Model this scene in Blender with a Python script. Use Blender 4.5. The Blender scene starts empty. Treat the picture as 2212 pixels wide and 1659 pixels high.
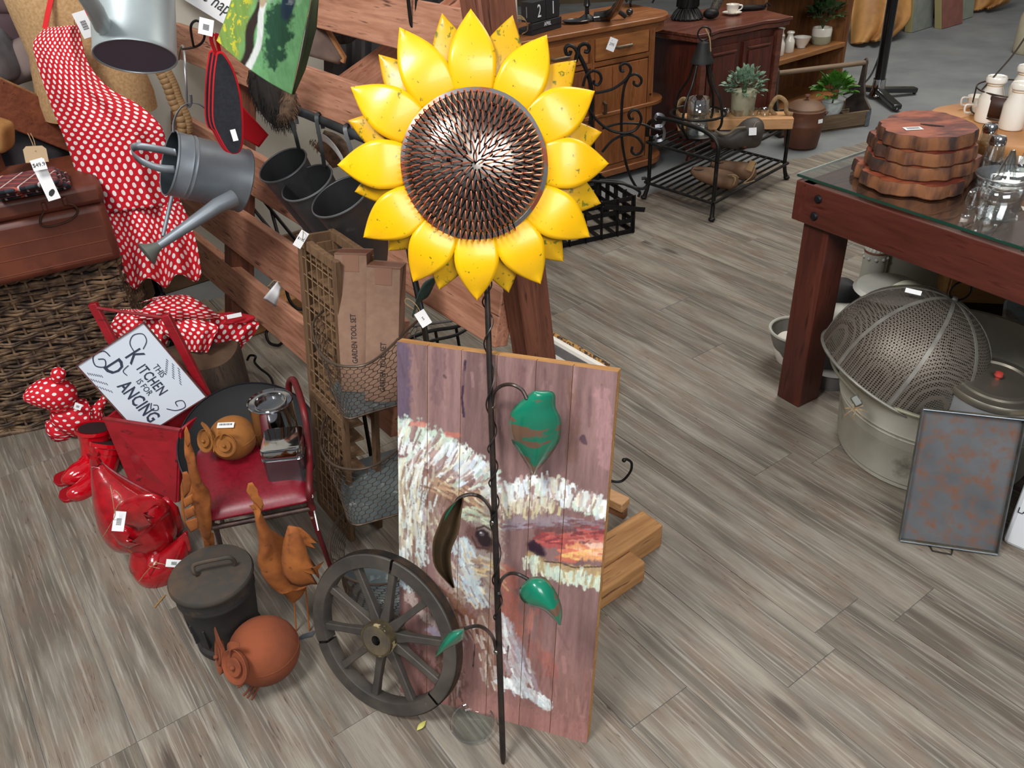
import bpy, math, random
import numpy as np
from mathutils import Vector, Matrix, noise
random.seed(7)
R = math.radians; PI = math.pi
sc = bpy.context.scene
COL = sc.collection
# ---------------- camera ----------------
F, VPX, VPY, HC, W_, H_ = 1802.5, 1254.0, 3575.0, 1.6, 2212.0, 1659.0
_d = Vector((VPX - W_/2, VPY - H_/2, F)).normalized(); _up = -_d
_fy = Vector((0, 0, 1)); _fy = (_fy - _up*_fy.dot(_up)).normalized(); _fx = _fy.cross(_up)
RM = Matrix((_fx, _fy, _up))
CAM = Vector((0, 0, HC))
cd = bpy.data.cameras.new('camera'); cam = bpy.data.objects.new('camera', cd); COL.objects.link(cam)
cd.sensor_width = 36; cd.lens = F/W_*36; cd.clip_start = .02
_r = RM @ Vector((1, 0, 0)); _u = RM @ Vector((0, -1, 0)); _b = RM @ Vector((0, 0, -1))
cam.matrix_world = Matrix.Translation(CAM) @ Matrix((_r, _u, _b)).transposed().to_4x4()
sc.camera = cam
# ---------------- light, exposure ----------------
sc.view_settings.view_transform = 'Standard'; sc.view_settings.look = 'None'
sc.view_settings.exposure = 0.42; sc.view_settings.gamma = 1.0
try: sc.view_settings.use_curve_mapping = False
except Exception: pass
w = bpy.data.worlds.new('hall light'); sc.world = w; w.use_nodes = True
wn = w.node_tree; wn.nodes.clear()
bg = wn.nodes.new('ShaderNodeBackground'); wo = wn.nodes.new('ShaderNodeOutputWorld')
tc = wn.nodes.new('ShaderNodeTexCoord'); sp = wn.nodes.new('ShaderNodeSeparateXYZ'); cr = wn.nodes.new('ShaderNodeValToRGB')
wn.links.new(tc.outputs['Generated'], sp.inputs[0]); wn.links.new(sp.outputs['Z'], cr.inputs[0])
cr.color_ramp.elements[0].position = -0.0; cr.color_ramp.elements[0].color = (.16, .155, .15, 1)
cr.color_ramp.elements[1].position = .9; cr.color_ramp.elements[1].color = (.62, .64, .67, 1)
wn.links.new(cr.outputs[0], bg.inputs[0]); wn.links.new(bg.outputs[0], wo.inputs[0]); bg.inputs[1].default_value = .40
def area(name, loc, tgt, sx, sy, power, col=(1, 1, 1)):
    l = bpy.data.lights.new(name, 'AREA'); l.shape = 'RECTANGLE'; l.size = sx; l.size_y = sy; l.energy = power; l.color = col
    o = bpy.data.objects.new(name, l); COL.objects.link(o); o.location = loc
    o.rotation_euler = (Vector(tgt)-Vector(loc)).to_track_quat('-Z', 'Y').to_euler(); return o
area('skylight_lamp', (-1.4, .1, 3.6), (-.3, 1.7, .4), 1.0, .8, 84, (1, .99, .97))
area('shop_window_lamp', (1.2, -1.5, 3.0), (.9, 1.6, 0), 2.2, 1.4, 84, (.97, .98, 1))
area('hall_lamp', (2.6, 5.0, 4.2), (2.2, 5.6, 0), 2.6, 2.0, 120, (1, .95, .86))
# ---------------- helpers ----------------
def ray(u, v): return (RM @ Vector((u - W_/2, v - H_/2, F))).normalized()
def G(u, v, z=0.0): r = ray(u, v); return CAM + r*((z-HC)/r.z)
def PY(u, v, y): r = ray(u, v); return CAM + r*(y/r.y)
def PL(u, v, p, n): r = ray(u, v); n = Vector(n); return CAM + r*((Vector(p)-CAM).dot(n)/r.dot(n))
def proj(p): c = RM.transposed() @ (Vector(p)-CAM); return (W_/2+F*c.x/c.z, H_/2+F*c.y/c.z)
def dep(p): return (RM.transposed() @ (Vector(p)-CAM)).z
def frame(o, x=None, y=None, z=None):
    """4x4 from an origin and two of three axes"""
    if z is None: x = Vector(x).normalized(); y = Vector(y); z = x.cross(y).normalized(); y = z.cross(x)
    elif x is not None: z = Vector(z).normalized(); x = Vector(x); x = (x - z*x.dot(z)).normalized(); y = z.cross(x)
    else: z = Vector(z).normalized(); y = Vector(y); y = (y - z*y.dot(z)).normalized(); x = y.cross(z)
    m = Matrix((x, y, z)).transposed().to_4x4(); m.translation = Vector(o); return m
def rotz(o, a): return Matrix.Translation(Vector(o)) @ Matrix.Rotation(R(a), 4, 'Z')
def fit(u, v, wpx, z=0.0):
    """ground disc whose near edge sits at pixel (u,v) and which is wpx wide"""
    P = G(u, v, z); r = .05
    for _ in range(8):
        dr = Vector((P.x, P.y, 0)).normalized(); c = P + dr*r; r = wpx/2*dep(c)/F
    for _ in range(12):                       # centre the disc's outline on (u, v) as seen
        q = [proj(c+Vector((r*math.cos(a), r*math.sin(a), 0))) for a in [2*PI*i/48 for i in range(48)]]
        x0, x1, y1 = min(p[0] for p in q), max(p[0] for p in q), max(p[1] for p in q); pc_ = proj(c); c = G(pc_[0]+u-(x0+x1)/2, pc_[1]+v-y1, z); r *= wpx/(x1-x0)
    return c, r
def hfit(c, r, vtop, z0=0.0):
    """height of an upright cylinder whose near rim shows at pixel row vtop"""
    dr = Vector((c.x, c.y, 0)).normalized(); best = (1e9, 0)
    for k in range(1200):
        z = z0 + k*.0015; q = Vector((c.x, c.y, z)) - dr*r; e = abs(proj(q)[1]-vtop)
        if e < best[0]: best = (e, z)
    return best[1]
def lin(c):
    return tuple(((x/255)/12.92 if x/255 <= .04045 else ((x/255+.055)/1.055)**2.4) for x in c)
def rgba(c): return lin(c)+(1,)
SLOT = {}
class MB:
    def __init__(s): s.v = []; s.f = []; s.uv = []; s.has = False
    def add(s, vs, fs, uvs=None):
        b = len(s.v); s.v += [tuple(x) for x in vs]; s.f += [tuple(b+i for i in f) for f in fs]
        if uvs: s.has = True; s.uv += [[uvs[i] for i in f] for f in fs]
        else: s.uv += [[(0, 0)]*len(f) for f in fs]
        return s
    def box(s, c, size, M=None):
        x, y, z = [k/2 for k in size]; c = Vector(c)
        vs = [Vector((a*x, b*y, d*z))+c for a, b, d in ((-1,-1,-1),(1,-1,-1),(1,1,-1),(-1,1,-1),(-1,-1,1),(1,-1,1),(1,1,1),(-1,1,1))]
        if M is not None: vs = [M @ q for q in vs]
        return s.add(vs, [(0,3,2,1),(4,5,6,7),(0,1,5,4),(1,2,6,5),(2,3,7,6),(3,0,4,7)])
    def beam(s, a, b, w, h, up=(0, 0, 1)):
        """box from a to b, w wide, h high"""
        a = Vector(a); b = Vector(b); M = frame((a+b)/2, x=b-a, z=None, y=Vector(up).cross(b-a))
        return s.box((0, 0, 0), ((b-a).length, w, h), M)
    def tube(s, pts, r, n=8, closed=False, caps=True):
        P = [Vector(p) for p in pts]; m = len(P); rr = r if isinstance(r, (list, tuple)) else [r]*m
        T = []
        for i in range(m):
            a = P[(i-1) % m] if (closed or i > 0) else P[i]; b = P[(i+1) % m] if (closed or i < m-1) else P[i]
            t = b-a; T.append(t.normalized() if t.length > 1e-9 else Vector((0, 0, 1)))
        N = T[0].orthogonal().normalized(); vs = []
        for i in range(m):
            N = (N - T[i]*N.dot(T[i])); N = N.normalized() if N.length > 1e-9 else T[i].orthogonal().normalized()
            B = T[i].cross(N)
            vs += [P[i] + (N*math.cos(2*PI*k/n)+B*math.sin(2*PI*k/n))*rr[i] for k in range(n)]
        fs = []
        for i in range(m if closed else m-1):
            j = (i+1) % m
            for k in range(n): fs.append((i*n+k, i*n+(k+1) % n, j*n+(k+1) % n, j*n+k))
        if caps and not closed: fs.append(tuple(range(n-1, -1, -1))); fs.append(tuple((m-1)*n+k for k in range(n)))
        return s.add(vs, fs)
    def strip(s, pts, wid, th, nrm):
        """flat bar along pts, wid across nrm-side, th thick"""
        P = [Vector(p) for p in pts]; m = len(P); vs = []; nrm = Vector(nrm)
        for i in range(m):
            t = (P[min(i+1, m-1)]-P[max(i-1, 0)]).normalized(); b = t.cross(nrm).normalized(); n2 = b.cross(t)
            w2 = wid[i] if isinstance(wid, (list, tuple)) else wid
            vs += [P[i]+b*w2/2+n2*th/2, P[i]-b*w2/2+n2*th/2, P[i]-b*w2/2-n2*th/2, P[i]+b*w2/2-n2*th/2]
        fs = [(0,1,2,3), tuple((m-1)*4+k for k in (3,2,1,0))]
        for i in range(m-1):
            for k in range(4): fs.append((i*4+k, (i+1)*4+k, (i+1)*4+(k+1) % 4, i*4+(k+1) % 4))
        return s.add(vs, fs)
    def lathe(s, prof, n=32, M=None, a0=0, a1=2*PI, wob=0, sy=1.0):
        full = abs(a1-a0-2*PI) < 1e-6; cols = n if full else n+1; vs = []; uv = []
        for i, (r, z) in enumerate(prof):
            for k in range(cols):
                a = a0+(a1-a0)*k/n; q = Vector((r*math.cos(a), r*math.sin(a)*sy, z))
                if wob: q *= 1+wob*noise.noise(q*9)
                vs.append(M @ q if M is not None else q); uv.append((k/n, i/(len(prof)-1)))
        fs = []
        for i in range(len(prof)-1):
            for k in range(n):
                j = (k+1) % cols; fs.append((i*cols+k, i*cols+j, (i+1)*cols+j, (i+1)*cols+k))
        return s.add(vs, fs, uv)
    def grid(s, fn, nu, nv, uvf=None, cu=False):
        vs = [fn(i/nu, j/nv) for j in range(nv+1) for i in range(nu+1)]
        uv = [(uvf(i/nu, j/nv) if uvf else (i/nu, j/nv)) for j in range(nv+1) for i in range(nu+1)]
        fs = [(j*(nu+1)+i, j*(nu+1)+i+1, (j+1)*(nu+1)+i+1, (j+1)*(nu+1)+i) for j in range(nv) for i in range(nu)]
        return s.add(vs, fs, uv)
    def prism(s, poly, t, M=None):
        """2-D outline extruded by t along local z"""
        n = len(poly); vs = [Vector((x, y, 0)) for x, y in poly]+[Vector((x, y, t)) for x, y in poly]
        if M is not None: vs = [M @ q for q in vs]
        return s.add(vs, [tuple(range(n-1, -1, -1)), tuple(range(n, 2*n))]+[(i, (i+1) % n, n+(i+1) % n, n+i) for i in range(n)])
    def ball(s, c, r, n=16, m=10, M=None):
        r = r if isinstance(r, (tuple, list, Vector)) else (r, r, r); c = Vector(c); vs = []; uv = []
        for j in range(m+1):
            ph = -PI/2+PI*j/m
            for i in range(n+1):
                a = 2*PI*i/n; q = Vector((r[0]*math.cos(ph)*math.cos(a), r[1]*math.cos(ph)*math.sin(a), r[2]*math.sin(ph)))+c
                vs.append(M @ q if M is not None else q); uv.append((i/n, j/m))
        fs = [(j*(n+1)+i, j*(n+1)+i+1, (j+1)*(n+1)+i+1, (j+1)*(n+1)+i) for j in range(m) for i in range(n)]
        return s.add(vs, fs, uv)
    def build(s, name, mat, parent=None, smooth=True, bevel=0, solid=0, w=False, sub=0, label=None, kind=None, ang=38, merge=False, off=0):
        me = bpy.data.meshes.new(name); vs = s.v
        if w and parent is not None:
            I = parent['_m'] if False else MATS[parent.name].inverted(); vs = [tuple(I @ Vector(q)) for q in vs]
        me.from_pydata(vs, [], s.f)
        if s.has:
            ul = me.uv_layers.new(name='UVMap'); k = 0; arr = []
            for f in s.uv:
                for q in f: arr += [q[0], q[1]]
            ul.data.foreach_set('uv', arr)
        if merge:
            import bmesh
            bm = bmesh.new(); bm.from_mesh(me); bmesh.ops.remove_doubles(bm, verts=bm.verts, dist=1e-5); bmesh.ops.recalc_face_normals(bm, faces=bm.faces); bm.to_mesh(me); bm.free()
        me.materials.append(mat)
        if smooth:
            me.shade_smooth()
            try: me.set_sharp_from_angle(angle=R(ang))
            except Exception: pass
        o = bpy.data.objects.new(name, me); COL.objects.link(o)
        if parent is not None:
            o.parent = parent; MATS[o.name] = MATS[parent.name]
        else: MATS[o.name] = Matrix.Identity(4)
        if solid: md = o.modifiers.new('thickness', 'SOLIDIFY'); md.thickness = solid; md.offset = off
        if sub: md = o.modifiers.new('smooth', 'SUBSURF'); md.levels = sub; md.render_levels = sub
        if bevel:
            md = o.modifiers.new('bevel', 'BEVEL'); md.width = bevel; md.segments = 2; md.limit_method = 'ANGLE'; md.angle_limit = R(40)
        if label: o['label'] = label
        if kind: o['kind'] = kind
        return o
MATS = {}
def thing(name, label, cat, M=None, group=None):
    o = bpy.data.objects.new(name, None); o.empty_display_size = .05; COL.objects.link(o)
    M = M if M is not None else Matrix.Identity(4)
    if isinstance(M, Vector): M = Matrix.Translation(M)
    o.matrix_world = M; MATS[o.name] = M.copy()
    o['label'] = label; o['category'] = cat
    if group: o['group'] = group
    return o
def setting(o): o['kind'] = 'structure'; return o
def clone(root, M, label=None, group=None):
    r = root.copy(); COL.objects.link(r); r.matrix_world = M; MATS[r.name] = M.copy()
    if label: r['label'] = label
    if group: r['group'] = group; root['group'] = group
    for ch in list(root.children):
        c = ch.copy(); COL.objects.link(c); c.parent = r; MATS[c.name] = M
        for g in list(ch.children):
            d = g.copy(); COL.objects.link(d); d.parent = c; MATS[d.name] = M
    return r
# ---------------- materials ----------------
def nodes(name):
    m = bpy.data.materials.new(name); m.use_nodes = True; nt = m.node_tree; nt.nodes.clear()
    b = nt.nodes.new('ShaderNodeBsdfPrincipled'); o = nt.nodes.new('ShaderNodeOutputMaterial'); nt.links.new(b.outputs[0], o.inputs[0])
    return m, nt, b
def N(nt, t, **k):
    n = nt.nodes.new('ShaderNode'+t)
    for a, v in k.items(): setattr(n, a, v)
    return n
def mixc(nt, fac, a, b, mode='MIX'):
    x = N(nt, 'Mix', data_type='RGBA', blend_type=mode)
    for s_, v in ((x.inputs[0], fac), (x.inputs[6], a), (x.inputs[7], b)):
        if hasattr(v, 'is_output'): nt.links.new(v, s_)
        elif isinstance(v, (int, float)): s_.default_value = v
        else: s_.default_value = rgba(v)
    return x.outputs[2]
def math_(nt, op, a, b=0.0, c=None):
    x = N(nt, 'Math', operation=op)
    for s_, v in zip(x.inputs, (a, b, c)):
        if v is None: continue
        if hasattr(v, 'is_output'): nt.links.new(v, s_)
        else: s_.default_value = v
    return x.outputs[0]
def ramp(nt, fac, p0, p1, c0=0.0, c1=1.0):
    x = N(nt, 'MapRange'); nt.links.new(fac, x.inputs[0])
    x.inputs[1].default_value = p0; x.inputs[2].default_value = p1; x.inputs[3].default_value = c0; x.inputs[4].default_value = c1
    return x.outputs[0]
def noisen(nt, co, scale, sc3=(1, 1, 1), detail=5, dist=0, rot=(0, 0, 0), rough=.55):
    mp = N(nt, 'Mapping'); mp.inputs['Scale'].default_value = sc3; mp.inputs['Rotation'].default_value = rot; nt.links.new(co, mp.inputs[0])
    x = N(nt, 'TexNoise'); x.inputs['Scale'].default_value = scale; x.inputs['Detail'].default_value = detail; x.inputs['Roughness'].default_value = rough
    x.inputs['Distortion'].default_value = dist; nt.links.new(mp.outputs[0], x.inputs[0]); return x.outputs[0]
def bump(nt, b, h, s, d=.002):
    x = N(nt, 'Bump'); x.inputs['Strength'].default_value = s; x.inputs['Distance'].default_value = d
    nt.links.new(h, x.inputs['Height']); nt.links.new(x.outputs[0], b.inputs['Normal'])
_C = {}
def plain(c1, c2=None, rough=.5, metal=0, scale=20, sc3=(1, 1, 1), thr=(.35, .65), bmp=0, bd=.002, coat=0, spot=None, sthr=(.6, .7), sscale=40, sheen=0, name=None, rot=(0, 0, 0), rv=0, spec=.5):
    key = ('p', c1, c2, rough, metal, scale, sc3, thr, bmp, bd, coat, spot, sthr, sscale, sheen, rot, rv, spec)
    if key in _C: return _C[key]
    m, nt, b = nodes(name or 'surface'); b.inputs['Roughness'].default_value = rough; b.inputs['Metallic'].default_value = metal
    b.inputs['Specular IOR Level'].default_value = spec
    b.inputs['Coat Weight'].default_value = coat; b.inputs['Coat Roughness'].default_value = .08
    if sheen: b.inputs['Sheen Weight'].default_value = sheen
    if c2 is None and not bmp: b.inputs['Base Color'].default_value = rgba(c1); _C[key] = m; return m
    co = N(nt, 'TexCoord').outputs['Object']; n1 = noisen(nt, co, scale, sc3, rot=rot)
    col = mixc(nt, ramp(nt, n1, *thr), c1, c2 or c1)
    if spot:
        n2 = noisen(nt, co, sscale, sc3, detail=8, rot=rot); f = ramp(nt, n2, *sthr); col = mixc(nt, f, col, spot)
        if metal:
            rr = math_(nt, 'MULTIPLY_ADD', f, -.85*metal, metal); nt.links.new(rr, b.inputs['Metallic'])
            r2 = math_(nt, 'MULTIPLY_ADD', f, .8-rough, rough); nt.links.new(r2, b.inputs['Roughness'])
    elif rv: nt.links.new(math_(nt, 'MULTIPLY_ADD', n1, rv, rough-rv/2), b.inputs['Roughness'])
    nt.links.new(col, b.inputs['Base Color'])
    if bmp: bump(nt, b, n1, bmp, bd)
    _C[key] = m; return m
def wood(c1, c2, axis=0, scale=6, stretch=14, rough=.55, dark=None, bmp=.25, coat=0):
    """grain runs along local axis"""
    key = ('w', c1, c2, axis, scale, stretch, rough, dark, bmp, coat)
    if key in _C: return _C[key]
    m, nt, b = nodes('wood'); co = N(nt, 'TexCoord').outputs['Object']
    s3 = [stretch]*3; s3[axis] = 1.0
    n1 = noisen(nt, co, scale*.6, s3, detail=7, dist=1.2); n2 = noisen(nt, co, scale*2, s3, detail=3); n3 = noisen(nt, co, 3.0)
    f = math_(nt, 'ADD', math_(nt, 'MULTIPLY', n1, .65), math_(nt, 'MULTIPLY', n2, .35))
    col = mixc(nt, ramp(nt, f, .38, .64), c1, c2)
    col = mixc(nt, ramp(nt, n3, .35, .7, 0, .35), col, c1)
    if dark: col = mixc(nt, ramp(nt, n2, .6, .72), col, dark)
    nt.links.new(col, b.inputs['Base Color']); b.inputs['Roughness'].default_value = rough
    b.inputs['Coat Weight'].default_value = coat; b.inputs['Coat Roughness'].default_value = .15
    if bmp: bump(nt, b, f, bmp, .003)
    _C[key] = m; return m
def polka(bg=(206, 10, 34), fg=(240, 236, 232), pitch=.024, r=.3, rough=.75):
    key = ('dot', bg, fg, pitch, r)
    if key in _C: return _C[key]
    m, nt, b = nodes('polka cloth'); uv = N(nt, 'TexCoord').outputs['UV']
    sp = N(nt, 'SeparateXYZ'); nt.links.new(uv, sp.inputs[0])
    def lat(off):
        q = []
        for k in (0, 1):
            x = math_(nt, 'MULTIPLY_ADD', sp.outputs[k], 1/pitch, off); x = math_(nt, 'FRACT', x); x = math_(nt, 'SUBTRACT', x, .5); q.append(math_(nt, 'MULTIPLY', x, x))
        return math_(nt, 'SQRT', math_(nt, 'ADD', q[0], q[1]))
    d = math_(nt, 'MINIMUM', lat(0.0), lat(.5)); f = math_(nt, 'LESS_THAN', d, r)
    nt.links.new(mixc(nt, f, bg, fg), b.inputs['Base Color']); b.inputs['Roughness'].default_value = rough
    _C[key] = m; return m
def glassm(tint=(235, 240, 240), alpha=.18, rough=.02, top=.55):
    key = ('g', tint, alpha, top)
    if key in _C: return _C[key]
    m = bpy.data.materials.new('clear glass'); m.use_nodes = True; nt = m.node_tree; nt.nodes.clear()
    o = N(nt, 'OutputMaterial'); mx = N(nt, 'MixShader'); t = N(nt, 'BsdfTransparent'); g = N(nt, 'BsdfGlossy'); lw = N(nt, 'LayerWeight'); lw.inputs[0].default_value = .35
    t.inputs[0].default_value = rgba(tint); g.inputs[0].default_value = (1, 1, 1, 1); g.inputs['Roughness'].default_value = rough
    nt.links.new(ramp(nt, lw.outputs['Facing'], 0, 1, alpha*.3, top), mx.inputs[0]); nt.links.new(t.outputs[0], mx.inputs[1]); nt.links.new(g.outputs[0], mx.inputs[2]); nt.links.new(mx.outputs[0], o.inputs[0])
    _C[key] = m; return m
IRON = plain((22, 22, 23), (36, 34, 33), rough=.5, metal=.6, scale=30, name='black iron')
TAG = plain((226, 226, 226), rough=.7, name='white card')
INK = plain((30, 30, 32), rough=.7, name='black ink')
TWINE = plain((176, 146, 104), (140, 112, 76), rough=.9, scale=200, name='twine')
RUST = plain((150, 84, 34), (104, 52, 18), rough=.9, scale=26, bmp=.4, bd=.001, spot=(70, 38, 16), sthr=(.55, .75), sscale=60, name='rusted steel')
GALV = plain((128, 136, 142), (104, 112, 120), rough=.42, metal=.75, scale=24, bmp=.08, name='galvanised steel')
CHROME = plain((190, 190, 192), rough=.09, metal=1, name='polished tin')
CHINA = plain((226, 220, 208), rough=.25, coat=.5, name='white china')
def text(s, size, parent, M, mat=None, name='lettering', sx=1.0, ext=.0004, align='CENTER', shear=0, w=True, off=0, space=1.0):
    c = bpy.data.curves.new('t', 'FONT'); c.body = s; c.size = size; c.extrude = ext; c.align_x = align; c.align_y = 'CENTER'; c.resolution_u = 2; c.shear = shear; c.offset = off; c.space_character = space
    o = bpy.data.objects.new('t', c); COL.objects.link(o); dg = bpy.context.evaluated_depsgraph_get()
    me = bpy.data.meshes.new_from_object(o.evaluated_get(dg)); bpy.data.objects.remove(o); bpy.data.curves.remove(c)
    mb = MB(); X = M @ Matrix.Diagonal((sx, 1, 1, 1)); mb.add([X @ v.co for v in me.vertices], [tuple(p.vertices) for p in me.polygons]); bpy.data.meshes.remove(me)
    return mb.build(name, mat or INK, parent, smooth=False, w=w)
def spline(pts, n=8):
    P = [Vector(p) for p in pts]; out = []
    for i in range(len(P)-1):
        a = P[max(i-1, 0)]; b = P[i]; c = P[i+1]; d = P[min(i+2, len(P)-1)]
        for k in range(n):
            t = k/n; out.append(.5*((2*b)+(c-a)*t+(2*a-5*b+4*c-d)*t*t+(3*b-a-3*c+d)*t**3))
    out.append(P[-1]); return out
def spl2(pts, n=8): return [(p.x, p.y) for p in spline([(x, y, 0) for x, y in pts], n)]
def pxl(pts, y): return [PY(u, v, y) for u, v in pts]
# ================= setting =================
TH = R(-55.2); PLD = Vector((math.cos(TH), math.sin(TH), 0)); PLN = Vector((-math.sin(TH), math.cos(TH), 0))
def plank_mat():
    m, nt, b = nodes('grey oak vinyl plank'); co = N(nt, 'TexCoord').outputs['Object']; oi = N(nt, 'ObjectInfo')
    mp = N(nt, 'Mapping'); nt.links.new(co, mp.inputs[0]); cb = N(nt, 'CombineXYZ')
    nt.links.new(math_(nt, 'MULTIPLY', oi.outputs['Random'], 37.0), cb.inputs[0]); nt.links.new(math_(nt, 'MULTIPLY', oi.outputs['Random'], 91.0), cb.inputs[1]); nt.links.new(cb.outputs[0], mp.inputs['Location'])
    v = mp.outputs[0]
    n1 = noisen(nt, v, 2.2, (.7, 7, 1), detail=6, dist=.6); n2 = noisen(nt, v, 9, (.45, 16, 1), detail=4, dist=.4); n3 = noisen(nt, v, 5, (1, 3, 1), detail=3); n4 = noisen(nt, v, 40, (.5, 18, 1), detail=2)
    col = mixc(nt, ramp(nt, n1, .38, .62), (92, 86, 77), (141, 134, 121))
    col = mixc(nt, ramp(nt, n3, .42, .62, 0, .6), col, (116, 98, 83)); col = mixc(nt, ramp(nt, n2, .52, .66, 0, .6), col, (162, 156, 145))
    col = mixc(nt, ramp(nt, n4, .46, .68, 0, .28), col, (84, 76, 68))
    wv = noisen(nt, v, 3.1, (1, 30, 1), detail=2, dist=.2); cr_ = math_(nt, 'MULTIPLY', ramp(nt, math_(nt, 'ABSOLUTE', math_(nt, 'SUBTRACT', wv, .5)), .0, .010, 1, 0), ramp(nt, n3, .5, .62))
    col = mixc(nt, cr_, col, (52, 46, 42))
    mp2 = N(nt, 'Mapping'); mp2.inputs['Scale'].default_value = (2.2, 7.5, 1); nt.links.new(v, mp2.inputs[0])
    vo = N(nt, 'TexVoronoi'); vo.inputs['Scale'].default_value = 1.0; nt.links.new(mp2.outputs[0], vo.inputs[0])
    kd = math_(nt, 'ADD', vo.outputs['Distance'], math_(nt, 'MULTIPLY', math_(nt, 'SUBTRACT', n2, .5), .25)); kn = ramp(nt, kd, .05, .16, .85, 0)
    sel = N(nt, 'SeparateXYZ'); nt.links.new(vo.outputs['Color'], sel.inputs[0]); kn = math_(nt, 'MULTIPLY', kn, math_(nt, 'GREATER_THAN', sel.outputs[0], .55))
    col = mixc(nt, kn, col, (66, 56, 50))
    hs = N(nt, 'HueSaturation'); nt.links.new(col, hs.inputs['Color']); nt.links.new(math_(nt, 'MULTIPLY_ADD', oi.outputs['Random'], .16, .92), hs.inputs['Value'])
    nt.links.new(hs.outputs[0], b.inputs['Base Color']); b.inputs['Roughness'].default_value = .5; b.inputs['Specular IOR Level'].default_value = .35
    bump(nt, b, n4, .25, .0008); return m
PM = plank_mat()
CONC = plain((104, 107, 110), (124, 127, 126), rough=.55, scale=2.2, bmp=.05, spot=(128, 120, 100), sthr=(.6, .8), sscale=1.4, name='concrete')
# lighter concrete slab under and beyond the planks
fl = setting(MB().box((1.5, 4, -.012), (16, 16, .02)).build('floor', CONC, smooth=False)); fl['label'] = 'grey concrete slab under and beyond the vinyl planks'
EDGE_P = (G(1180, 470), G(1745, 335))            # where the planks stop and the bare concrete begins
def inside(p):
    a, b = EDGE_P; return (b-a).cross(p-a).z < 0
k = -16; cnt = 0
joints = {-2: -1.3975, -1: -1.3975, 4: -.763, 11: -1.718, 10: -2.298, 12: -2.05, 7: -.681, 8: -.586}
lib = {}
def plank(n0, l0, L, Wd):
    key = (round(L, 3), round(Wd, 3))
    if key not in lib:
        me_o = MB().box((0, 0, 0), (L-.0014, Wd-.0014, .006)).build('floor_plank', PM, fl, smooth=False, bevel=.0008); lib[key] = me_o; o = me_o
    else: o = lib[key].copy(); COL.objects.link(o); o.parent = fl
    o.matrix_parent_inverse = Matrix.Identity(4)
    c = PLD*(l0+L/2)+PLN*(n0+Wd/2); o.matrix_local = Matrix.Translation((c.x, c.y, -.003+random.uniform(-.0002, .0002))) @ Matrix.Rotation(TH, 4, 'Z')
PW, PLEN = .171, 1.22
for k in range(-14, 34):
    n0 = .105+PW*k; j0 = joints.get(k, random.uniform(0, PLEN))
    # one end joint falls at j0, others follow every plank length
    l0 = j0 - PLEN*6
    while l0 < 3.5:
        c = PLD*(l0+PLEN/2)+PLN*(n0+PW/2); L = PLEN
        e0 = PLD*l0+PLN*(n0+PW/2); e1 = PLD*(l0+PLEN)+PLN*(n0+PW/2)
        vis = False
        for q in (e0, c, e1):
            if q.y < .35 or q.y > 7: continue
            u, v = proj(q)
            if -500 < u < 2700 and -250 < v < 2050: vis = True
        if vis and (inside(c) or inside(e1)):
            if not inside(e0):                       # cut where the concrete begins
                t = 0
                while t < 1 and not inside(e0+(e1-e0)*t): t += .02
                L = PLEN*(1-t)
                if L > .05: plank(n0, l0+PLEN*t, round(L, 2), PW)
            else: plank(n0, l0, L, PW)
            cnt += 1
        l0 += PLEN
print('planks', cnt)
WALLM = plain((206, 202, 190), (190, 186, 172), rough=.85, scale=3, name='painted wall')
# wall behind the display rack
wa = G(511, 577); wb = G(577, 567); wd = Vector((math.cos(R(36)), math.sin(R(36)), 0)); wc = G(545, 573); 
wl = setting(MB().box((0, .05, 1.5), (5.0, .1, 3.0), rotz(wc - wd*.9, 36)).build('wall_left', WALLM, smooth=False)); 
setting(MB().box((0, -.008, .05), (5.0, .016, .1), rotz(wc - wd*.9, 36)).build('baseboard_left', plain((112, 84, 56), (90, 66, 44), rough=.7), smooth=False, bevel=.003))
setting(MB().box((2.6, 10.2, 1.6), (14, .1, 3.4)).build('wall_back', plain((96, 80, 60), (70, 58, 44), rough=.9, scale=1.5), smooth=False))
# ================= timber display rack =================
EE = Vector((math.cos(R(126.5)), math.sin(R(126.5)), 0)); NN = Vector((math.sin(R(126.5)), -math.cos(R(126.5)), 0)); ZZ = Vector((0, 0, 1))
def RK(s, c, z): return EE*s+NN*c+ZZ*z
REDW = wood((150, 98, 74), (200, 146, 118), 0, 5, 12, .6, dark=(88, 50, 36)); REDP = wood((96, 54, 38), (138, 84, 60), 2, 6, 12, .6, dark=(60, 30, 22))
OAKR = wood((150, 104, 60), (190, 142, 90), 0, 5, 10, .8, dark=(86, 54, 28), bmp=.6)
rack = thing('display_rack', 'tall reddish timber display rack of long horizontal boards behind the sunflower', 'rack', RK(1.3, 1, 0))
RTILT = (NN*.25+ZZ).normalized()
def rail(zt, ct, s0, s1, h, th=.04, name='board', m=REDW, lip=True):
    # long axis on local x for the grain
    a = RK(s0, ct, zt)-RTILT*h/2; b = RK(s1, ct, zt)-RTILT*h/2
    M = frame((a+b)/2+NN*th/2, x=EE, z=RTILT); o = MB().box((0, 0, 0), ((b-a).length, th, h)).build(name, m, None, smooth=True, bevel=.003)
    o.parent = rack; o.matrix_local = MATS[rack.name].inverted() @ M
    return o
rail(.30, .885, 1.75, 3.48, .125); rail(.528, .927, 1.75, 3.48, .15); rail(.755, .975, 1.335, 3.48, .135); rail(1.067, 1.06, 1.62, 3.48, .12); rail(1.29, 1.11, 1.50, 3.48, .115)
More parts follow.
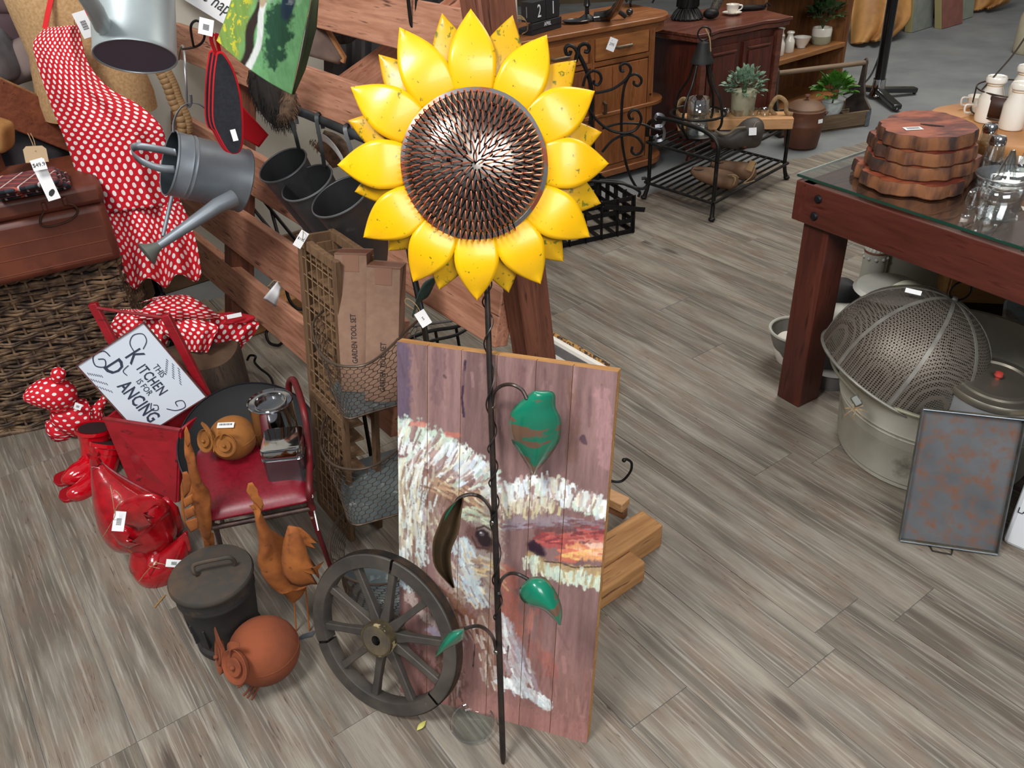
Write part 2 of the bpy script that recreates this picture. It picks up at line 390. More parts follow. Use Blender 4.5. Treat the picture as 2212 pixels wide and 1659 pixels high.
# leaning posts and feet
def post(s, c0, c1, z1, wd=.07, dp=.09, m=REDP, z0=.0, name='post'):
    a = RK(s, c0, z0); b = RK(s, c1, z1); M = frame((a+b)/2, x=EE, z=b-a); o = MB().box((0, 0, 0), (wd, dp, (b-a).length)).build(name, m, None, bevel=.004); o.parent = rack; o.matrix_local = MATS[rack.name].inverted() @ M
P1 = PL(1143, 700, EE*1.29, EE); P0 = PL(1050, 0, EE*1.29, EE)
c1_, z1_ = P1.dot(NN), P1.z; c0_, z0_ = P0.dot(NN), P0.z; kk = (c0_-c1_)/(z0_-z1_)
post(1.30, c1_-kk*z1_+.01, c1_+kk*(1.5-z1_)+.01, 1.5, .062, .08)
post(2.95, .86, 1.22, 1.5)
# diagonal brace seen between the upper boards
a_ = PL(1000, 45, RK(0, 1.16, 0), NN); b_ = PL(745, 210, RK(0, 1.16, 0), NN)
o = MB().box((0, 0, 0), ((b_-a_).length+.1, .03, .115)).build('brace', REDW, bevel=.003); o.parent = rack; o.matrix_local = MATS[rack.name].inverted() @ frame((a_+b_)/2, x=b_-a_, y=NN)
# rough cross feet
def foot(s, ca, cb, wd, h, z=0):
    M = frame(RK(s, (ca+cb)/2, z+h/2), x=NN, z=ZZ); mb = MB(); mb.box((0, 0, 0), (cb-ca, wd, h)); o = mb.build('foot', OAKR, bevel=.006); o.parent = rack; o.matrix_local = MATS[rack.name].inverted() @ M
foot(1.112, .8, 1.262, .078, .078); foot(2.97, .72, 1.5, .11, .10); foot(1.045, .78, 1.14, .055, .066)
# ================= painted plank picture =================
PB = [Vector((.117, 1.049, 0)), Vector((-.289, 1.200, 0)), Vector((-.217, 1.393, .799)), Vector((.189, 1.242, .799))]   # BR BL TL TR of the front face
PX = (PB[0]-PB[1]).normalized(); PYD = (PB[2]-PB[1]).normalized(); PNRM = PX.cross(PYD).normalized(); PWID = (PB[0]-PB[1]).length; PHEI = (PB[2]-PB[1]).length
PM4 = frame(PB[1], x=PX, y=PYD)
pic = thing('plank_painting', 'tall mauve plank picture of a white feathered bird leaning behind the sunflower stem', 'painting', PM4)
def toboard(u, v):
    q = PM4.inverted() @ PL(u, v, PB[0], PNRM); return (q.x, q.y)
rs = np.random.RandomState(5)
def vnoise(x, y, sx, sy, octs=3, seed=0):
    r_ = np.random.RandomState(seed); out = 0; amp = 1; tot = 0
    for o in range(octs):
        g = r_.rand(96, 96); X = (x*sx*2**o) % 95; Y = (y*sy*2**o) % 95; i = X.astype(int); j = Y.astype(int); fx = X-i; fy = Y-j
        fx = fx*fx*(3-2*fx); fy = fy*fy*(3-2*fy)
        out = out+amp*(g[i, j]*(1-fx)*(1-fy)+g[i+1, j]*fx*(1-fy)+g[i, j+1]*(1-fx)*fy+g[i+1, j+1]*fx*fy); tot += amp; amp *= .55
    return out/tot
STRK = []   # (points px, radius px, colour, alpha, ragged, streak)
def S(pts, r, c, a=.9, rag=.5, st=.5): STRK.append((pts, r, c, a, rag, st))
WH, CR, PG, BR_, DK = (232, 236, 232), (222, 216, 190), (196, 214, 198), (112, 78, 66), (58, 40, 44)
S([(860, 760), (862, 900)], 34, (84, 74, 96), .75, .4, .4); S([(950, 745), (945, 860)], 18, (110, 82, 88), .5); S([(1005, 780), (998, 860), (1002, 900)], 3.5, (44, 32, 56), .9, .3, .2)
S([(1055, 790), (1070, 1010)], 22, (150, 118, 112), .5); S([(1130, 800), (1122, 900)], 10, (112, 78, 80), .5); S([(1230, 830), (1240, 900), (1235, 990)], 16, (118, 80, 60), .35, .6)  # last stroke paints the upper leaf's cast shadow into the board colour
S([(960, 812), (962, 815)], 4, DK, .8); S([(1258, 945), (1262, 955)], 8, (66, 48, 62), .8); S([(1300, 850), (1310, 1000)], 20, (176, 134, 136), .5)
# crown
S([(862, 925), (905, 935), (950, 960), (995, 985)], 30, PG, .9, .7, .7); S([(990, 985), (1030, 1010), (1062, 1050)], 32, WH, .95, .6, .5)
S([(870, 960), (930, 985), (975, 1015)], 24, WH, .85, .9, .8); S([(880, 915), (915, 917)], 8, (196, 112, 98), .8, .6); S([(965, 938), (990, 940)], 7, (190, 112, 96), .7, .6)
for i in range(11):
    x = 868+i*13; S([(x+16, 915+i*7), (x, 950+i*7), (x-6, 975+i*6)], 2.6, (134, 104, 102), .85, .4, .2)
S([(1000, 1030), (960, 1025), (940, 1050)], 16, (140, 118, 116), .6, .8); S([(1035, 1000), (1040, 1040)], 12, (186, 206, 228), .5, .6)
# side plumage
S([(866, 1010), (870, 1100), (868, 1190)], 26, (206, 202, 178), .9, .8, .9); S([(900, 1050), (905, 1130), (900, 1210)], 24, (204, 216, 212), .8, .9, .9); S([(866, 1150), (872, 1200), (880, 1260)], 22, (206, 224, 230), .9, .7, .8)
S([(930, 1050), (990, 1062), (1050, 1080)], 24, (176, 144, 116), .75, .8, .7); S([(945, 1075), (1030, 1095)], 20, (134, 104, 88), .6, .9)
for i in range(9): S([(880+i*15, 1010+i*3), (872+i*13, 1060+i*3), (868+i*12, 1110)], 2.4, (118, 92, 78), .8, .4, .2)
S([(935, 1110), (960, 1220), (990, 1300)], 26, (168, 150, 134), .6, .9, .8); S([(1010, 1110), (1040, 1120), (1065, 1130)], 18, (190, 198, 168), .85, .8)
S([(1000, 1180), (1010, 1230), (1030, 1290)], 26, (190, 204, 206), .85, .9, .6); S([(1060, 1100), (1065, 1200), (1060, 1290)], 26, (176, 164, 150), .6, .9, .7); S([(1030, 1210), (1060, 1216)], 12, (206, 178, 120), .7, .8)
S([(1045, 1135), (1045, 1190)], 34, (150, 142, 134), .6, .6); S([(1020, 1150), (1040, 1175), (1062, 1180)], 20, (90, 58, 54), .85, .5)
S([(1042, 1158), (1046, 1166)], 21, (46, 30, 34), .97, .25, .1); S([(1040, 1153), (1042, 1154)], 8, (84, 74, 90), .8, .4); S([(1039, 1150), (1040, 1151)], 3, (196, 196, 200), .8, .2)
# brow
S([(1082, 1075), (1120, 1060), (1165, 1050), (1215, 1062), (1265, 1085), (1302, 1100)], 25, WH, .96, .7, .45); S([(1090, 1085), (1130, 1090), (1180, 1085)], 22, CR, .7, .9, .6); S([(1240, 1090), (1290, 1108)], 14, PG, .8, .8)
for i in range(13): S([(1086+i*17, 1040+abs(i-5)*3), (1080+i*17, 1090+abs(i-5)*3)], 2.2, (150, 124, 122), .7, .4, .2)
S([(1100, 1130), (1160, 1125), (1230, 1130)], 18, (150, 136, 142), .7, .8); S([(1240, 1125), (1300, 1130)], 16, (140, 100, 96), .6, .8)
# beak
S([(1165, 1150), (1240, 1140), (1305, 1150)], 14, (104, 64, 64), .85, .6); S([(1152, 1180), (1162, 1190)], 20, (52, 30, 44), .95, .35, .2); S([(1182, 1168), (1235, 1172)], 20, (172, 80, 78), .92, .5, .3)
S([(1230, 1160), (1300, 1165)], 13, (206, 128, 112), .85, .6); S([(1240, 1192), (1308, 1196)], 22, (226, 160, 110), .92, .5, .3); S([(1215, 1205), (1240, 1210)], 12, (200, 110, 90), .8, .6); S([(1270, 1180), (1300, 1180)], 8, (240, 200, 180), .7, .6)
S([(1150, 1200), (1180, 1225), (1240, 1232), (1306, 1236)], 15, (176, 150, 110), .9, .7, .5); S([(1155, 1215), (1190, 1240), (1250, 1252), (1302, 1262)], 15, (202, 212, 190), .95, .7, .4)
S([(1170, 1212), (1210, 1216), (1240, 1226), (1300, 1224)], 2, (60, 44, 40), .8, .3, .1)
# throat and chest
S([(1095, 1240), (1100, 1300), (1110, 1380)], 24, (178, 104, 88), .7, .7, .6); S([(960, 1290), (1000, 1330), (1040, 1370)], 26, (112, 70, 50), .8, .9, .7); S([(975, 1370), (970, 1440), (985, 1480)], 32, (90, 64, 52), .8, .7, .7)
S([(1050, 1340), (1060, 1400), (1065, 1460)], 20, (150, 118, 98), .6, .9, .8); S([(1090, 1350), (1110, 1410), (1125, 1470)], 20, (196, 186, 184), .85, .8, .6); S([(1085, 1470), (1120, 1490), (1150, 1500), (1180, 1522)], 16, (214, 224, 224), .92, .7, .5)
S([(1120, 1380), (1140, 1440), (1165, 1500)], 7, (160, 148, 156), .7, .5); S([(885, 1290), (905, 1320), (930, 1340)], 15, (198, 176, 168), .8, .9, .7); S([(930, 1360), (945, 1370), (955, 1400)], 14, (176, 172, 196), .6, .8)
S([(1180, 1420), (1190, 1450)], 18, (176, 92, 76), .4, .9); S([(880, 1400), (910, 1430)], 22, (86, 54, 50), .7, .8); S([(950, 1500), (1260, 1590)], 40, (176, 124, 116), .4, .8, .7)
for pa, pb in (((1110, 1060), (1098, 1100)), ((1072, 1360), (1068, 1440)), ((1102, 1350), (1090, 1490)), ((1145, 1360), (1138, 1440)), ((1030, 1340), (1022, 1440))): S([pa, pb], 1.5, (40, 26, 26), .9, .2, 0)
# many short brush dabs, laid along feather directions
def DABS(path, spread, n, dirs, ln, r, pal, a=.85, seed=0):
    g_ = random.Random(seed); P = spl2(path, 6)
    for i in range(n):
        k = g_.randrange(len(P)); x = P[k][0]+g_.gauss(0, spread); y = P[k][1]+g_.gauss(0, spread*.7); d0 = dirs[0]+(dirs[1]-dirs[0])*k/len(P)+g_.gauss(0, 9); L = ln*g_.uniform(.5, 1.3); dx, dy = math.cos(R(d0))*L/2, math.sin(R(d0))*L/2; c = g_.choice(pal); v = g_.uniform(.88, 1.1)
        if x < 862 or x > 1318: continue
        S([(x-dx, y-dy), (x, y+g_.uniform(-2, 2)), (x+dx, y+dy)], r*g_.uniform(.6, 1.3), tuple(min(255, q*v) for q in c), a*g_.uniform(.7, 1), .45, .25)
W3_ = [WH, (238, 240, 236), PG, CR, (212, 222, 232), (146, 116, 112), (176, 150, 142)]
DABS([(866, 935), (920, 955), (970, 985), (1020, 1015), (1060, 1055)], 15, 110, (110, 140), 26, 4.5, W3_, .95, 1)
DABS([(890, 990), (940, 1010), (985, 1035), (1030, 1060)], 13, 60, (120, 160), 22, 3.5, W3_+[(150, 120, 112), (134, 104, 98)], .85, 2)
DABS([(868, 1010), (874, 1080), (870, 1160), (876, 1230)], 13, 90, (95, 85), 34, 3.6, [(214, 212, 190), (196, 208, 204), (222, 226, 222), (150, 122, 104), (176, 160, 138)], .9, 3)
DABS([(905, 1030), (910, 1100), (900, 1180), (890, 1240)], 14, 80, (100, 80), 34, 3.2, [(206, 198, 172), (214, 220, 216), (136, 104, 88), (120, 88, 74)], .85, 4)
DABS([(950, 1050), (1000, 1070), (1050, 1090)], 14, 60, (20, 40), 24, 3.0, [(184, 150, 120), (140, 108, 90), (112, 82, 70), (206, 200, 170)], .8, 5)
DABS([(940, 1110), (955, 1180), (985, 1260)], 13, 60, (90, 60), 24, 3.0, [(176, 158, 140), (128, 98, 88), (206, 196, 170), (160, 140, 150)], .8, 6)
DABS([(1000, 1110), (1040, 1115), (1075, 1140)], 9, 36, (0, 30), 20, 3.0, [(196, 204, 176), (170, 186, 170), (140, 110, 92)], .85, 7)
DABS([(1000, 1180), (1005, 1240), (1030, 1300)], 13, 70, (70, 60), 22, 3.0, [(196, 212, 214), (176, 190, 200), (150, 132, 128), (214, 196, 160)], .85, 8)
DABS([(1030, 1215), (1070, 1230), (1070, 1290)], 12, 40, (10, 60), 20, 3.0, [(206, 180, 130), (180, 180, 176), (140, 116, 110)], .8, 9)
DABS([(1080, 1080), (1130, 1058), (1190, 1052), (1250, 1078), (1305, 1106)], 13, 120, (85, 100), 22, 4.2, W3_, .95, 10)
DABS([(1085, 1105), (1140, 1108), (1200, 1100)], 8, 40, (80, 110), 16, 3.2, [(206, 196, 150), (160, 132, 120), CR], .85, 11)
DABS([(1100, 1140), (1160, 1132), (1240, 1132), (1305, 1135)], 8, 50, (0, 5), 30, 3.0, [(130, 104, 108), (112, 80, 84), (150, 140, 150)], .8, 12)
DABS([(1165, 1165), (1230, 1158), (1305, 1155)], 9, 50, (-5, 5), 26, 3.4, [(160, 70, 70), (190, 96, 88), (120, 56, 62)], .85, 13)
DABS([(1225, 1195), (1265, 1192), (1306, 1196)], 9, 40, (0, 20), 22, 3.6, [(234, 168, 108), (238, 184, 150), (214, 120, 96), (244, 196, 120)], .9, 14)
DABS([(1150, 1215), (1190, 1238), (1250, 1250), (1304, 1256)], 9, 90, (80, 100), 18, 3.8, [(206, 216, 196), (190, 206, 190), (222, 226, 204), (186, 166, 120)], .92, 15)
DABS([(940, 1290), (990, 1340), (1040, 1390)], 14, 60, (60, 70), 26, 3.4, [(112, 70, 50), (140, 96, 78), (84, 54, 46), (176, 160, 152)], .8, 16)
DABS([(975, 1380), (970, 1440), (980, 1500)], 14, 50, (90, 90), 30, 3.6, [(80, 56, 48), (104, 74, 60), (150, 130, 126)], .7, 17)
DABS([(1045, 1340), (1050, 1400), (1065, 1470)], 13, 60, (80, 80), 26, 3.2, [(160, 132, 116), (196, 184, 176), (120, 86, 72)], .8, 18)
DABS([(1095, 1350), (1110, 1420), (1130, 1490)], 11, 70, (70, 65), 30, 3.8, [(206, 204, 206), (190, 186, 196), (222, 228, 226), (160, 140, 140)], .88, 19)
DABS([(1080, 1475), (1130, 1492), (1180, 1522)], 8, 44, (60, 40), 20, 3.6, [WH, (206, 220, 222), (196, 196, 200)], .92, 20)
DABS([(1100, 1250), (1130, 1330), (1170, 1420)], 22, 40, (90, 90), 34, 5, [(170, 98, 84), (150, 96, 88), (186, 120, 104)], .35, 21)
DABS([(900, 780), (1100, 830), (1300, 900)], 60, 60, (90, 90), 46, 4, [(112, 78, 80), (98, 70, 76), (162, 126, 124)], .35, 22)
DABS([(1150, 1420), (1220, 1480), (1250, 1560)], 40, 40, (90, 90), 46, 4, [(130, 86, 80), (112, 74, 72), (176, 130, 122)], .35, 23)
S([(1042, 1158), (1048, 1168)], 17, (40, 26, 30), .97, .2, .05); S([(1030, 1142), (1046, 1136), (1062, 1146)], 3, (60, 40, 40), .9, .2, .1); S([(1020, 1160), (1030, 1182), (1056, 1186)], 3, (70, 44, 42), .8, .2, .1); S([(1039, 1153), (1042, 1154)], 6, (96, 86, 92), .8, .3); S([(1038, 1151), (1039, 1151)], 2.2, (206, 206, 210), .9, .1)
S([(1152, 1184), (1162, 1190)], 14, (46, 26, 40), .95, .3, .1)
frac = [0, .15, .31, .475, .65, .81, 1.0]
def segd(x, y, pts):
    d = np.full(x.shape, 9.)
    for (ax, ay), (bx, by) in zip(pts[:-1], pts[1:]):
        dx, dy = bx-ax, by-ay; t = np.clip(((x-ax)*dx+(y-ay)*dy)/(dx*dx+dy*dy+1e-12), 0, 1); d = np.minimum(d, np.hypot(x-ax-t*dx, y-ay-t*dy))
    return d
STB = []
for pts, r, c, a, rag, st in STRK:
    q = [toboard(*p) for p in pts]; m = PM4 @ Vector((q[0][0], q[0][1], 0)); STB.append((q, r*dep(m)/F, np.array(lin(c)), a, rag, st))
pm, nt, b = nodes('printed boards'); at = N(nt, 'Attribute'); at.attribute_name = 'print'; co = N(nt, 'TexCoord').outputs['Object']
g1 = noisen(nt, co, 14, (9, 1, 1), detail=5); g2 = noisen(nt, co, 60, (6, 1, 1), detail=3)
hv = N(nt, 'HueSaturation'); nt.links.new(at.outputs['Color'], hv.inputs['Color']); nt.links.new(ramp(nt, math_(nt, 'ADD', math_(nt, 'MULTIPLY', g1, .6), math_(nt, 'MULTIPLY', g2, .4)), .3, .7, .84, 1.22), hv.inputs['Value']); nt.links.new(hv.outputs[0], b.inputs['Base Color'])
b.inputs['Roughness'].default_value = .42; bump(nt, b, g1, .3, .0015)
CORE = wood((150, 104, 56), (186, 138, 80), 0, 10, 8, .75)
for i in range(6):
    x0, x1 = frac[i]*PWID+.0006, frac[i+1]*PWID-.0006; nx = max(4, int((x1-x0)/.0017)); ny = int(PHEI/.0018)
    xs = np.linspace(x0, x1, nx+1); ys = np.linspace(0, PHEI, ny+1); X, Y = np.meshgrid(xs, ys); X = X.ravel(); Y = Y.ravel()
    col = np.zeros((X.size, 3)); tone = vnoise(X, Y, 60, 4, 3, 11+i)[:, None]
    col[:] = np.array(lin((100, 76, 75)))*(1-tone)+np.array(lin((152, 119, 115)))*tone
    col *= (.86+.26*rs.rand()); bl = np.clip((.35-Y)/.35, 0, 1)[:, None]*.6; col = col*(1-bl)+np.array(lin((150, 104, 94)))*bl*(.8+.4*tone)
    fine = vnoise(X, Y, 420, 160, 3, 77); dirn = vnoise(X*.7+Y*.7, X*-.7+Y*.7, 500, 60, 2, 31); mot = vnoise(X, Y, 150, 120, 3, 9)
    for q, r, c, a, rag, st in STB:
        if min(p[0] for p in q)-r*2 > x1 or max(p[0] for p in q)+r*2 < x0: continue
        xa, xb, ya, yb = min(p[0] for p in q)-2*r, max(p[0] for p in q)+2*r, min(p[1] for p in q)-2*r, max(p[1] for p in q)+2*r
        ii = np.nonzero((X > xa) & (X < xb) & (Y > ya) & (Y < yb))[0]
        if not len(ii): continue
        d = segd(X[ii], Y[ii], q)/r; d = d+(mot[ii]-.5)*rag*1.5+(fine[ii]-.5)*rag*.9
        al = np.clip((1-d)*3, 0, 1)*a; al *= np.where((dirn[ii]+fine[ii]*.6) < .42*st+.20, 1-st*.8, 1); al = al[:, None]
        col[ii] = col[ii]*(1-al)+c*(.86+.28*fine[ii][:, None])*al
    rr = np.array([.5]); me = bpy.data.meshes.new('board'); zz = np.zeros_like(X); fr = np.stack([X, Y, zz], 1)
    V = [tuple(p) for p in fr]; fs = [(j*(nx+1)+k, j*(nx+1)+k+1, (j+1)*(nx+1)+k+1, (j+1)*(nx+1)+k) for j in range(ny) for k in range(nx)]
    me.from_pydata(V, [], fs); me.materials.append(pm); ca = me.color_attributes.new('print', 'FLOAT_COLOR', 'POINT'); ca.data.foreach_set('color', np.concatenate([col, np.ones((X.size, 1))], 1).ravel().astype(np.float32))
    o = bpy.data.objects.new('printed_face', me); COL.objects.link(o)
    bd_ = MB().box(((x0+x1)/2, PHEI/2, -.0065), (x1-x0, PHEI, .012)).build('board', CORE, pic, smooth=False, bevel=.0006)
    o.parent = bd_
    MATS[o.name] = PM4
MB().box((PWID/2, PHEI/2, -.0185), (PWID, PHEI, .012)).build('backing_frame', CORE, pic, smooth=False, bevel=.001)
# ================= sunflower =================
SB = G(1087, 1650); SQ = PL(1057, 770, PB[0], PNRM)+Vector((0, -.012, .0)); SD = (SQ-SB)
def SP(k): return SB+SD*k
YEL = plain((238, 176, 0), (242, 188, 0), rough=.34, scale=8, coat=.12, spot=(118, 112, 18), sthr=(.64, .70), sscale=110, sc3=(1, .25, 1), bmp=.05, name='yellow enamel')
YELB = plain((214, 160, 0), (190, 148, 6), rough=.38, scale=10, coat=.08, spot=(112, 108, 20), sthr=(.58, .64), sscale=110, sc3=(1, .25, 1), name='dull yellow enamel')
COPPER = plain((206, 120, 88), rough=.35, metal=.8, name='copper wire'); BLKW = plain((26, 24, 24), rough=.3, metal=.7, name='blackened wire')
STEEL = plain((150, 145, 138), (116, 108, 102), rough=.26, metal=.9, scale=16, bmp=.12, name='bare steel')
STEMM = plain((48, 46, 46), (72, 58, 50), rough=.38, metal=.6, scale=40, bmp=.1, name='dark stem steel')
flo = thing('metal_sunflower', 'large yellow metal sunflower on a dark steel stem leaning in front of the plank picture', 'garden ornament', Matrix.Translation(SB))
top = SP(1.30); MB().tube([SB+Vector((0, 0, .002)), SP(.02), SP(.3), SP(.6), SP(.9), SP(1.12), SP(1.36)], [.0035, .0062, .0066, .0062, .0058, .0054, .005], 10).build('stem', STEMM, flo, w=True)
vn = []
for i in range(520):
    k = .36+.98*i/520; a = i*.115+math.sin(i*.03)*1.2; s_ = SD.normalized(); p_ = s_.orthogonal().normalized(); q_ = s_.cross(p_); vn.append(SP(k)+(p_*math.cos(a)+q_*math.sin(a))*.0088)
MB().tube(vn, .0016, 5).build('vine_wire', STEMM, flo, w=True)
# head
HC_ = PY(1026, 356, 1.40); hn = (CAM-HC_).normalized(); hn = (hn+Vector((.02, 0, .05))).normalized(); HM = frame(HC_, x=_r, z=hn)
mpp = dep(HC_)/F
def hp(x, y, z=0): return HM @ Vector((x*mpp, y*mpp, z))
hd = MB().lathe([(0, .034), (.03, .033), (.06, .028), (.09, .018), (.108, .004), (.117, -.001), (.120, -.006), (.118, -.012), (.06, -.02), (0, -.022)], 48, HM @ Matrix.Translation((0, 0, .006)))
disc = hd.build('seed_disc', STEEL, flo, w=True)
MB().tube([hp(0, 0, -.02), hp(10, -170, -.03), SP(1.24)], .006, 8).build('neck', STEMM, flo, w=True)
def domez(r): return .034*max(0, 1-(r/.124)**2)**.8+.008
mc, mk = MB(), MB(); tot = 0; th_ = 0; segc = []; 
pitch = .0168; pos = 0.0; r_ = .006; a_ = 0; samples = []
while r_ < .121:
    samples.append((r_, a_)); step = .00126; a_ += step/max(r_, .004); r_ += pitch*step/(2*PI*max(r_, .004)); pos += step
for i, (r0, a0) in enumerate(samples):
    ph = 2*PI*i/8.0
    rr_ = r0+.0092*math.sin(ph); hh = domez(r0)+.0045+.006*math.cos(ph)
    segc.append((Vector((rr_*math.cos(a0), rr_*math.sin(a0), hh)), ph))
for arr, sel, rad in ((mk, lambda c: c < .12, .0012), (mc, lambda c: c > -.12, .00115)):
    run = []
    for i, (p, ph) in enumerate(segc):
        if sel(math.sin(ph+PI/4)): run.append(HM @ p)
        else:
            if len(run) > 1: arr.tube(run, rad, 5, caps=False)
            run = []
    if len(run) > 1: arr.tube(run, rad, 5, caps=False)
mk.build('black_seed_coils', BLKW, disc, w=True, label='blackened coiled seed wires'); mc.build('copper_seed_coils', COPPER, disc, w=True, label='copper coloured coiled seed wires')
for i in range(22):
    a = random.uniform(0, 2*PI); r0 = random.choice([.03, .045, .075, .1, .115]); MB().ball(HM @ Vector((r0*math.cos(a), r0*math.sin(a), domez(r0)+.005)), .0032, 8, 6).build('weld_bead', BLKW, disc, w=True)
def petal(ang, rt, wd, r0, z0, lift, droop, m, nm, tw=0.0):
    ca, sa = math.cos(R(ang)), math.sin(R(ang)); w0 = wd*mpp/2
    def f(u, v):
        s_ = u*2-1; prof = (.84+.9*v-1.28*v*v) if v < .35 else .998*(1-((v-.35)/.65)**1.75)
        x = s_*w0*prof; y = (r0+(rt-r0)*v)*mpp; z = z0+lift*math.sin(PI*min(1, v*1.15))-droop*v*v+.003*(1-s_*s_)+tw*s_*v*.01
        return HM @ Vector((y*ca-x*sa, y*sa+x*ca, z))
    # local frame so the paint streaks follow the petal
    o = MB().grid(f, 10, 16).build(nm, m, flo, w=True, solid=.0012, label=None); return o
FT = [(91, 320, 116), (60, 312, 118), (31, 305, 120), (1, 296, 122), (-31, 300, 118), (-60.5, 298, 118), (-89.5, 296, 112), (-119, 290, 112), (-148, 292, 118), (180, 298, 118), (148.5, 308, 118), (119, 322, 118)]
BT = [(75, 322, 100), (45, 314, 104), (14.5, 290, 96), (-16, 294, 104), (-46.5, 290, 100), (-75, 290, 96), (-107, 285, 98), (-136.5, 268, 92), (-168, 270, 92), (161, 288, 92), (131.5, 306, 92), (102, 320, 92)]
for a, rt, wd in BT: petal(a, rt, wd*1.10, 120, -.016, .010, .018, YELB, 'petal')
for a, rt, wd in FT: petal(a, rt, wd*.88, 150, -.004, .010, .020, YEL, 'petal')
RAW = plain((118, 116, 116), (152, 84, 62), rough=.35, metal=.5, scale=30, thr=(.5, .6), name='scorched steel')
MB().lathe([(.110, .0), (.119, .0045), (.126, .002), (.122, -.004)], 60, HM, wob=.03).build('scorched_collar', RAW, flo, w=True)
# leaves
GREEN = plain((10, 108, 84), (14, 122, 92), rough=.28, scale=12, coat=.4, spot=(112, 84, 66), sthr=(.555, .575), sscale=17, sc3=(.5, 1, 1.6), name='green enamel')
LBACK = plain((104, 84, 62), (86, 70, 52), rough=.4, metal=.4, scale=20, name='leaf underside')
def leaf(stalk, outline, y, nm='leaf', back=False, curl=.02, y2=None):
    P = [PY(u, v, yy) for u, v, yy in stalk]; par = MB().tube(spline(P, 6), .0034, 7).build('leaf_stalk', STEMM, flo, w=True)
    MB().ball(P[0], .006, 8, 6).build('weld_bead', STEEL, par, w=True)
    L, Rr = outline; n = len(L); LL = spl2(L, 5); RR = spl2(Rr, 5); y2 = y if y2 is None else y2
    def f(u, v):
        i = min(int(v*(len(LL)-1)), len(LL)-2); t = v*(len(LL)-1)-i
        a = (LL[i][0]*(1-t)+LL[i+1][0]*t, LL[i][1]*(1-t)+LL[i+1][1]*t); b = (RR[i][0]*(1-t)+RR[i+1][0]*t, RR[i][1]*(1-t)+RR[i+1][1]*t)
        yy = y+(y2-y)*v+curl*(2*u-1)**2-.012*math.sin(PI*v)
        return PY(a[0]*(1-u)+b[0]*u, a[1]*(1-u)+b[1]*u, yy)
    MB().grid(f, 10, 24).build('leaf', LBACK if back else GREEN, par, w=True, solid=.0014)
yS = lambda v: (lambda k: SP(k).y)((1650-v)/ (1650-770.)*1.0 if v > 770 else 1.0)
def ystem(v):
    best = min((abs(proj(SP(k/200))[1]-v), k/200) for k in range(0, 300)); return SP(best[1]).y
leaf([(1063, 880, ystem(880)), (1067, 850, ystem(860)-.01), (1082, 834, 1.24), (1105, 831, 1.22), (1127, 842, 1.21), (1138, 862, 1.2)],
     ([(1150, 846), (1118, 872), (1101, 900), (1103, 945), (1122, 978), (1150, 1023)], [(1160, 844), (1196, 848), (1200, 880), (1212, 910), (1204, 960), (1153, 1025)]), 1.2)
leaf([(1064, 1128, ystem(1128)), (1060, 1100, ystem(1110)-.01), (1040, 1075, 1.10), (1015, 1068, 1.09), (992, 1076, 1.085), (982, 1092, 1.08)],
     ([(992, 1076), (962, 1104), (946, 1140), (935, 1175), (940, 1225), (978, 1270)], [(1002, 1074), (996, 1110), (990, 1150), (974, 1190), (975, 1235), (982, 1270)]), 1.10, back=True, curl=-.03)
lf2 = MB().grid(lambda u, v: PY(*( (944+(1-v)*45-6*u*math.sin(PI*v), 1150-(v-0)*-0+(1-v)*-72+u*0)), 1.075), 2, 8)
lf2.build('leaf', GREEN, flo, w=True, solid=.001)
leaf([(1076, 1280, ystem(1280)), (1082, 1255, ystem(1265)-.01), (1098, 1240, 1.09), (1118, 1240, 1.07), (1142, 1252, 1.06)],
     ([(1142, 1250), (1124, 1268), (1124, 1290), (1140, 1306), (1175, 1318), (1208, 1350)], [(1150, 1246), (1172, 1246), (1190, 1262), (1206, 1290), (1214, 1320), (1211, 1350)]), 1.05, y2=1.0)
leaf([(1072, 1408, ystem(1408)), (1066, 1380, ystem(1395)-.01), (1050, 1360, 1.0), (1030, 1352, .98), (1004, 1358, .97)],
     ([(1002, 1358), (978, 1362), (962, 1376), (950, 1396), (944, 1412), (941, 1418)], [(1002, 1364), (1002, 1376), (990, 1388), (972, 1398), (955, 1408), (942, 1418)]), .96)
# ================= cart wheel =================
WR_ = .188; waz = R(-29.27); wln = R(18.96); wh = Vector((math.cos(waz), math.sin(waz), 0)); wb_ = Vector((-wh.y, wh.x, 0)); wu = ZZ*math.cos(wln)+wb_*math.sin(wln)
WC = Vector((-.34, 1.154, .002))+wu*WR_; WN = wh.cross(wu)          # WN points at the viewer
if WN.y > 0: WN = -WN
WM = frame(WC, x=wh, z=WN)
WOODD = plain((50, 46, 43), (78, 71, 64), rough=.6, scale=10, sc3=(1, 1, 1), bmp=.5, bd=.002, spot=(118, 104, 80), sthr=(.68, .76), sscale=30, name='weathered dark wood')
wheel = thing('cart_wheel', 'small weathered wooden cart wheel leaning on the plank picture', 'wheel', WM)
for s_ in range(3):
    g = R(1.0); a0 = R(90-4+120*s_)+g; a1 = a0+R(120)-2*g; pr = [(.157, .0), (.184, .0), (.186, -.002), (.186, -.03), (.184, -.032), (.157, -.032), (.155, -.029), (.155, -.003), (.157, .0)]
    MB().lathe(pr, 26, None, a0=a0, a1=a1).build('felloe', WOODD, wheel)
MB().lathe([(.186, -.006), (.1885, -.006), (.1885, -.026), (.186, -.026), (.186, -.006)], 64).build('iron_tyre', plain((40, 38, 37), (70, 54, 42), rough=.6, metal=.6, scale=30), wheel)
hub = MB().lathe([(.011, .018), (.034, .018), (.037, .014), (.037, -.002), (.039, -.004), (.039, -.02), (.036, -.028), (.03, -.05), (.011, -.05)], 32).build('hub', plain((68, 62, 56), (96, 84, 60), rough=.6, scale=20, bmp=.3), wheel)
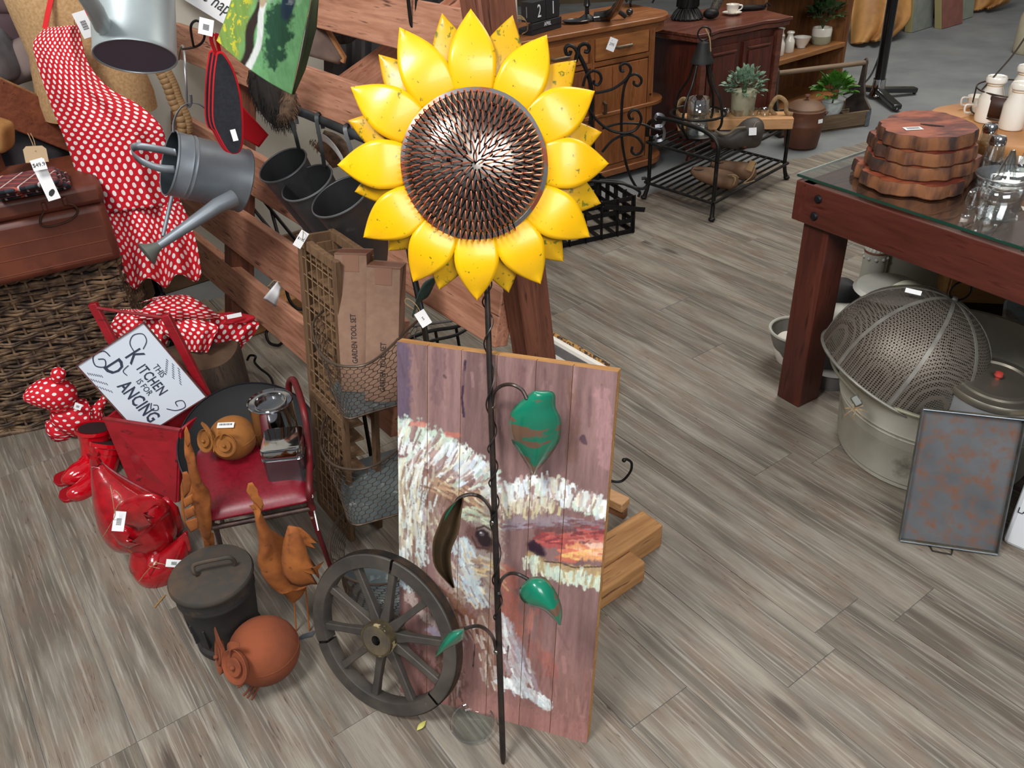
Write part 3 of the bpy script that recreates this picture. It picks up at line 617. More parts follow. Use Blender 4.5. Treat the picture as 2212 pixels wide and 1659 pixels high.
MB().lathe([(.034, .0186), (.0385, .0186), (.0392, .014), (.0392, -.004), (.0372, -.004), (.0372, .014), (.034, .0186)], 32).build('hub_band', plain((104, 92, 64), (70, 62, 52), rough=.5, metal=.5, scale=40, spot=(168, 152, 110), sthr=(.6, .66)), wheel)
MB().lathe([(0, .004), (.0112, .004), (.0112, -.05)], 6).build('axle_hole', plain((8, 8, 8), rough=.9), wheel)
for k in range(10):
    a = R(14+36*k); d = Vector((math.cos(a), math.sin(a), 0)); t = Vector((-d.y, d.x, 0)); mb = MB()
    M = frame(d*.035+Vector((0, 0, -.015)), x=t, z=d); vs = []
    prof = [(.0115, .0), (.0115, .01), (.0085, .03), (.0075, .08), (.0085, .115), (.0085, .124)]
    for w2, zz in prof: vs += [M @ Vector((sx*w2, sy*w2*1.0, zz)) for sx, sy in ((-1, -1), (1, -1), (1, 1), (-1, 1))]
    fs = [(0, 3, 2, 1), tuple(20+i for i in range(4))]+[(i*4+j, i*4+(j+1) % 4, i*4+4+(j+1) % 4, i*4+4+j) for i in range(5) for j in range(4)]
    mb.add(vs, fs).build('spoke', WOODD, wheel, bevel=.002)
# glass ring half under the picture, leaf and splinter on the floor
gp = G(1022, 1570); t = thing('glass_dish', 'clear glass dish rim lying on the floor under the picture', 'dish', Matrix.Translation(gp))
MB().lathe([(.0, .002), (.03, .002), (.042, .008), (.046, .016), (.049, .016), (.045, .006), (.033, -.0), (0, 0)], 48).build('bowl', glassm((242, 246, 246), .05, .02, .3), t)
MB().lathe([(.046, .016), (.0475, .0175), (.049, .016)], 48).build('rim', glassm((235, 240, 240), 1.0, .02, .7), t)
o = MB().grid(lambda u, v: G(900+20*v+(u-.5)*10*math.sin(PI*v), 1578-22*v+(u-.5)*7*math.sin(PI*v), .003+.004*math.sin(PI*v)), 3, 8).build('fallen_leaf', plain((186, 180, 96), rough=.6), smooth=True, solid=.0004)
o['label'] = 'tiny yellow leaf on the floor below the cart wheel'; o['category'] = 'leaf'
o = MB().beam(G(334, 1312, .002), G(357, 1285, .002), .004, .002).build('wood_splinter', plain((150, 112, 64), rough=.7), smooth=False); o['label'] = 'short pale wood splinter on the floor left of the iron pot'; o['category'] = 'splinter'
# ================= things on the floor, left =================
def loft(mb, pts, rad, n=20, sx=1.0, up=(0, 0, 1), per=None, rows=6, seam=0.0):
    """smooth tube with varying radii and uv in metres; sx flattens across"""
    P = spline(pts, rows); Rr = [p.x for p in spline([(r, 0, 0) for r in rad], rows)]; m = len(P); L = 0; vs = []; uv = []
    rm = max(Rr); N_ = None
    for i in range(m):
        t = (P[min(i+1, m-1)]-P[max(i-1, 0)]).normalized(); a = Vector(up).cross(t)
        a = a.normalized() if a.length > 1e-4 else t.orthogonal().normalized()
        if N_ is not None and a.dot(N_) < 0: a = -a
        N_ = a; c = t.cross(a); L += (P[i]-P[i-1]).length if i else 0
        for k in range(n+1):
            g = 2*PI*k/n+seam; vs.append(P[i]+a*math.cos(g)*Rr[i]*sx+c*math.sin(g)*Rr[i]); uv.append((k/n*2*PI*rm*.8, L))
    fs = [(i*(n+1)+k, i*(n+1)+k+1, (i+1)*(n+1)+k+1, (i+1)*(n+1)+k) for i in range(m-1) for k in range(n)]
    fs += [tuple(range(n, -1, -1)), tuple((m-1)*(n+1)+k for k in range(n+1))]
    return mb.add(vs, fs, uv)
def pr(r, p): return r*dep(p)/F          # pixel radius -> metres at p
def lp(mb, L, n=18, sx=1.0, up=(0, 0, 1), rows=6):
    P = [PY(u, v, y) for u, v, y, r in L]; return loft(mb, P, [pr(l[3], p) for l, p in zip(L, P)], n, sx, up, rows=rows)
def tagcard(parent, M, wd=.03, ht=.055, twine=None, lines=True, word=None, w=True):
    c = MB().box((0, 0, 0), (wd, ht, .0006), M).build('price_tag', TAG, parent, smooth=False, w=w)
    if lines:
        mb = MB()
        for i in range(11):
            mb.box((0, -ht*.18+i*ht*.032, .0006), (wd*.42, ht*(.012+.01*(i % 3 == 0)), .0003), M)
        mb.build('barcode', INK, c, smooth=False, w=w, kind='stuff'); 
    if word: text(word, wd*.42, c, M @ Matrix.Translation((0, 0, .0007)), w=w, name='writing')
    if twine: MB().tube(spline(twine, 6), .0009, 5).build('string', TWINE, parent, w=w)
    return c
def facecam(p, roll=0, tilt=0):
    n = (CAM-Vector(p)).normalized(); M = frame(p, x=_r, z=n); return M @ Matrix.Rotation(R(roll), 4, 'Z') @ Matrix.Rotation(R(tilt), 4, 'X')
def img(p, du, dv, tow):
    """direction leaning du right, dv down in view and tow toward the viewer at p"""
    n = (CAM-Vector(p)).normalized(); x = (_r-n*_r.dot(n)).normalized(); y = n.cross(x); s_ = math.sqrt(max(0, 1-tow*tow))
    d = (x*du-y*dv).normalized(); return (d*s_+n*tow).normalized()
# --- cast iron pot ---
c, r = fit(500, 1432, 146); 
CAST = plain((30, 32, 34), (52, 46, 40), rough=.72, scale=9, bmp=.35, spot=(86, 66, 46), sthr=(.56, .72), sscale=12, name='rusty cast iron'); CASTL = plain((66, 56, 46), (48, 48, 46), rough=.75, scale=10, bmp=.3, spot=(88, 66, 46), sthr=(.5, .7), sscale=9, name='rusty iron lid')
pot = thing('iron_pot', 'dark cast iron pot with flat rusty lid and bar handle', 'pot', Matrix.Translation(c)); k = r
h = .205
MB().lathe([(0, 0), (k*.92, 0), (k*.98, .006), (k*.98, .02), (k*.90, .028), (k*.94, .06), (k*1.04, h*.62), (k*1.09, h*.78), (k*1.12, h*.80), (k*1.12, h*.83), (k*1.10, h*.85), (k*1.17, h*.97), (k*1.17, h)], 56).build('pot_body', CAST, pot)
lid = MB().lathe([(k*1.17, h-.004), (k*1.2, h), (k*1.2, h+.006), (k*1.16, h+.011), (k*.6, h+.016), (0, h+.018)], 56).build('lid', CASTL, pot)
hp0 = [Matrix.Translation(-c) @ G(u, v, z) for u, v, z in ((432, 1240, h+.014), (420, 1238, h+.03), (418, 1222, h+.045), (440, 1214, h+.05), (470, 1208, h+.05), (495, 1204, h+.048), (506, 1212, h+.03), (506, 1222, h+.014))]
MB().tube(spline(hp0, 6), .0048, 8).build('lid_handle', CASTL, lid)
for i in range(3):
    q = Matrix.Rotation(R(200+i*28), 4, 'Z') @ Vector((k*.97, 0, .08)); MB().beam(q+Vector((0, 0, -.03)), q+Vector((0, 0, .03))+q.normalized()*.003, .012, .004, up=q.cross(ZZ)).build('raised_rib', CAST, pot, bevel=.001)
# --- round rusty owls ---
def owl(name, lab, M, r, rustm, eyes_dir=(-.75, -.55, -.1), up=(0, 0, 1)):
    t = thing(name, lab, 'garden ornament', M); B = MB().ball((0, 0, r*.98), (r, r, r*.95), 36, 24).build('owl_body', rustm, t)
    E = frame(Vector((0, 0, r*1.0))+Vector(eyes_dir).normalized()*r*.93, z=Vector(eyes_dir), y=Vector(up))
    for s_ in (-1, 1):
        Q = E @ Matrix.Translation((s_*r*.44, 0, .004)) @ Matrix.Rotation(R(s_*14), 4, 'Y')
        e = MB().lathe([(0, .0), (r*.44, .002), (r*.50, .012), (r*.48, .013), (r*.40, .006), (0, .004)], 28, Q).build('eye_disc', rustm, t)
        MB().lathe([(0, .012), (r*.26, .014), (r*.27, .011), (0, .009)], 24, Q).build('eye_ring', rustm, e); MB().ball((0, 0, .017), r*.075, 10, 8, Q).build('pupil', rustm, e)
        P = [E @ Vector(q) for q in ((s_*.01, r*.1, .01), (s_*r*.35, r*.55, .02), (s_*r*.75, r*.72, .012))]
        MB().strip(spline(P, 6), [r*.1+r*.12*math.sin(PI*i/12) for i in range(13)], .002, E.to_3x3() @ Vector((0, 0, 1))).build('brow_feather', rustm, t)
    MB().prism([(0, r*.12), (r*.10, 0), (0, -r*.3), (-r*.10, 0)], .006, E @ Matrix.Translation((0, -r*.1, .012))).build('beak', rustm, t)
    for s_ in (-1, 1):
        for k_ in range(3):
            a = math.atan2(eyes_dir[1], eyes_dir[0])+s_*.35+(k_-1)*.16; d = Vector((math.cos(a), math.sin(a), 0))
            MB().tube([d*r*.45+Vector((0, 0, r*.14)), d*r*.8+Vector((0, 0, r*.06)), d*r*.98+Vector((0, 0, .002))], .0022, 6).build('claw', rustm, t)
    MB().tube([Vector((math.cos(a), math.sin(a), 0))*r*1.001*math.cos(.1)+Vector((0, 0, r*.98+r*.1)) for a in [2*PI*i/40 for i in range(40)]], .0009, 5, closed=True).build('seam', rustm, t)
    return t
r = .05
for _ in range(6): c = G(570, 1404, r); r = 76*dep(c)/F
c.z = 0
RUSTR = plain((134, 68, 38), (108, 54, 30), rough=.92, scale=9, bmp=.25, bd=.001, spot=(96, 52, 36), sthr=(.6, .75), sscale=14, name='fresh rust')
oq = c+ZZ*r; owl('rusty_owl', 'round red-rusted tin owl on the floor in front of the iron pot', Matrix.Translation(c), r, RUSTR, eyes_dir=img(oq, -.93, .3, .42), up=img(oq, .5, -.86, 0))
# --- rusty hens ---
def plate(name, pts, y, m, par, th=.0012, y2=None, bulge=0):
    """cut sheet from an outline (pixels) at depth y (y2 at the end), triangulated as a fan ribbon"""
    P = [PY(u, v, y+((y2-y)*i/(len(pts)-1) if y2 else 0)) for i, (u, v) in enumerate(pts)]; c0 = sum(P, Vector())/len(P); n = len(P); R_ = [c0-Vector((0, bulge, 0))]
    for f in (.3, .55, .78, 1.0): R_ += [c0*(1-f)+p*f-Vector((0, bulge*(1-f*f), 0)) for p in P]
    fs = [(0, i+1, (i+1) % n+1) for i in range(n)]+[(1+k*n+i, 1+k*n+n+i, 1+k*n+n+(i+1) % n, 1+k*n+(i+1) % n) for k in range(3) for i in range(n)]
    return MB().add(R_, fs).build(name, m, par, w=True, solid=th)
RUSTO = plain((168, 98, 40), (130, 70, 26), rough=.88, scale=16, bmp=.3, bd=.001, spot=(84, 46, 22), sthr=(.58, .74), sscale=40, name='orange rust')
g = G(640, 1365); hen = thing('rusty_hen', 'rusted sheet metal hen with raised neck standing behind the small red-rusted owl', 'garden ornament', Matrix.Translation(g)); hy = g.y+.02
mb = MB(); lp(mb, [(552, 1082, hy-.04, 4), (556, 1108, hy-.04, 11), (566, 1138, hy-.035, 18), (580, 1175, hy-.02, 32), (604, 1215, hy-.01, 44), (628, 1250, hy, 40), (634, 1280, hy, 22), (632, 1300, hy, 5)], 20, .6); mb.build('hen_body', RUSTO, hen, w=True)
plate('comb', [(532, 1060), (536, 1044), (545, 1042), (550, 1050), (556, 1056), (558, 1070), (566, 1078), (570, 1092), (566, 1104), (556, 1092), (545, 1082)], hy-.045, RUSTO, hen)
plate('beak', [(545, 1090), (538, 1092), (546, 1100), (554, 1100)], hy-.045, RUSTO, hen)
plate('wing', [(622, 1136), (640, 1138), (652, 1160), (662, 1186), (664, 1196), (682, 1222), (668, 1216), (684, 1240), (672, 1238), (686, 1262), (672, 1262), (650, 1268), (628, 1262), (612, 1240), (608, 1210), (612, 1170)], hy-.065, RUSTO, hen, bulge=.02)
plate('far_wing', [(624, 1134), (650, 1140), (688, 1172), (664, 1162), (684, 1186), (660, 1180), (640, 1200)], hy+.03, RUSTO, hen, bulge=.005)
plate('tail_feather', [(672, 1230), (700, 1212), (684, 1232), (690, 1250)], hy-.02, RUSTO, hen)
for u0, u1 in ((632, 640), (660, 668)):
    lg = MB().tube([PY(u0, 1268, hy), PY(u0+4, 1310, hy), G(u1, 1362, .002)], .0022, 6).build('leg', RUSTO, hen, w=True)
MB().prism([(0, 0), (.045, .012), (.05, .03), (.02, .02)], .001, Matrix.Translation((-.002, -.03, .001))).build('stand_plate', GALV, hen)
g = G(470, 1275); rst = thing('tall_rusty_rooster', 'tall narrow rusted rooster with cut-out wings between the red box and the red seat', 'garden ornament', Matrix.Translation(g)); ry = g.y-.03
mb = MB(); lp(mb, [(403, 935, ry-.03, 4), (406, 965, ry-.03, 8), (414, 1000, ry-.03, 13), (424, 1045, ry-.02, 19), (434, 1090, ry-.02, 25), (440, 1125, ry-.01, 23), (444, 1155, ry, 12), (446, 1170, ry, 3)], 20, .6); mb.build('rooster_body', RUSTO, rst, w=True)
plate('comb', [(399, 950), (398, 932), (402, 920), (410, 938), (412, 956), (406, 966)], ry-.035, RUSTO, rst)
for k_, pts in enumerate(([(394, 1020), (404, 1018), (414, 1040), (410, 1062), (398, 1076), (396, 1050)], [(396, 1078), (416, 1066), (418, 1084), (399, 1098)], [(398, 1102), (418, 1092), (424, 1112), (404, 1122)], [(400, 1126), (424, 1118), (430, 1140), (412, 1150)])):
    plate('wing_feather', pts, ry-.06, RUSTO, rst, bulge=.004)
plate('back_plate', [(390, 1050), (398, 1020), (400, 1060), (396, 1100), (402, 1140), (392, 1110)], ry-.05, RUSTO, rst)
for us in ((444, 456), (454, 470)): MB().strip([PY(us[0], 1150, ry), G(us[1], 1262, .002)], [.016, .006], .001, (0, -1, .3)).build('leg', RUSTO, rst, w=True)
# --- red glazed hens ---
REDG = plain((176, 10, 24), (136, 8, 18), rough=.2, scale=34, bmp=.5, bd=.003, coat=.9, spot=(78, 20, 16), sthr=(.66, .76), sscale=14, name='red glazed tin')
g = G(312, 1262); hy = g.y+.10
rh = thing('red_hen', 'large glossy red tin hen with open neck and a barcode tag on twine', 'garden ornament', Matrix.Translation(G(300, 1235)))
c0 = rh.matrix_world.translation; hy = c0.y+.03
mb = MB(); lp(mb, [(204, 988, hy+.05, 10), (211, 1008, hy+.05, 17), (230, 1042, hy+.04, 37), (256, 1080, hy+.03, 62), (286, 1116, hy+.02, 82), (312, 1142, hy+.01, 82), (330, 1162, hy, 62), (344, 1178, hy, 36), (350, 1186, hy, 8)], 36, .85, rows=8); mb.build('hen_body', REDG, rh, w=True)
mb = MB()
for i in range(9):
    a = 2*PI*i/9; p = PY(205+11*math.cos(a), 988+5*math.sin(a), hy+.05+.012*math.sin(a)); q = p+Vector((.006*math.cos(a), 0, .016+.006*(i % 2))); t_ = Vector((-math.sin(a)*.006, .004*math.cos(a), 0)); mb.add([p-t_, p+t_, q], [(0, 1, 2)])
mb.build('jagged_neck', REDG, rh, w=True, smooth=False, solid=.001)
plate('wing', [(300, 1068), (330, 1066), (352, 1074), (338, 1080), (318, 1090), (340, 1092), (322, 1100), (318, 1112), (336, 1118), (318, 1122), (330, 1136), (300, 1146), (262, 1130), (250, 1100), (268, 1080)], hy-.085, REDG, rh, bulge=.012)
plate('wing', [(240, 1150), (268, 1140), (282, 1150), (270, 1156), (290, 1166), (276, 1168), (308, 1176), (280, 1184), (258, 1176)], hy-.085, REDG, rh, bulge=.01)
plate('tail_feather', [(330, 1080), (360, 1072), (385, 1095), (398, 1140), (388, 1166), (360, 1150), (346, 1110)], hy+.04, REDG, rh, bulge=.02)
p = PY(257, 1126, hy-.14); tagcard(rh, facecam(p, -4), .026, .047, [PY(247, 1058, hy-.125), PY(262, 1075, hy-.14), PY(250, 1100, hy-.143), PY(246, 1120, hy-.143), PY(222, 1160, hy-.12)])
MB().tube(spline([PY(248, 1110, hy-.143), PY(243, 1075, hy-.13), PY(238, 1048, hy-.11)], 6), .0009, 5).build('string', TWINE, rh, w=True)
g = G(338, 1270); rc = thing('red_chick', 'small glossy red tin chick with upturned tail and a white barcode tag', 'garden ornament', Matrix.Translation(Vector((g.x, g.y, 0))))
cy = g.y+.055
mb = MB(); lp(mb, [(296, 1176, cy-.01, 6), (302, 1186, cy-.01, 20), (318, 1208, cy, 42), (340, 1222, cy, 53), (362, 1215, cy, 44), (384, 1190, cy+.005, 26), (398, 1160, cy+.01, 9), (404, 1148, cy+.012, 3)], 28, .95); mb.build('chick_body', REDG, rc, w=True)
MB().tube([PY(288, 1192, cy-.02), PY(278, 1188, cy-.03)], [.005, .001], 8).build('beak', plain((196, 96, 40), rough=.5), rc, w=True, label='orange beak')
plate('tail_feather', [(392, 1170), (398, 1150), (406, 1156), (410, 1170), (414, 1190), (400, 1200)], cy, REDG, rc)
p = PY(375, 1217, cy-.075); tagcard(rc, facecam(p, 86), .019, .036, [PY(300, 1256, cy-.06), PY(330, 1222, cy-.075), PY(360, 1222, cy-.078), PY(392, 1260, cy-.06)])
MB().tube(spline([PY(362, 1222, cy-.077), PY(332, 1214, cy-.075), PY(322, 1222, cy-.07), PY(345, 1228, cy-.077)], 6), .0009, 5).build('string', TWINE, rc, w=True)
# --- gum boots ---
BOOT = plain((196, 6, 26), (176, 4, 22), rough=.12, scale=4, coat=1, name='red rubber')
def boot(lab, toe, L, gy):
    t = thing('gumboot', lab, 'boot', Matrix.Translation(G(*toe)), 'pair of red gumboots'); mb = MB(); P = []
    lp(mb, L, 24, .95, rows=8); mb.build('boot_upper', BOOT, t, w=True)
    p = PY(L[0][0], L[0][1], L[0][2]); rr = pr(L[0][3], p)
    MB().lathe([(rr*.9, -.03), (rr*.97, .002), (rr*1.06, .004), (rr*1.06, -.008), (rr*.98, -.012)], 32, frame(p, x=_r, z=(p-PY(L[1][0], L[1][1], L[1][2])))).build('boot_collar', BOOT, t, w=True)
    MB().lathe([(0, .0), (rr*.88, -.0)], 32, frame(p+(p-PY(L[1][0], L[1][1], L[1][2])).normalized()*.0015, x=_r, z=(p-PY(L[1][0], L[1][1], L[1][2])))).build('boot_lining', plain((40, 6, 10), rough=.9), t, w=True)
    a, b_ = G(*toe), G(toe[0]+58, toe[1]-22); d = (b_-a).normalized(); 
    M = frame((a+b_)/2+Vector((0, .03, .006)), x=d, z=ZZ); MB().prism(spl2([(-.075, 0), (-.06, .034), (0, .034), (.075, .03), (.09, 0), (.075, -.03), (0, -.034), (-.06, -.034), (-.075, 0)], 4)[:-1], .01, M @ Matrix.Translation((0, 0, -.006))).build('sole', plain((150, 10, 24), rough=.4), t, w=True, bevel=.002)
    return t
gy = G(150, 1055).y
boot('red rubber gumboot nearer the woven basket', (135, 1048), [(203, 925, gy+.13, 36), (206, 955, gy+.12, 31), (203, 990, gy+.10, 28), (188, 1012, gy+.06, 27), (166, 1024, gy+.03, 24), (148, 1034, gy+.01, 17), (136, 1040, gy+.005, 7)], gy)
gy = G(160, 1085).y
boot('red rubber gumboot touching the large red hen', (148, 1082), [(232, 955, gy+.17, 38), (228, 985, gy+.15, 32), (220, 1018, gy+.12, 29), (204, 1044, gy+.08, 28), (180, 1060, gy+.04, 25), (158, 1068, gy+.015, 18), (146, 1074, gy+.005, 7)], gy)
# --- polka dog ---
DOT = polka(pitch=.0245, r=.165); ty = G(140, 950).y
dog = thing('fabric_dog', 'red polka dot stuffed dog doorstop in front of the woven basket', 'doorstop', Matrix.Translation(G(150, 950)))
DD = lambda L: [(a, b_, ty+d, r_) for a, b_, d, r_ in L]
mb = MB(); lp(mb, DD([(50, 858, -.04, 5), (60, 857, -.035, 16), (82, 853, -.02, 29), (110, 850, 0, 37), (135, 855, .02, 34), (150, 862, .04, 16), (154, 864, .045, 3)]), 24); mb.build('head', DOT, dog, w=True)
mb = MB(); lp(mb, DD([(124, 826, .0, 3), (124, 818, .0, 13), (126, 808, 0, 15), (127, 800, 0, 12), (128, 797, 0, 3)]), 16); mb.build('ear', DOT, dog, w=True)
mb = MB(); lp(mb, DD([(116, 880, .02, 12), (132, 890, .02, 33), (155, 898, .03, 41), (180, 902, .05, 42), (202, 892, .07, 28), (212, 880, .08, 10)]), 24); mb.build('torso', DOT, dog, w=True)
mb = MB(); lp(mb, DD([(122, 905, .03, 22), (128, 925, .02, 26), (135, 940, .02, 22), (136, 948, .02, 8)]), 20); mb.build('front_leg', DOT, dog, w=True)
mb = MB(); lp(mb, DD([(175, 915, .05, 24), (182, 930, .04, 22), (184, 938, .04, 8)]), 20); mb.build('hind_leg', DOT, dog, w=True)
mb = MB(); lp(mb, DD([(205, 888, .07, 12), (222, 868, .08, 9), (232, 850, .09, 7)]), 14); mb.build('tail', DOT, dog, w=True)
mb = MB(); lp(mb, DD([(226, 852, .09, 8), (232, 843, .09, 16), (238, 828, .09, 20), (240, 815, .09, 15), (241, 808, .09, 4)]), 18); mb.build('tail_tip', DOT, dog, w=True)
p = PY(168, 878, ty-.01); tagcard(dog, facecam(p, -20), .022, .02, None)
MB().tube(spline([PY(110, 888, ty-.05), PY(135, 886, ty-.06), PY(158, 872, ty-.01)], 6), .0025, 8).build('collar', plain((180, 8, 26), rough=.7), dog, w=True)
# --- red wooden tool box with tall handle, holding the sign ---
REDB = wood((138, 14, 26), (168, 26, 40), 0, 4, 6, .45, dark=(84, 14, 20), bmp=.1, coat=.2); REDT = plain((150, 44, 48), (124, 26, 34), rough=.6, scale=30, name='worn red edge')
b0, b1 = G(282, 1040), G(382, 1085); zt = .20
t0, t1 = G(226, 905, zt), G(388, 930, zt); dpt = Vector((.10, .26, 0)).normalized()*.17
box = thing('red_tool_box', 'dark red wooden box with two posts and a dowel handle holding the white sign', 'box', Matrix.Translation((b0+b1)/2))
def panel(par, name, q, th, m, **k):
    """four-corner board given thickness"""
    a = [Vector(x) for x in q]; n = (a[1]-a[0]).cross(a[3]-a[0]).normalized(); return MB().add([x+n*th/2 for x in a]+[x-n*th/2 for x in a], [(0, 1, 2, 3), (7, 6, 5, 4), (0, 4, 5, 1), (1, 5, 6, 2), (2, 6, 7, 3), (3, 7, 4, 0)]).build(name, m, par, w=True, bevel=.0015, smooth=False, **k)
c0, c1, e0, e1 = b0+dpt*.75, b1+dpt*.75, t0+dpt*1.0, t1+dpt*1.0
panel(box, 'front_panel', (b0, b1, t1, t0), .010, REDB); panel(box, 'back_panel', (c0, c1, e1, e0), .010, REDB)
panel(box, 'end_panel', (b0, c0, e0, t0), .010, REDB); panel(box, 'end_panel', (b1, c1, e1, t1), .010, REDB); panel(box, 'bottom_panel', (b0, b1, c1, c0), .010, REDB)
mb = MB()
for i in range(2): mb
MB().beam(t0-(t1-t0).normalized()*.004+ZZ*.002, t1+(t1-t0).normalized()*.004+ZZ*.002, .012, .006).build('top_edge', REDT, box, w=True)
pA, pB = PY(200, 655, e0.y+.02), PY(357, 680, e1.y+.02)
MB().beam(e0+ZZ*-.12, pA, .018, .026, up=(1, 0, .2)).build('handle_post', REDB, box, w=True, bevel=.002); MB().beam(e1+ZZ*-.12, pB, .018, .026, up=(1, 0, .2)).build('handle_post', REDB, box, w=True, bevel=.002)
MB().tube([PY(200, 664, pA.y), PY(350, 686, pB.y)], .0052, 10).build('dowel', REDT, box, w=True)
# sign
sy = t0.y+.015
sT, sR, sL = PY(310, 697, sy+.055), PY(446, 857, sy+.02), PY(232, 840, sy+.01)
SM = frame(sT, x=sR-sT, y=-(sL-sT)); sw, sh = (sR-sT).length, (sL-sT).length
sign = thing('kitchen_sign', 'white enamel sign reading THIS KITCHEN IS FOR DANCING standing in the red box', 'sign', SM)
MB().box((sw/2, -sh/2, -.003), (sw, sh, .004)).build('sign_plate', plain((214, 222, 232), rough=.25, coat=.3), sign, bevel=.001)
EDG = plain((74, 52, 60), (120, 70, 54), rough=.6, scale=60, name='chipped sign edge')
for q, d in (((sw/2, 0), (sw+.004, .003)), ((sw/2, -sh), (sw+.004, .003)), ((0, -sh/2), (.003, sh)), ((sw, -sh/2), (.003, sh))): MB().box((q[0], q[1], -.001), (d[0], d[1], .008)).build('sign_edge', EDG, sign, smooth=False)
NAVY = plain((52, 58, 78), rough=.6, name='navy print')
def ST(s, x, y, size, sx=.8, off=0.0, space=1.0): return text(s, size*sh, sign, Matrix.Translation((x*sw, -y*sh, .0)), NAVY, sx=sx, w=False, off=off, space=space)
ST('THIS', .50, .25, .12, .7); ST('ITCHEN', .54, .40, .19, .62, .0005, 1.04); ST('K', .235, .37, .32, .62, .0006); ST('IS FOR', .56, .535, .115, .7); ST('ANCING', .66, .72, .25, .6, .0009, 1.02); ST('D', .22, .66, .34, .6, .001)
def swirl(pts, r_=.0016): MB().strip([Vector((x*sw, -y*sh, .0006)) for x, y in spl2(pts, 8)], r_*1.6, .0006, (0, 0, 1)).build('swash', NAVY, sign, smooth=False)
swirl([(.22, .22), (.17, .12), (.09, .1), (.05, .2), (.1, .3), (.2, .33)]); swirl([(.28, .5), (.3, .6), (.36, .6)]); swirl([(.88, .5), (.95, .42), (.97, .3), (.9, .27), (.87, .35), (.92, .37)]); swirl([(.1, .6), (.02, .62), (.01, .76), (.1, .82), (.16, .74), (.1, .68), (.06, .74)], .002)
swirl([(.74, .6), (.8, .66), (.84, .6), (.8, .56), (.77, .6)])
for bx, by, bs in ((.52, .06, 1), (.2, .98, -1)):
    for j in range(3):
        mb = MB()
        for q in range(7):
            for s_ in (-1, 1):
                x = bx+(j-1)*.07+q*.020*(1 if j == 1 else .8+j*.2); y = by+bs*(.0+q*.018)+(j-1)*-.02*bs
                mb.ball((x*sw+s_*.0022, -y*sh, .0004), (.0028, .0012, .0002), 6, 4)
        mb.build('wheat_print', NAVY, sign, kind='stuff')
# --- child's chair with things on the seat ---
VINYL = plain((124, 14, 32), (104, 10, 26), rough=.38, scale=120, bmp=.25, bd=.0006, name='red vinyl'); REDPIPE = plain((112, 18, 24), (78, 34, 34), rough=.5, scale=30, metal=.2, spot=(176, 150, 120), sthr=(.68, .74), sscale=26, name='chipped red paint')
zs = .27; A, B, C_, D_ = G(437, 985, zs), G(455, 1128, zs), G(672, 1085, zs), G(642, 952, zs)
ch = thing('child_chair', 'small child chair with red vinyl seat and chipped red tube back', 'chair', Matrix.Translation(Vector(((A+C_)/2).to_tuple()[:2]+(0,))))
def seatf(u, v):
    p = (A*(1-u)+D_*u)*(1-v)+(B*(1-u)+C_*u)*v; e = min(u, 1-u, v, 1-v); return p+ZZ*(.022*min(1, e*7)**.5)
mb = MB().grid(seatf, 24, 24); mb.build('seat_cushion', VINYL, ch, w=True, solid=.02, off=-1, bevel=.004)
for a_, b_ in ((B, C_), (A, B), (C_, D_), (D_, A)): MB().tube([a_-ZZ*.018, b_-ZZ*.018], .007, 10).build('seat_rail', plain((60, 42, 40), (90, 70, 60), rough=.5, metal=.4, scale=30), ch, w=True)
for p, q in ((B, (488, 1262)), (C_, (742, 1222)), (A, (470, 1110)), (D_, (668, 1090))):
    f_ = G(*q); f_ = Vector((p.x+(f_.x-p.x)*.3, p.y+(f_.y-p.y)*.3, 0.004)); MB().tube([p-ZZ*.018+(((A+C_)/2)-p)*.06, f_], .0065, 10).build('leg', REDPIPE if p is C_ else plain((84, 66, 66), rough=.4, metal=.5), ch, w=True)
bk = spline([PY(624, 852, D_.y+.03), PY(624, 830, D_.y+.03), PY(630, 820, D_.y+.02), PY(638, 828, D_.y+.0), PY(657, 890, (D_.y+C_.y)/2), PY(668, 980, (D_.y+C_.y)/2-.04), PY(668, 1055, C_.y-.005), PY(670, 1085, C_.y), PY(676, 1100, C_.y)], 8)
MB().tube(bk, .0085, 12).build('back_tube', REDPIPE, ch, w=True)
MB().tube(spline([PY(671, 1062, C_.y-.012), PY(676, 1074, C_.y-.014), PY(667, 1075, C_.y-.012)], 5), .001, 5).build('string', TAG, ch, w=True)
MB().box((0, 0, 0), (.003, .06, .001), facecam(PY(682, 1120, C_.y-.01), 14)).build('price_tag', TAG, ch, smooth=False, w=True)
bk_y = D_.y
# tins
ph = .15; pc = G(583, 866, zs+.024+ph); rr = 49*dep(pc)/F; pc.z = zs+.024; print('can', pc, rr)
can = thing('paint_tin', 'round polished tin with recessed lid at the back of the red seat', 'tin', Matrix.Translation(pc))
MB().lathe([(0, 0), (rr*.96, 0), (rr*.98, .003), (rr*.95, .006), (rr*.95, ph-.006), (rr*.98, ph-.003), (rr, ph), (rr*.97, ph+.002), (rr*.93, ph-.003), (rr*.72, ph-.004)], 48).build('tin_body', CHROME, can)
MB().lathe([(rr*.72, ph-.004), (rr*.70, ph), (rr*.66, ph), (rr*.63, ph-.010), (0, ph-.010)], 48).build('tin_lid', CHROME, can)
q0 = G(618, 1066, zs+.02); kx = (G(658, 1050, zs+.02)-G(566, 1060, zs+.02)).normalized(); wx = 90*dep(q0)/F*.95; tc0 = G(609, 947, zs+.022+.112); tc0.z = zs+.022; print('tin', tc0, wx); 
tin = thing('square_tin', 'tall rounded-square polished tin with fitted lid at the front of the red seat', 'tin', frame(tc0, x=kx, z=ZZ))
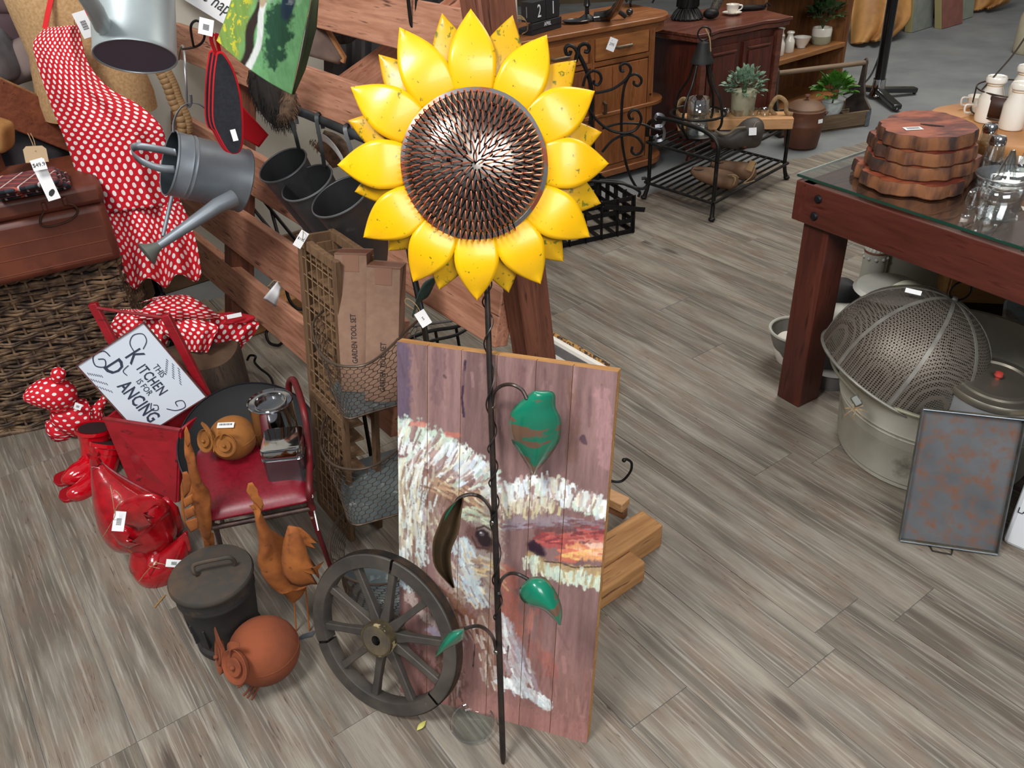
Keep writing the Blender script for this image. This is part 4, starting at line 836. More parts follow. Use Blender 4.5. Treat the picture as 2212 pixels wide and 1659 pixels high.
def rsq(w_, r_, n=5):
    out = []
    for cx, cy, a0 in ((w_-r_, w_-r_, 0), (-w_+r_, w_-r_, 90), (-w_+r_, -w_+r_, 180), (w_-r_, -w_+r_, 270)):
        for i in range(n+1): a = R(a0+90*i/n); out.append((cx+r_*math.cos(a), cy+r_*math.sin(a)))
    return out
def rsqbody(mb, rings, r_):
    n = len(rsq(1, .1)); vs = []
    for w_, z in rings: vs += [Vector((x, y, z)) for x, y in rsq(w_, min(r_, w_*.9))]
    fs = [(i*n+k, i*n+(k+1) % n, (i+1)*n+(k+1) % n, (i+1)*n+k) for i in range(len(rings)-1) for k in range(n)]; fs += [tuple(range(n-1, -1, -1)), tuple((len(rings)-1)*n+k for k in range(n))]
    return mb.add(vs, fs)
hw = wx*.5; th = .108
rsqbody(MB(), [(hw*1.01, 0), (hw*1.02, .003), (hw, .006), (hw, th-.03), (hw*1.02, th-.028), (hw*1.02, th-.025), (hw*.98, th-.022), (hw*.98, th-.016)], hw*.3).build('tin_body', plain((120, 120, 123), rough=.28, metal=.85), tin)
for z_ in (.003, th-.027): MB().tube([Vector((x, y, z_)) for x, y in rsq(hw*1.025, hw*.3)], .0016, 6, closed=True).build('bright_seam', CHROME, tin)
rsqbody(MB(), [(hw*1.03, th-.018), (hw*1.05, th-.015), (hw*1.04, th-.002), (hw*1.0, th+.003), (hw*.95, th+.004)], hw*.3).build('tin_lid', CHROME, tin)
oc = G(512, 990, zs+.02); orr = 50*dep(oc)/F
RUSTB = plain((148, 92, 34), (122, 74, 28), rough=.85, scale=14, bmp=.15, spot=(96, 56, 22), sthr=(.6, .78), sscale=18, name='brown rust')
ow = owl('seat_owl', 'brown rusted tin owl with barcode sticker sitting on the red seat', Matrix.Translation(oc+Vector((0, .01, 0))), orr, RUSTB, eyes_dir=img(oc, -.93, .36, .78), up=img(oc, .24, -.97, 0))
sM = ow.matrix_world @ frame(Vector((.0, -.35, .94)).normalized()*orr*1.01+Vector((0, 0, orr*.96)), z=(0, -.35, .94), x=(1, 0, -.05)); st = MB().box((0, 0, 0), (.042, .016, .0006), sM).build('barcode_sticker', TAG, ow, w=True, smooth=False)
mb = MB()
for i in range(12): mb.box((-.016+i*.0028, .002, .0005), (.0012+(i % 3)*.0004, .006, .0004), sM)
mb.build('barcode', INK, st, w=True, smooth=False, kind='stuff')
# big black bowl leaning behind the seat
bc = G(530, 985, .14)+Vector((.0, .06, 0)); bn = (CAM-bc).normalized()+Vector((0, .0, .9)); 
bowl = thing('black_bowl', 'wide shallow black steel bowl standing on edge behind the red child seat', 'bowl', frame(bc, x=_r, z=bn)); br = 148*dep(bc)/F
MB().lathe([(0, -.04), (br*.5, -.038), (br*.85, -.018), (br*.985, .004), (br, .004), (br*.99, -.002), (br*.86, -.024), (br*.5, -.044), (0, -.046)], 56).build('bowl_body', plain((9, 9, 11), (16, 16, 19), rough=.7, scale=10), bowl)
MB().tube([Vector((math.cos(a)*br, math.sin(a)*br, .004)) for a in [2*PI*i/56 for i in range(56)]], .003, 6, closed=True).build('rolled_rim', plain((30, 31, 38), rough=.4, metal=.5), bowl)
# ================= hanging and stacked goods, left =================
# --- woven basket ---
WICK = plain((58, 42, 32), (122, 96, 70), rough=.75, scale=26, thr=(.4, .62), spot=(52, 34, 24), sthr=(.58, .7), sscale=70, bmp=.2, name='willow rod')
b0 = G(0, 942); b1 = G(352, 868); bx = (b1-b0).normalized(); by = ZZ.cross(bx); BH = .53; bw = (b1-b0).length+.45
bk = thing('wicker_basket', 'big brown woven willow basket on the floor under the old suitcase', 'basket', frame(b1, x=-bx, z=ZZ))
def weave(name, o, dx, length, rows, par, ph=0):
    mb = MB(); outn = dx.cross(ZZ); nst = max(4, int(length/.052)); st = []
    for i in range(rows):
        z = .012+(BH-.03)*i/(rows-1); pts = []; sg = 1 if (i//2) % 2 else -1; m = nst*4; dz = random.uniform(-.003, .003)
        for k in range(m+1):
            x = length*k/m; pts.append(o+dx*x+outn*(sg*.0068*math.cos(PI*k/4.0+ph))+ZZ*(z+dz+.0025*math.sin(k*.9+i)))
        mb.tube(pts, random.uniform(.0042, .0056), 5)
    f = mb.build(name, WICK, par, w=True, kind='stuff')
    for k in range(nst+1):
        p = o+dx*(length*k/nst); MB().tube([p, p+ZZ*BH], .0048, 5).build('stake', WICK, par, w=True)
weave('woven_front', b1, -bx, bw, 50, bk); weave('woven_side', b1, by, .38, 50, bk, 1)
for o_, d_, l_ in ((b1, -bx, bw), (b1, by, .38)):
    for j in range(3):
        pts = [o_+d_*(l_*k/60)+ZZ*(BH+.006)+(d_.cross(ZZ)*math.cos(k*.9+j*2.1)+ZZ*math.sin(k*.9+j*2.1))*.010 for k in range(61)]
        MB().tube(pts, .0068, 6).build('rim_braid', WICK, bk, w=True)
    for zz in (.006, .12): MB().tube([o_+d_*(l_*k/40)+ZZ*(zz+.003*math.sin(k))+d_.cross(ZZ)*-.008 for k in range(41)], .007, 6).build('band', WICK, bk, w=True)
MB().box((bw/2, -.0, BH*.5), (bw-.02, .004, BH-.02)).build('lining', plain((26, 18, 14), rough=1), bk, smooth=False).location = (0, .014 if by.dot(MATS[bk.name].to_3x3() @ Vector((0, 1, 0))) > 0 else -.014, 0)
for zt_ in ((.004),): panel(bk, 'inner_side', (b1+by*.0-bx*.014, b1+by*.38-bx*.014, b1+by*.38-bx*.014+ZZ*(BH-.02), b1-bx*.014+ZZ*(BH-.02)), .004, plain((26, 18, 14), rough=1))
panel(bk, 'basket_lid', (b1+ZZ*BH, b1+ZZ*BH-bx*bw, b1+ZZ*BH-bx*bw+by*.38, b1+ZZ*BH+by*.38), .01, plain((40, 28, 20), (60, 44, 30), rough=.9, scale=60, bmp=.5))
# --- suitcase ---
LEA = plain((82, 38, 25), (108, 54, 34), rough=.5, scale=7, bmp=.15, spot=(70, 32, 22), sthr=(.6, .78), sscale=11, name='worn brown leather')
zb = BH+.022; s1 = G(222, 572, zb); sx = (G(0, 622, zb)-s1).normalized(); sx = Vector((sx.x, sx.y, 0)).normalized(); sb = Vector((-sx.y, sx.x, 0)); sb = sb if sb.y > 0 else -sb
case = thing('suitcase', 'old reddish brown leather suitcase with wire handle on the woven basket', 'suitcase', frame(s1, x=sx, z=ZZ))
sgn = 1 if (MATS[case.name].to_3x3() @ Vector((0, 1, 0))).dot(sb) > 0 else -1
SL, SD_, SH = .62, .36, .235
MB().box((SL/2-.06, sgn*SD_/2, SH*.40), (SL, SD_, SH*.8)).build('case_body', LEA, case, bevel=.022)
MB().box((SL/2-.06, sgn*SD_/2, SH*.93), (SL+.012, SD_+.012, SH*.26)).build('case_lid', LEA, case, bevel=.016)
hx = [case.matrix_world.inverted() @ PL(u, v, s1-sb*.012, sb) for u, v in ((98, 452), (88, 470), (90, 486), (112, 488), (150, 476), (168, 458), (160, 444), (142, 440))]
MB().tube(spline(hx, 6), .0032, 7).build('wire_handle', plain((84, 56, 40), (60, 44, 34), rough=.5, metal=.5), case)
for q in (hx[0], hx[-1]): MB().box(q+Vector((0, 0, .008)), (.012, .012, .024)).build('handle_bracket', LEA, case, bevel=.003)
for zz in (.03, .075, .12): MB().box((SL/2-.06, -sgn*.0006, zz), (SL-.05, .002, .002)).build('stitched_ridge', plain((120, 66, 44), rough=.6), case, smooth=False)
# folded plaid cloth, tags, dark clothes
def dm():
    m, nt, b = nodes('tartan'); co = N(nt, 'TexCoord').outputs['Object']; sp_ = N(nt, 'SeparateXYZ'); nt.links.new(co, sp_.inputs[0])
    def band(ax, fr, w_, ph): x = math_(nt, 'FRACT', math_(nt, 'MULTIPLY_ADD', sp_.outputs[ax], fr, ph)); return math_(nt, 'LESS_THAN', x, w_)
    c = mixc(nt, math_(nt, 'MULTIPLY', band(0, 22, .45, 0), .7), (20, 26, 36), (46, 60, 66)); c = mixc(nt, math_(nt, 'MULTIPLY', band(2, 40, .4, .3), .5), c, (120, 36, 36))
    c = mixc(nt, math_(nt, 'MULTIPLY', band(0, 22, .10, .4), .8), c, (190, 186, 180)); c = mixc(nt, math_(nt, 'MULTIPLY', band(1, 30, .12, .1), .7), c, (190, 80, 60)); nt.links.new(c, b.inputs['Base Color']); b.inputs['Roughness'].default_value = .9; return m
TART = dm(); ztop = zb+SH*1.06
cl_ = thing('folded_tartan', 'folded dark tartan shirt lying on the old suitcase', 'cloth', Matrix.Translation(G(70, 405, ztop)))
for i in range(4):
    p = G(74-6*i, 402-4*i, ztop+.012+.017*i); M = frame(p, x=sx, z=ZZ); MB().box((0, 0, 0), (.19-.01*i, .14, .014), M).build('fold', TART, cl_, w=True, bevel=.006)
DARKC = plain((52, 46, 50), (34, 32, 36), rough=.9, scale=12, name='charcoal cloth')
def pillow(name, lab, cat, u, v, y, rx, ry, rz, m, rot=0, sq=.5):
    p = PY(u, v, y); t = thing(name, lab, cat, Matrix.Translation(p)); k = dep(p)/F
    def f(a, b_):
        th_ = 2*PI*a; ph = -PI/2+PI*b_; sg = lambda x: math.copysign(abs(x)**sq, x)
        q = Vector((rx*k*sg(math.cos(ph))*sg(math.cos(th_)), rz*sg(math.sin(th_))*abs(math.cos(ph))**sq, ry*k*sg(math.sin(ph))*.95)); q += q*.07*noise.noise(q*16+Vector((u, v, 0)))
        return Matrix.Rotation(R(rot), 4, 'Y') @ q
    MB().grid(f, 32, 18).build(name+'_body', m, t, merge=True, sub=1); return t, p, k
MAUV = plain((86, 66, 70), (106, 84, 84), rough=.8, scale=5, name='mauve felt'); MAU2 = plain((112, 96, 94), (130, 114, 108), rough=.85, scale=6, name='taupe felt')
shy = PY(60, 250, 2.35).y
for (lab, u, v, rx, ry, m, rot) in (('soft mauve felt bag at the top left corner of the shelf', 30, -30, 95, 58, MAUV, 8), ('dark mauve felt bag under the topmost one on the shelf', 28, 58, 90, 50, plain((62, 44, 50), (78, 58, 62), rough=.85, scale=6), 6), ('taupe felt bag lowest of the stack on the shelf', 50, 128, 80, 44, MAU2, -16)):
    t, p, k_ = pillow('felt_bag', lab, 'bag', u, v, 2.98 if m is not MAU2 else 2.92, rx, ry, .12, m, rot)
    MB().tube([p+Vector((rx*k_*.93*math.cos(a)*1.0, -.105-.0*a, ry*k_*.2*math.sin(a*2))) for a in [(-1+2*i/16)*1.0+PI/2 for i in range(17)]], .003, 6).build('tan_piping', plain((150, 112, 92), rough=.8), t, w=True)
t, p, k_ = pillow('grey_hat', 'grey felt hat brim at the left edge above the shelf board', 'hat', -8, 120, 2.75, 22, 58, .10, plain((120, 118, 122), (100, 98, 104), rough=.9), -6, .7)
pillow('dark_jumper', 'charcoal knitted jumper heaped on the suitcase behind the tag', 'cloth', 55, 330, 2.80, 100, 62, .13, DARKC, -20)
pillow('tan_pouch', 'tan leather pouch at the left edge under the shelf board', 'pouch', -2, 292, 2.5, 24, 34, .05, plain((170, 124, 70), (146, 100, 54), rough=.7), 20)
shelf = thing('shelf_board', 'red brown timber board running off the left edge above the suitcase', 'shelf', Matrix.Translation(PY(60, 240, 2.38)))
a_, b_ = PY(-120, 168, 2.52), PY(200, 306, 2.82); MB().beam(a_, b_, .035, .124, up=(.0, -.1, 1)).build('board', wood((104, 54, 36), (138, 78, 52), 0, 5, 12, .55, dark=(66, 30, 22)), shelf, w=True, bevel=.003)
MB().beam(a_+Vector((0, .02, .066)), b_+Vector((0, .02, .066)), .05, .010).build('top_edge', wood((130, 92, 56), (160, 118, 76), 0, 5, 12, .7), shelf, w=True, bevel=.002)
MB().beam(a_+Vector((0, .06, -.6)), a_+Vector((0, .06, .06)), .05, .05, up=(1, 0, 0)).build('post', REDP, shelf, w=True)
p = PY(77, 333, 2.12); kt = thing('kraft_tag', 'brown kraft luggage tag with white price slip hanging below the shelf board', 'tag', Matrix.Translation(p)); M = facecam(p, 3)
MB().prism([(-.026, -.02), (.026, -.02), (.026, .012), (.018, .02), (-.018, .02), (-.026, .012)], .001, M).build('kraft_card', plain((176, 150, 118), rough=.85), kt, w=True, smooth=False)
M2 = facecam(PY(98, 388, 2.10), 17); c2 = MB().box((0, 0, 0), (.030, .105, .0008), M2).build('long_card', TAG, kt, w=True, smooth=False)
MB().prism(spl2([(-.008, -.03), (-.004, -.022), (.006, -.018), (.009, -.024), (.004, -.031), (-.004, -.035), (-.008, -.03)], 3)[:-1], .0004, M2 @ Matrix.Translation((0, -.008, .0006))).build('beetle_print', INK, c2, w=True, smooth=False)
M3 = facecam(PY(84, 356, 2.09), 12); c3 = MB().box((0, 0, 0), (.032, .026, .0008), M3).build('price_slip', TAG, kt, w=True, smooth=False); text('$49.9', .013, c3, M3 @ Matrix.Translation((0, 0, .001)), w=True, name='writing')
MB().tube(spline([PY(60, 288, 2.34), PY(68, 305, 2.2), PY(76, 326, 2.12)], 4), .001, 5).build('string', TWINE, kt, w=True)
MB().tube(spline([PY(66, 288, 2.34), PY(74, 305, 2.2), PY(77, 326, 2.12)], 4), .001, 5).build('string', TWINE, kt, w=True)
# --- stump, cloth, dress form ---
c, r = fit(470, 950, 170); sh_ = hfit(c, r, 800)
stump = thing('tree_stump', 'dark sawn tree stump under the crumpled polka dot cloth', 'stump', Matrix.Translation(c))
MB().lathe([(0, 0), (r*1.05, 0), (r*1.0, sh_*.5), (r*.97, sh_*.96), (r*.93, sh_)], 40, wob=.12).build('bark', wood((46, 36, 28), (76, 60, 44), 2, 8, 10, .9, dark=(24, 18, 14), bmp=.9), stump)
MB().lathe([(r*.94, sh_-.002), (r*.5, sh_+.001), (0, sh_+.001)], 40, wob=.12).build('sawn_top', wood((70, 52, 38), (98, 76, 54), 0, 5, 2, .9), stump)
fz = lambda u, v: 0
cloth = thing('polka_cloth', 'crumpled red polka dot dress folded on the tree stump', 'dress', Matrix.Translation(PY(400, 705, 2.45)))
def sheet(par, name, rows, y0, m, nu=40, nv=None, fold=(6, .012), bulge=.0, ph=0, uvs=1.0, th=.0016, bx=None):
    """cloth between left and right outlines (pixel rows top to bottom); y0 depth or list"""
    LL = spl2([q[0] for q in rows], 6); RR = spl2([q[1] for q in rows], 6); n = len(LL)-1
    ys = [p.x for p in spline([(q, 0, 0) for q in (y0 if isinstance(y0, (list, tuple)) else [y0]*len(rows))], 6)]
    def f(u, v):
        i = min(int(v*n), n-1); t = v*n-i; a = [LL[i][k]*(1-t)+LL[i+1][k]*t for k in (0, 1)]; b_ = [RR[i][k]*(1-t)+RR[i+1][k]*t for k in (0, 1)]
        y = ys[i]*(1-t)+ys[i+1]*t; amp = fold[1]*(.25+.75*v)
        y += amp*math.sin(fold[0]*2*PI*u+ph+v*1.7)+amp*.5*math.sin(fold[0]*3.3*PI*u+v*3)-bulge*math.sin(PI*u)
        return PY(a[0]*(1-u)+b_[0]*u, a[1]*(1-u)+b_[1]*u, y)
    a0 = f(0, .5); a1 = f(1, .5); wd_ = (a1-a0).length; hh = (f(.5, 1)-f(.5, 0)).length
    return MB().grid(f, nu, nv or 40, lambda u, v: (u*wd_*uvs*1.05, -v*hh*uvs)).build(name, m, par, w=True, solid=th)
DOT2 = polka(bg=(196, 8, 30), pitch=.027, r=.215)
sheet(cloth, 'top_fold', [((300, 655), (330, 650)), ((345, 640), (400, 637)), ((310, 665), (455, 668)), ((290, 690), (475, 688))], [2.52, 2.48, 2.36, 2.36], DOT2, fold=(3, .02))
sheet(cloth, 'left_fold', [((262, 668), (300, 668)), ((245, 690), (360, 690)), ((240, 712), (365, 728)), ((262, 742), (350, 760)), ((270, 790), (330, 792))], [2.42, 2.38, 2.36, 2.34, 2.34], DOT2, fold=(3, .022), ph=1)
sheet(cloth, 'front_fold', [((345, 690), (440, 690)), ((350, 715), (470, 705)), ((372, 735), (462, 728)), ((385, 758), (448, 762))], [2.36, 2.32, 2.31, 2.31], DOT2, fold=(2, .016), ph=2)
sheet(cloth, 'right_fold', [((455, 678), (548, 688)), ((450, 700), (560, 702)), ((448, 728), (542, 730)), ((462, 748), (526, 745)), ((500, 762), (512, 772))], [2.44, 2.40, 2.40, 2.40, 2.40], DOT2, fold=(2, .014), ph=.5)
sheet(cloth, 'red_waistband', [((468, 678), (495, 674)), ((480, 690), (548, 682)), ((478, 700), (545, 696))], [2.46, 2.41, 2.39], plain((170, 8, 28), rough=.8), fold=(1, .01))
M = facecam(PY(506, 682, 2.37), 12); tagcard(cloth, M, .045, .013, lines=False)
FORM = plain((196, 160, 116), (172, 136, 92), rough=.95, scale=120, bmp=.6, bd=.002, spot=(140, 106, 70), sthr=(.6, .8), sscale=160, name='jute cloth')
axp = PY(216, 235, 2.78); base = G(350, 650, .22)
form = thing('dress_form', 'jute covered dressmaker form on a black pole wearing the polka dot apron', 'mannequin', Matrix.Translation(Vector((base.x, base.y, 0))))
kq = dep(axp)/F; bz = axp.z
MB().lathe([(0, -.0), (.150, .0), (.178, .01), (.180, .06), (.168, .14), (.158, .2), (.168, .30), (.176, .40), (.14, .50), (.07, .56), (.05, .60), (0, .62)], 40, Matrix.Translation((axp.x, axp.y, bz-.02)), sy=.78).build('torso', FORM, form, w=True)
MB().tube([Vector((axp.x+.105, axp.y-.13, bz+.1*i/5)) for i in range(6)], .004, 6).build('seam_cord', TWINE, form, w=True)
MB().tube([Vector((base.x, base.y, .0)), Vector((axp.x, axp.y, bz))], .011, 12).build('pole', plain((18, 18, 22), rough=.15, metal=.8), form, w=True)
MB().lathe([(0, .02), (.02, .02), (.021, .03), (.017, .034), (.021, .04), (.021, .05), (.015, .056), (.013, .09)], 20, Matrix.Translation((base.x, base.y, .20))).build('pole_collar', plain((50, 54, 66), rough=.12, metal=.9), form, w=True)
for k in range(3): MB().tube([Vector((base.x, base.y, .06)), Vector((base.x+.16*math.cos(k*2.1+.5), base.y+.16*math.sin(k*2.1+.5), .008))], .008, 8).build('foot', IRON, form, w=True)
apron = thing('polka_apron', 'red and white polka dot apron with ruffled hem hanging on the dress form', 'apron', Matrix.Translation(PY(220, 300, 2.55)))
DOTA = polka(bg=(200, 8, 32), pitch=.0265, r=.215)
rowsA = [((97, 60), (170, 54)), ((73, 92), (178, 95)), ((78, 130), (193, 140)), ((97, 190), (236, 190)), ((115, 240), (302, 228)), ((133, 285), (346, 270)), ((152, 335), (360, 312)), ((172, 400), (372, 385)), ((195, 465), (392, 440))]
sheet(apron, 'bodice', rowsA, [2.62, 2.60, 2.58, 2.56, 2.55, 2.54, 2.54, 2.54, 2.54], DOTA, nu=48, nv=48, fold=(2.2, .014), bulge=.05)
LL = [(195, 462), (203, 500), (209, 545), (213, 597)]; RR = [(392, 438), (412, 480), (428, 530), (437, 585)]
def ruf(u, v):
    a = spl2(LL, 6); b_ = spl2(RR, 6); i = min(int(v*18), 17); t = v*18-i; A_ = [a[i][k]*(1-t)+a[i+1][k]*t for k in (0, 1)]; B_ = [b_[i][k]*(1-t)+b_[i+1][k]*t for k in (0, 1)]
    w_ = math.sin(u*3.4*2*PI+.6); return PY(A_[0]*(1-u)+B_[0]*u+4*v*math.cos(u*21), A_[1]*(1-u)+B_[1]*u+v*(12*w_+8+ (14*math.sin(PI*u))), 2.52+.035*v*w_-.02*v)
MB().grid(ruf, 96, 20, lambda u, v: (u*.40, -.5-v*.2)).build('ruffle', DOTA, apron, w=True, solid=.0015)
MB().strip([PY(97, 62, 2.61), PY(103, 30, 2.62), PY(112, -10, 2.64), PY(116, -40, 2.66)], .014, .002, (0, -1, 0)).build('neck_strap', plain((206, 26, 30), rough=.8), apron, w=True)
MB().strip([PY(168, 56, 2.60), PY(180, 40, 2.58), PY(190, 20, 2.6), PY(200, -20, 2.62)], .012, .002, (0, -1, 0)).build('neck_strap', plain((206, 26, 30), rough=.8), apron, w=True)
p = PY(182, 53, 2.47); tagcard(apron, facecam(p, 17), .034, .066, [PY(165, 60, 2.55), PY(160, 45, 2.5), PY(170, 36, 2.47)])
# --- watering cans ---
def hollow(rs_, th=.0015): return rs_
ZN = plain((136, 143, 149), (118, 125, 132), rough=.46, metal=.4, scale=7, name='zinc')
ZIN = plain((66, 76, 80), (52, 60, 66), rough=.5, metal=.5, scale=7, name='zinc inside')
A_, B_ = PY(366, 352, 2.38), PY(520, 390, 2.44); axd = (B_-A_).normalized(); axd = img(A_, .97, .25, -.22); LNG = 162*dep(A_)/F; rc_ = 69*dep(A_)/F
can = thing('watering_can', 'grey zinc watering can hanging on its side in front of the apron', 'watering can', frame(A_, z=axd, x=img(A_, .25, -.97, 0)))
MB().lathe([(rc_*.99, .0), (rc_*1.02, -.002), (rc_*1.03, .003), (rc_*1.0, .006), (rc_*1.0, .04), (rc_*1.02, .044), (rc_*1.0, .048), (rc_*1.0, .052), (rc_*1.02, .056), (rc_, .06), (rc_*1.02, LNG-.01), (rc_*1.05, LNG-.003), (rc_*1.03, LNG), (rc_*.9, LNG-.004), (0, LNG-.004)], 56).build('can_body', ZN, can)
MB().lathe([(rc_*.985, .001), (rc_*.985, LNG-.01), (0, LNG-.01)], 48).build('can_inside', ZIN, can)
def band(par, pts, wid, y, m=ZN, name='handle', ys=None, th=.002, nr=None):
    P = spline([PY(u, v, yy) for (u, v), yy in zip(pts, ys or [y]*len(pts))], 6); MB().strip(P, wid, th, nr or (1, 0, .2)).build(name, m, par, w=True)
def band2(par, pts, ys, wid, m=ZN, name='handle', axis=None):
    P = spline([PY(u, v, yy) for (u, v), yy in zip(pts, ys)], 6); ax = axis or axd; vs = []
    for q in P: vs += [q-ax*wid/2, q+ax*wid/2]
    n = len(P); MB().add(vs, [(2*i, 2*i+1, 2*i+3, 2*i+2) for i in range(n-1)]).build(name, m, par, w=True, solid=.002)
band2(can, [(381, 330), (340, 322), (296, 316), (284, 326), (300, 345), (340, 362), (378, 366)], [2.36, 2.38, 2.38, 2.34, 2.28, 2.28, 2.30], .022, axis=ZZ)
band2(can, [(375, 286), (376, 262), (388, 236), (408, 223), (432, 226), (452, 244), (462, 262)], [2.36, 2.37, 2.38, 2.40, 2.43, 2.46, 2.49], .014, axis=Vector((0, -1, .2)).normalized())
MB().tube([PY(505, 428, 2.34), PY(470, 444, 2.30), PY(400, 492, 2.24), PY(344, 530, 2.20)], [.025, .022, .016, .012], 16).build('spout', ZN, can, w=True)
sp0 = PY(344, 530, 2.20); sd = (PY(300, 560, 2.16)-sp0).normalized(); MB().lathe([(.010, -.004), (.013, .003), (.018, .018), (.034, .040), (.036, .043), (.034, .044), (0, .046)], 32, frame(sp0, z=sd, x=ZZ)).build('rose', plain((112, 116, 110), rough=.5, metal=.4), can, w=True)
MB().tube([PY(371, 425, 2.30), PY(352, 510, 2.22)], .0055, 10).build('brace', ZN, can, w=True)
hookm = plain((150, 152, 156), rough=.3, metal=.8)
hk = thing('wire_hook', 'thin steel hook holding the lower watering can', 'hook', Matrix.Translation(PY(400, 160, 2.42)))
MB().tube(spline([PY(386, 128, 2.6), PY(390, 104, 2.55), PY(396, 102, 2.5), PY(399, 135, 2.44), PY(402, 180, 2.41), PY(404, 224, 2.40), PY(408, 231, 2.40), PY(413, 222, 2.40), PY(412, 204, 2.40)], 6), .0036, 8).build('hook_wire', hookm, hk, w=True)
A2 = PY(293, 124, 1.98); ax2 = img(A2, .10, -.99, -.40); r2 = 85*dep(A2)/F
can2 = thing('watering_can', 'pale silver watering can hanging at the top with its grey base towards the viewer', 'watering can', frame(A2, z=ax2, x=_r))
SILV = plain((176, 186, 186), (160, 170, 172), rough=.4, metal=.45, scale=6, name='silver paint')
MB().lathe([(0, .004), (r2*.95, .004), (r2*.97, 0), (r2*1.0, .0), (r2*1.01, .004), (r2*.99, .01), (r2*1.03, .24), (r2*1.05, .244)], 56).build('can_body', SILV, can2)
MB().lathe([(0, .0025), (r2*.955, .0025)], 48).build('can_base', plain((92, 92, 108), rough=.5, metal=.3), can2)
MB().tube([PY(222, 56, 1.93), PY(205, 20, 1.88), PY(178, -20, 1.84), PY(150, -70, 1.80)], [.019, .018, .017, .016], 16).build('spout', SILV, can2, w=True)
MB().tube([PY(300, -60, 2.0), PY(305, -300, 2.1), PY(306, -330, 2.1)], .003, 6).build('hanging_wire', hookm, can2, w=True)
MB().lathe([(.0, 0), (.03, .0)], 8, Matrix.Translation(PY(306, -330, 2.1))).build('ceiling_clip', hookm, can2, w=True)
# --- bead strand, mitts, tote, signs ---
BEAD = wood((136, 104, 66), (164, 132, 92), 0, 20, 2, .6, bmp=.1)
bs = thing('bead_strand', 'looped strand of pale wooden beads behind the watering cans', 'beads', Matrix.Translation(PY(380, 220, 2.66)))
path = spline([PY(u, v, 2.66) for u, v in ((350, 150), (360, 168), (370, 190), (378, 214), (388, 236), (398, 262), (400, 284))], 4)
for i, q in enumerate(path[::1]):
    for s_ in ((-1, 1) if i % 2 else (1,)):
        MB().ball(q+Vector((s_*.007, s_*.006, 0)), .0155, 14, 10).build('bead', BEAD, bs, w=True)
mitt = thing('oven_mitts', 'bundle of black felt oven mitts with bright red edges on a loop', 'oven mitts', Matrix.Translation(PY(490, 220, 2.05)))
BLKF = plain((26, 27, 33), (34, 35, 42), rough=.95, scale=150, bmp=.3, name='black felt'); REDF = plain((196, 12, 28), rough=.95, name='red felt')
out = spl2([(470, 118), (464, 160), (461, 215), (462, 262), (474, 292), (494, 326), (510, 330), (519, 318), (522, 290), (521, 250), (515, 200), (500, 150), (480, 118), (470, 118)], 4)[:-1]
for j in range(3):
    yy = 2.0+.03*j; P = [PY(u-8*j+(3*j if v > 280 else 0), v-1.5*j, yy) for u, v in out]; Q = [p+Vector((-.002, .012, 0)) for p in P]; n = len(P)
    MB().add(P+Q, [tuple(range(n)), tuple(range(2*n-1, n-1, -1))]+[(i, (i+1) % n, n+(i+1) % n, n+i) for i in range(n)]).build('mitt', BLKF, mitt, w=True, smooth=False)
    MB().tube([(p+q)/2 for p, q in zip(P, Q)], .0042, 6, closed=True).build('red_edge', REDF, mitt, w=True)
for du in (0, 12): MB().strip(spline([PY(470+du*.5, 122, 2.02), PY(460+du, 100, 2.01), PY(456+du, 82, 2.0), PY(462+du*.6, 72, 2.0)], 5), .008, .002, (0, -1, 0)).build('hanging_loop', REDF, mitt, w=True)
tagcard(mitt, facecam(PY(445, 58, 1.98), -14), .03, .034)
tagcard(mitt, facecam(PY(506, 292, 1.97), 12), .012, .026, lines=False)
MB().tube(spline([PY(418, 100, 2.15), PY(412, 60, 2.1), PY(422, 45, 2.1), PY(436, 52, 2.1), PY(442, 75, 2.1), PY(436, 92, 2.12), PY(420, 102, 2.15), PY(395, 106, 2.2)], 6), .003, 6).build('iron_ring', IRON, mitt, w=True)
rp = thing('red_pot_holder', 'plain red felt pot holder hanging behind the black mitts', 'pot holder', Matrix.Translation(PY(550, 270, 2.5)))
plate('felt_square', [(522, 228), (580, 292), (560, 318), (522, 296)], 2.5, REDF, rp, th=.005)
# green printed tote
tot = thing('green_tote', 'tote bag printed with green pasture and a white and black animal', 'bag', Matrix.Translation(PY(580, 90, 1.95)))
def tote(u, v):
    a = (505-37*(v**1.2), -20+(108)*v) if v < 1 else (468, 88); b_ = (675-45*v, -20+225*v); q = (a[0]*(1-u)+b_[0]*u, a[1]*(1-u)+b_[1]*u+10*math.sin(PI*u)*v); return PY(q[0], q[1], 1.95-.03*math.sin(PI*u))
nu, nv = 90, 90; mb = MB().grid(tote, nu, nv); o = mb.build('printed_front', pm, tot, w=True, solid=.002)
U, V = np.meshgrid(np.linspace(0, 1, nu+1), np.linspace(0, 1, nv+1)); U = U.ravel(); V = V.ravel(); cc = np.zeros((U.size, 3))
nn_ = vnoise(U+.2, V+.1, 14, 14, 4, 5); n2_ = vnoise(U, V, 30, 12, 3, 8); cc[:] = np.array(lin((104, 156, 104)))*(.8+.4*nn_[:, None])
def blend(mask, c): 
    global cc
    mask = np.clip(mask, 0, 1)[:, None]; cc = cc*(1-mask)+np.array(lin(c))*mask
blend((.30-U)*8+.5+(n2_-.5), (112, 140, 66)); blend(((.30-U)*8)*(n2_ > .6), (190, 180, 50)); blend((1-np.hypot((U-.66)/.19, (V-.45)/.40))*4+(nn_-.5)*5, (34, 70, 50)); blend((1-np.hypot((U-.72)/.10, (V-.1)/.25))*4, (26, 44, 60))
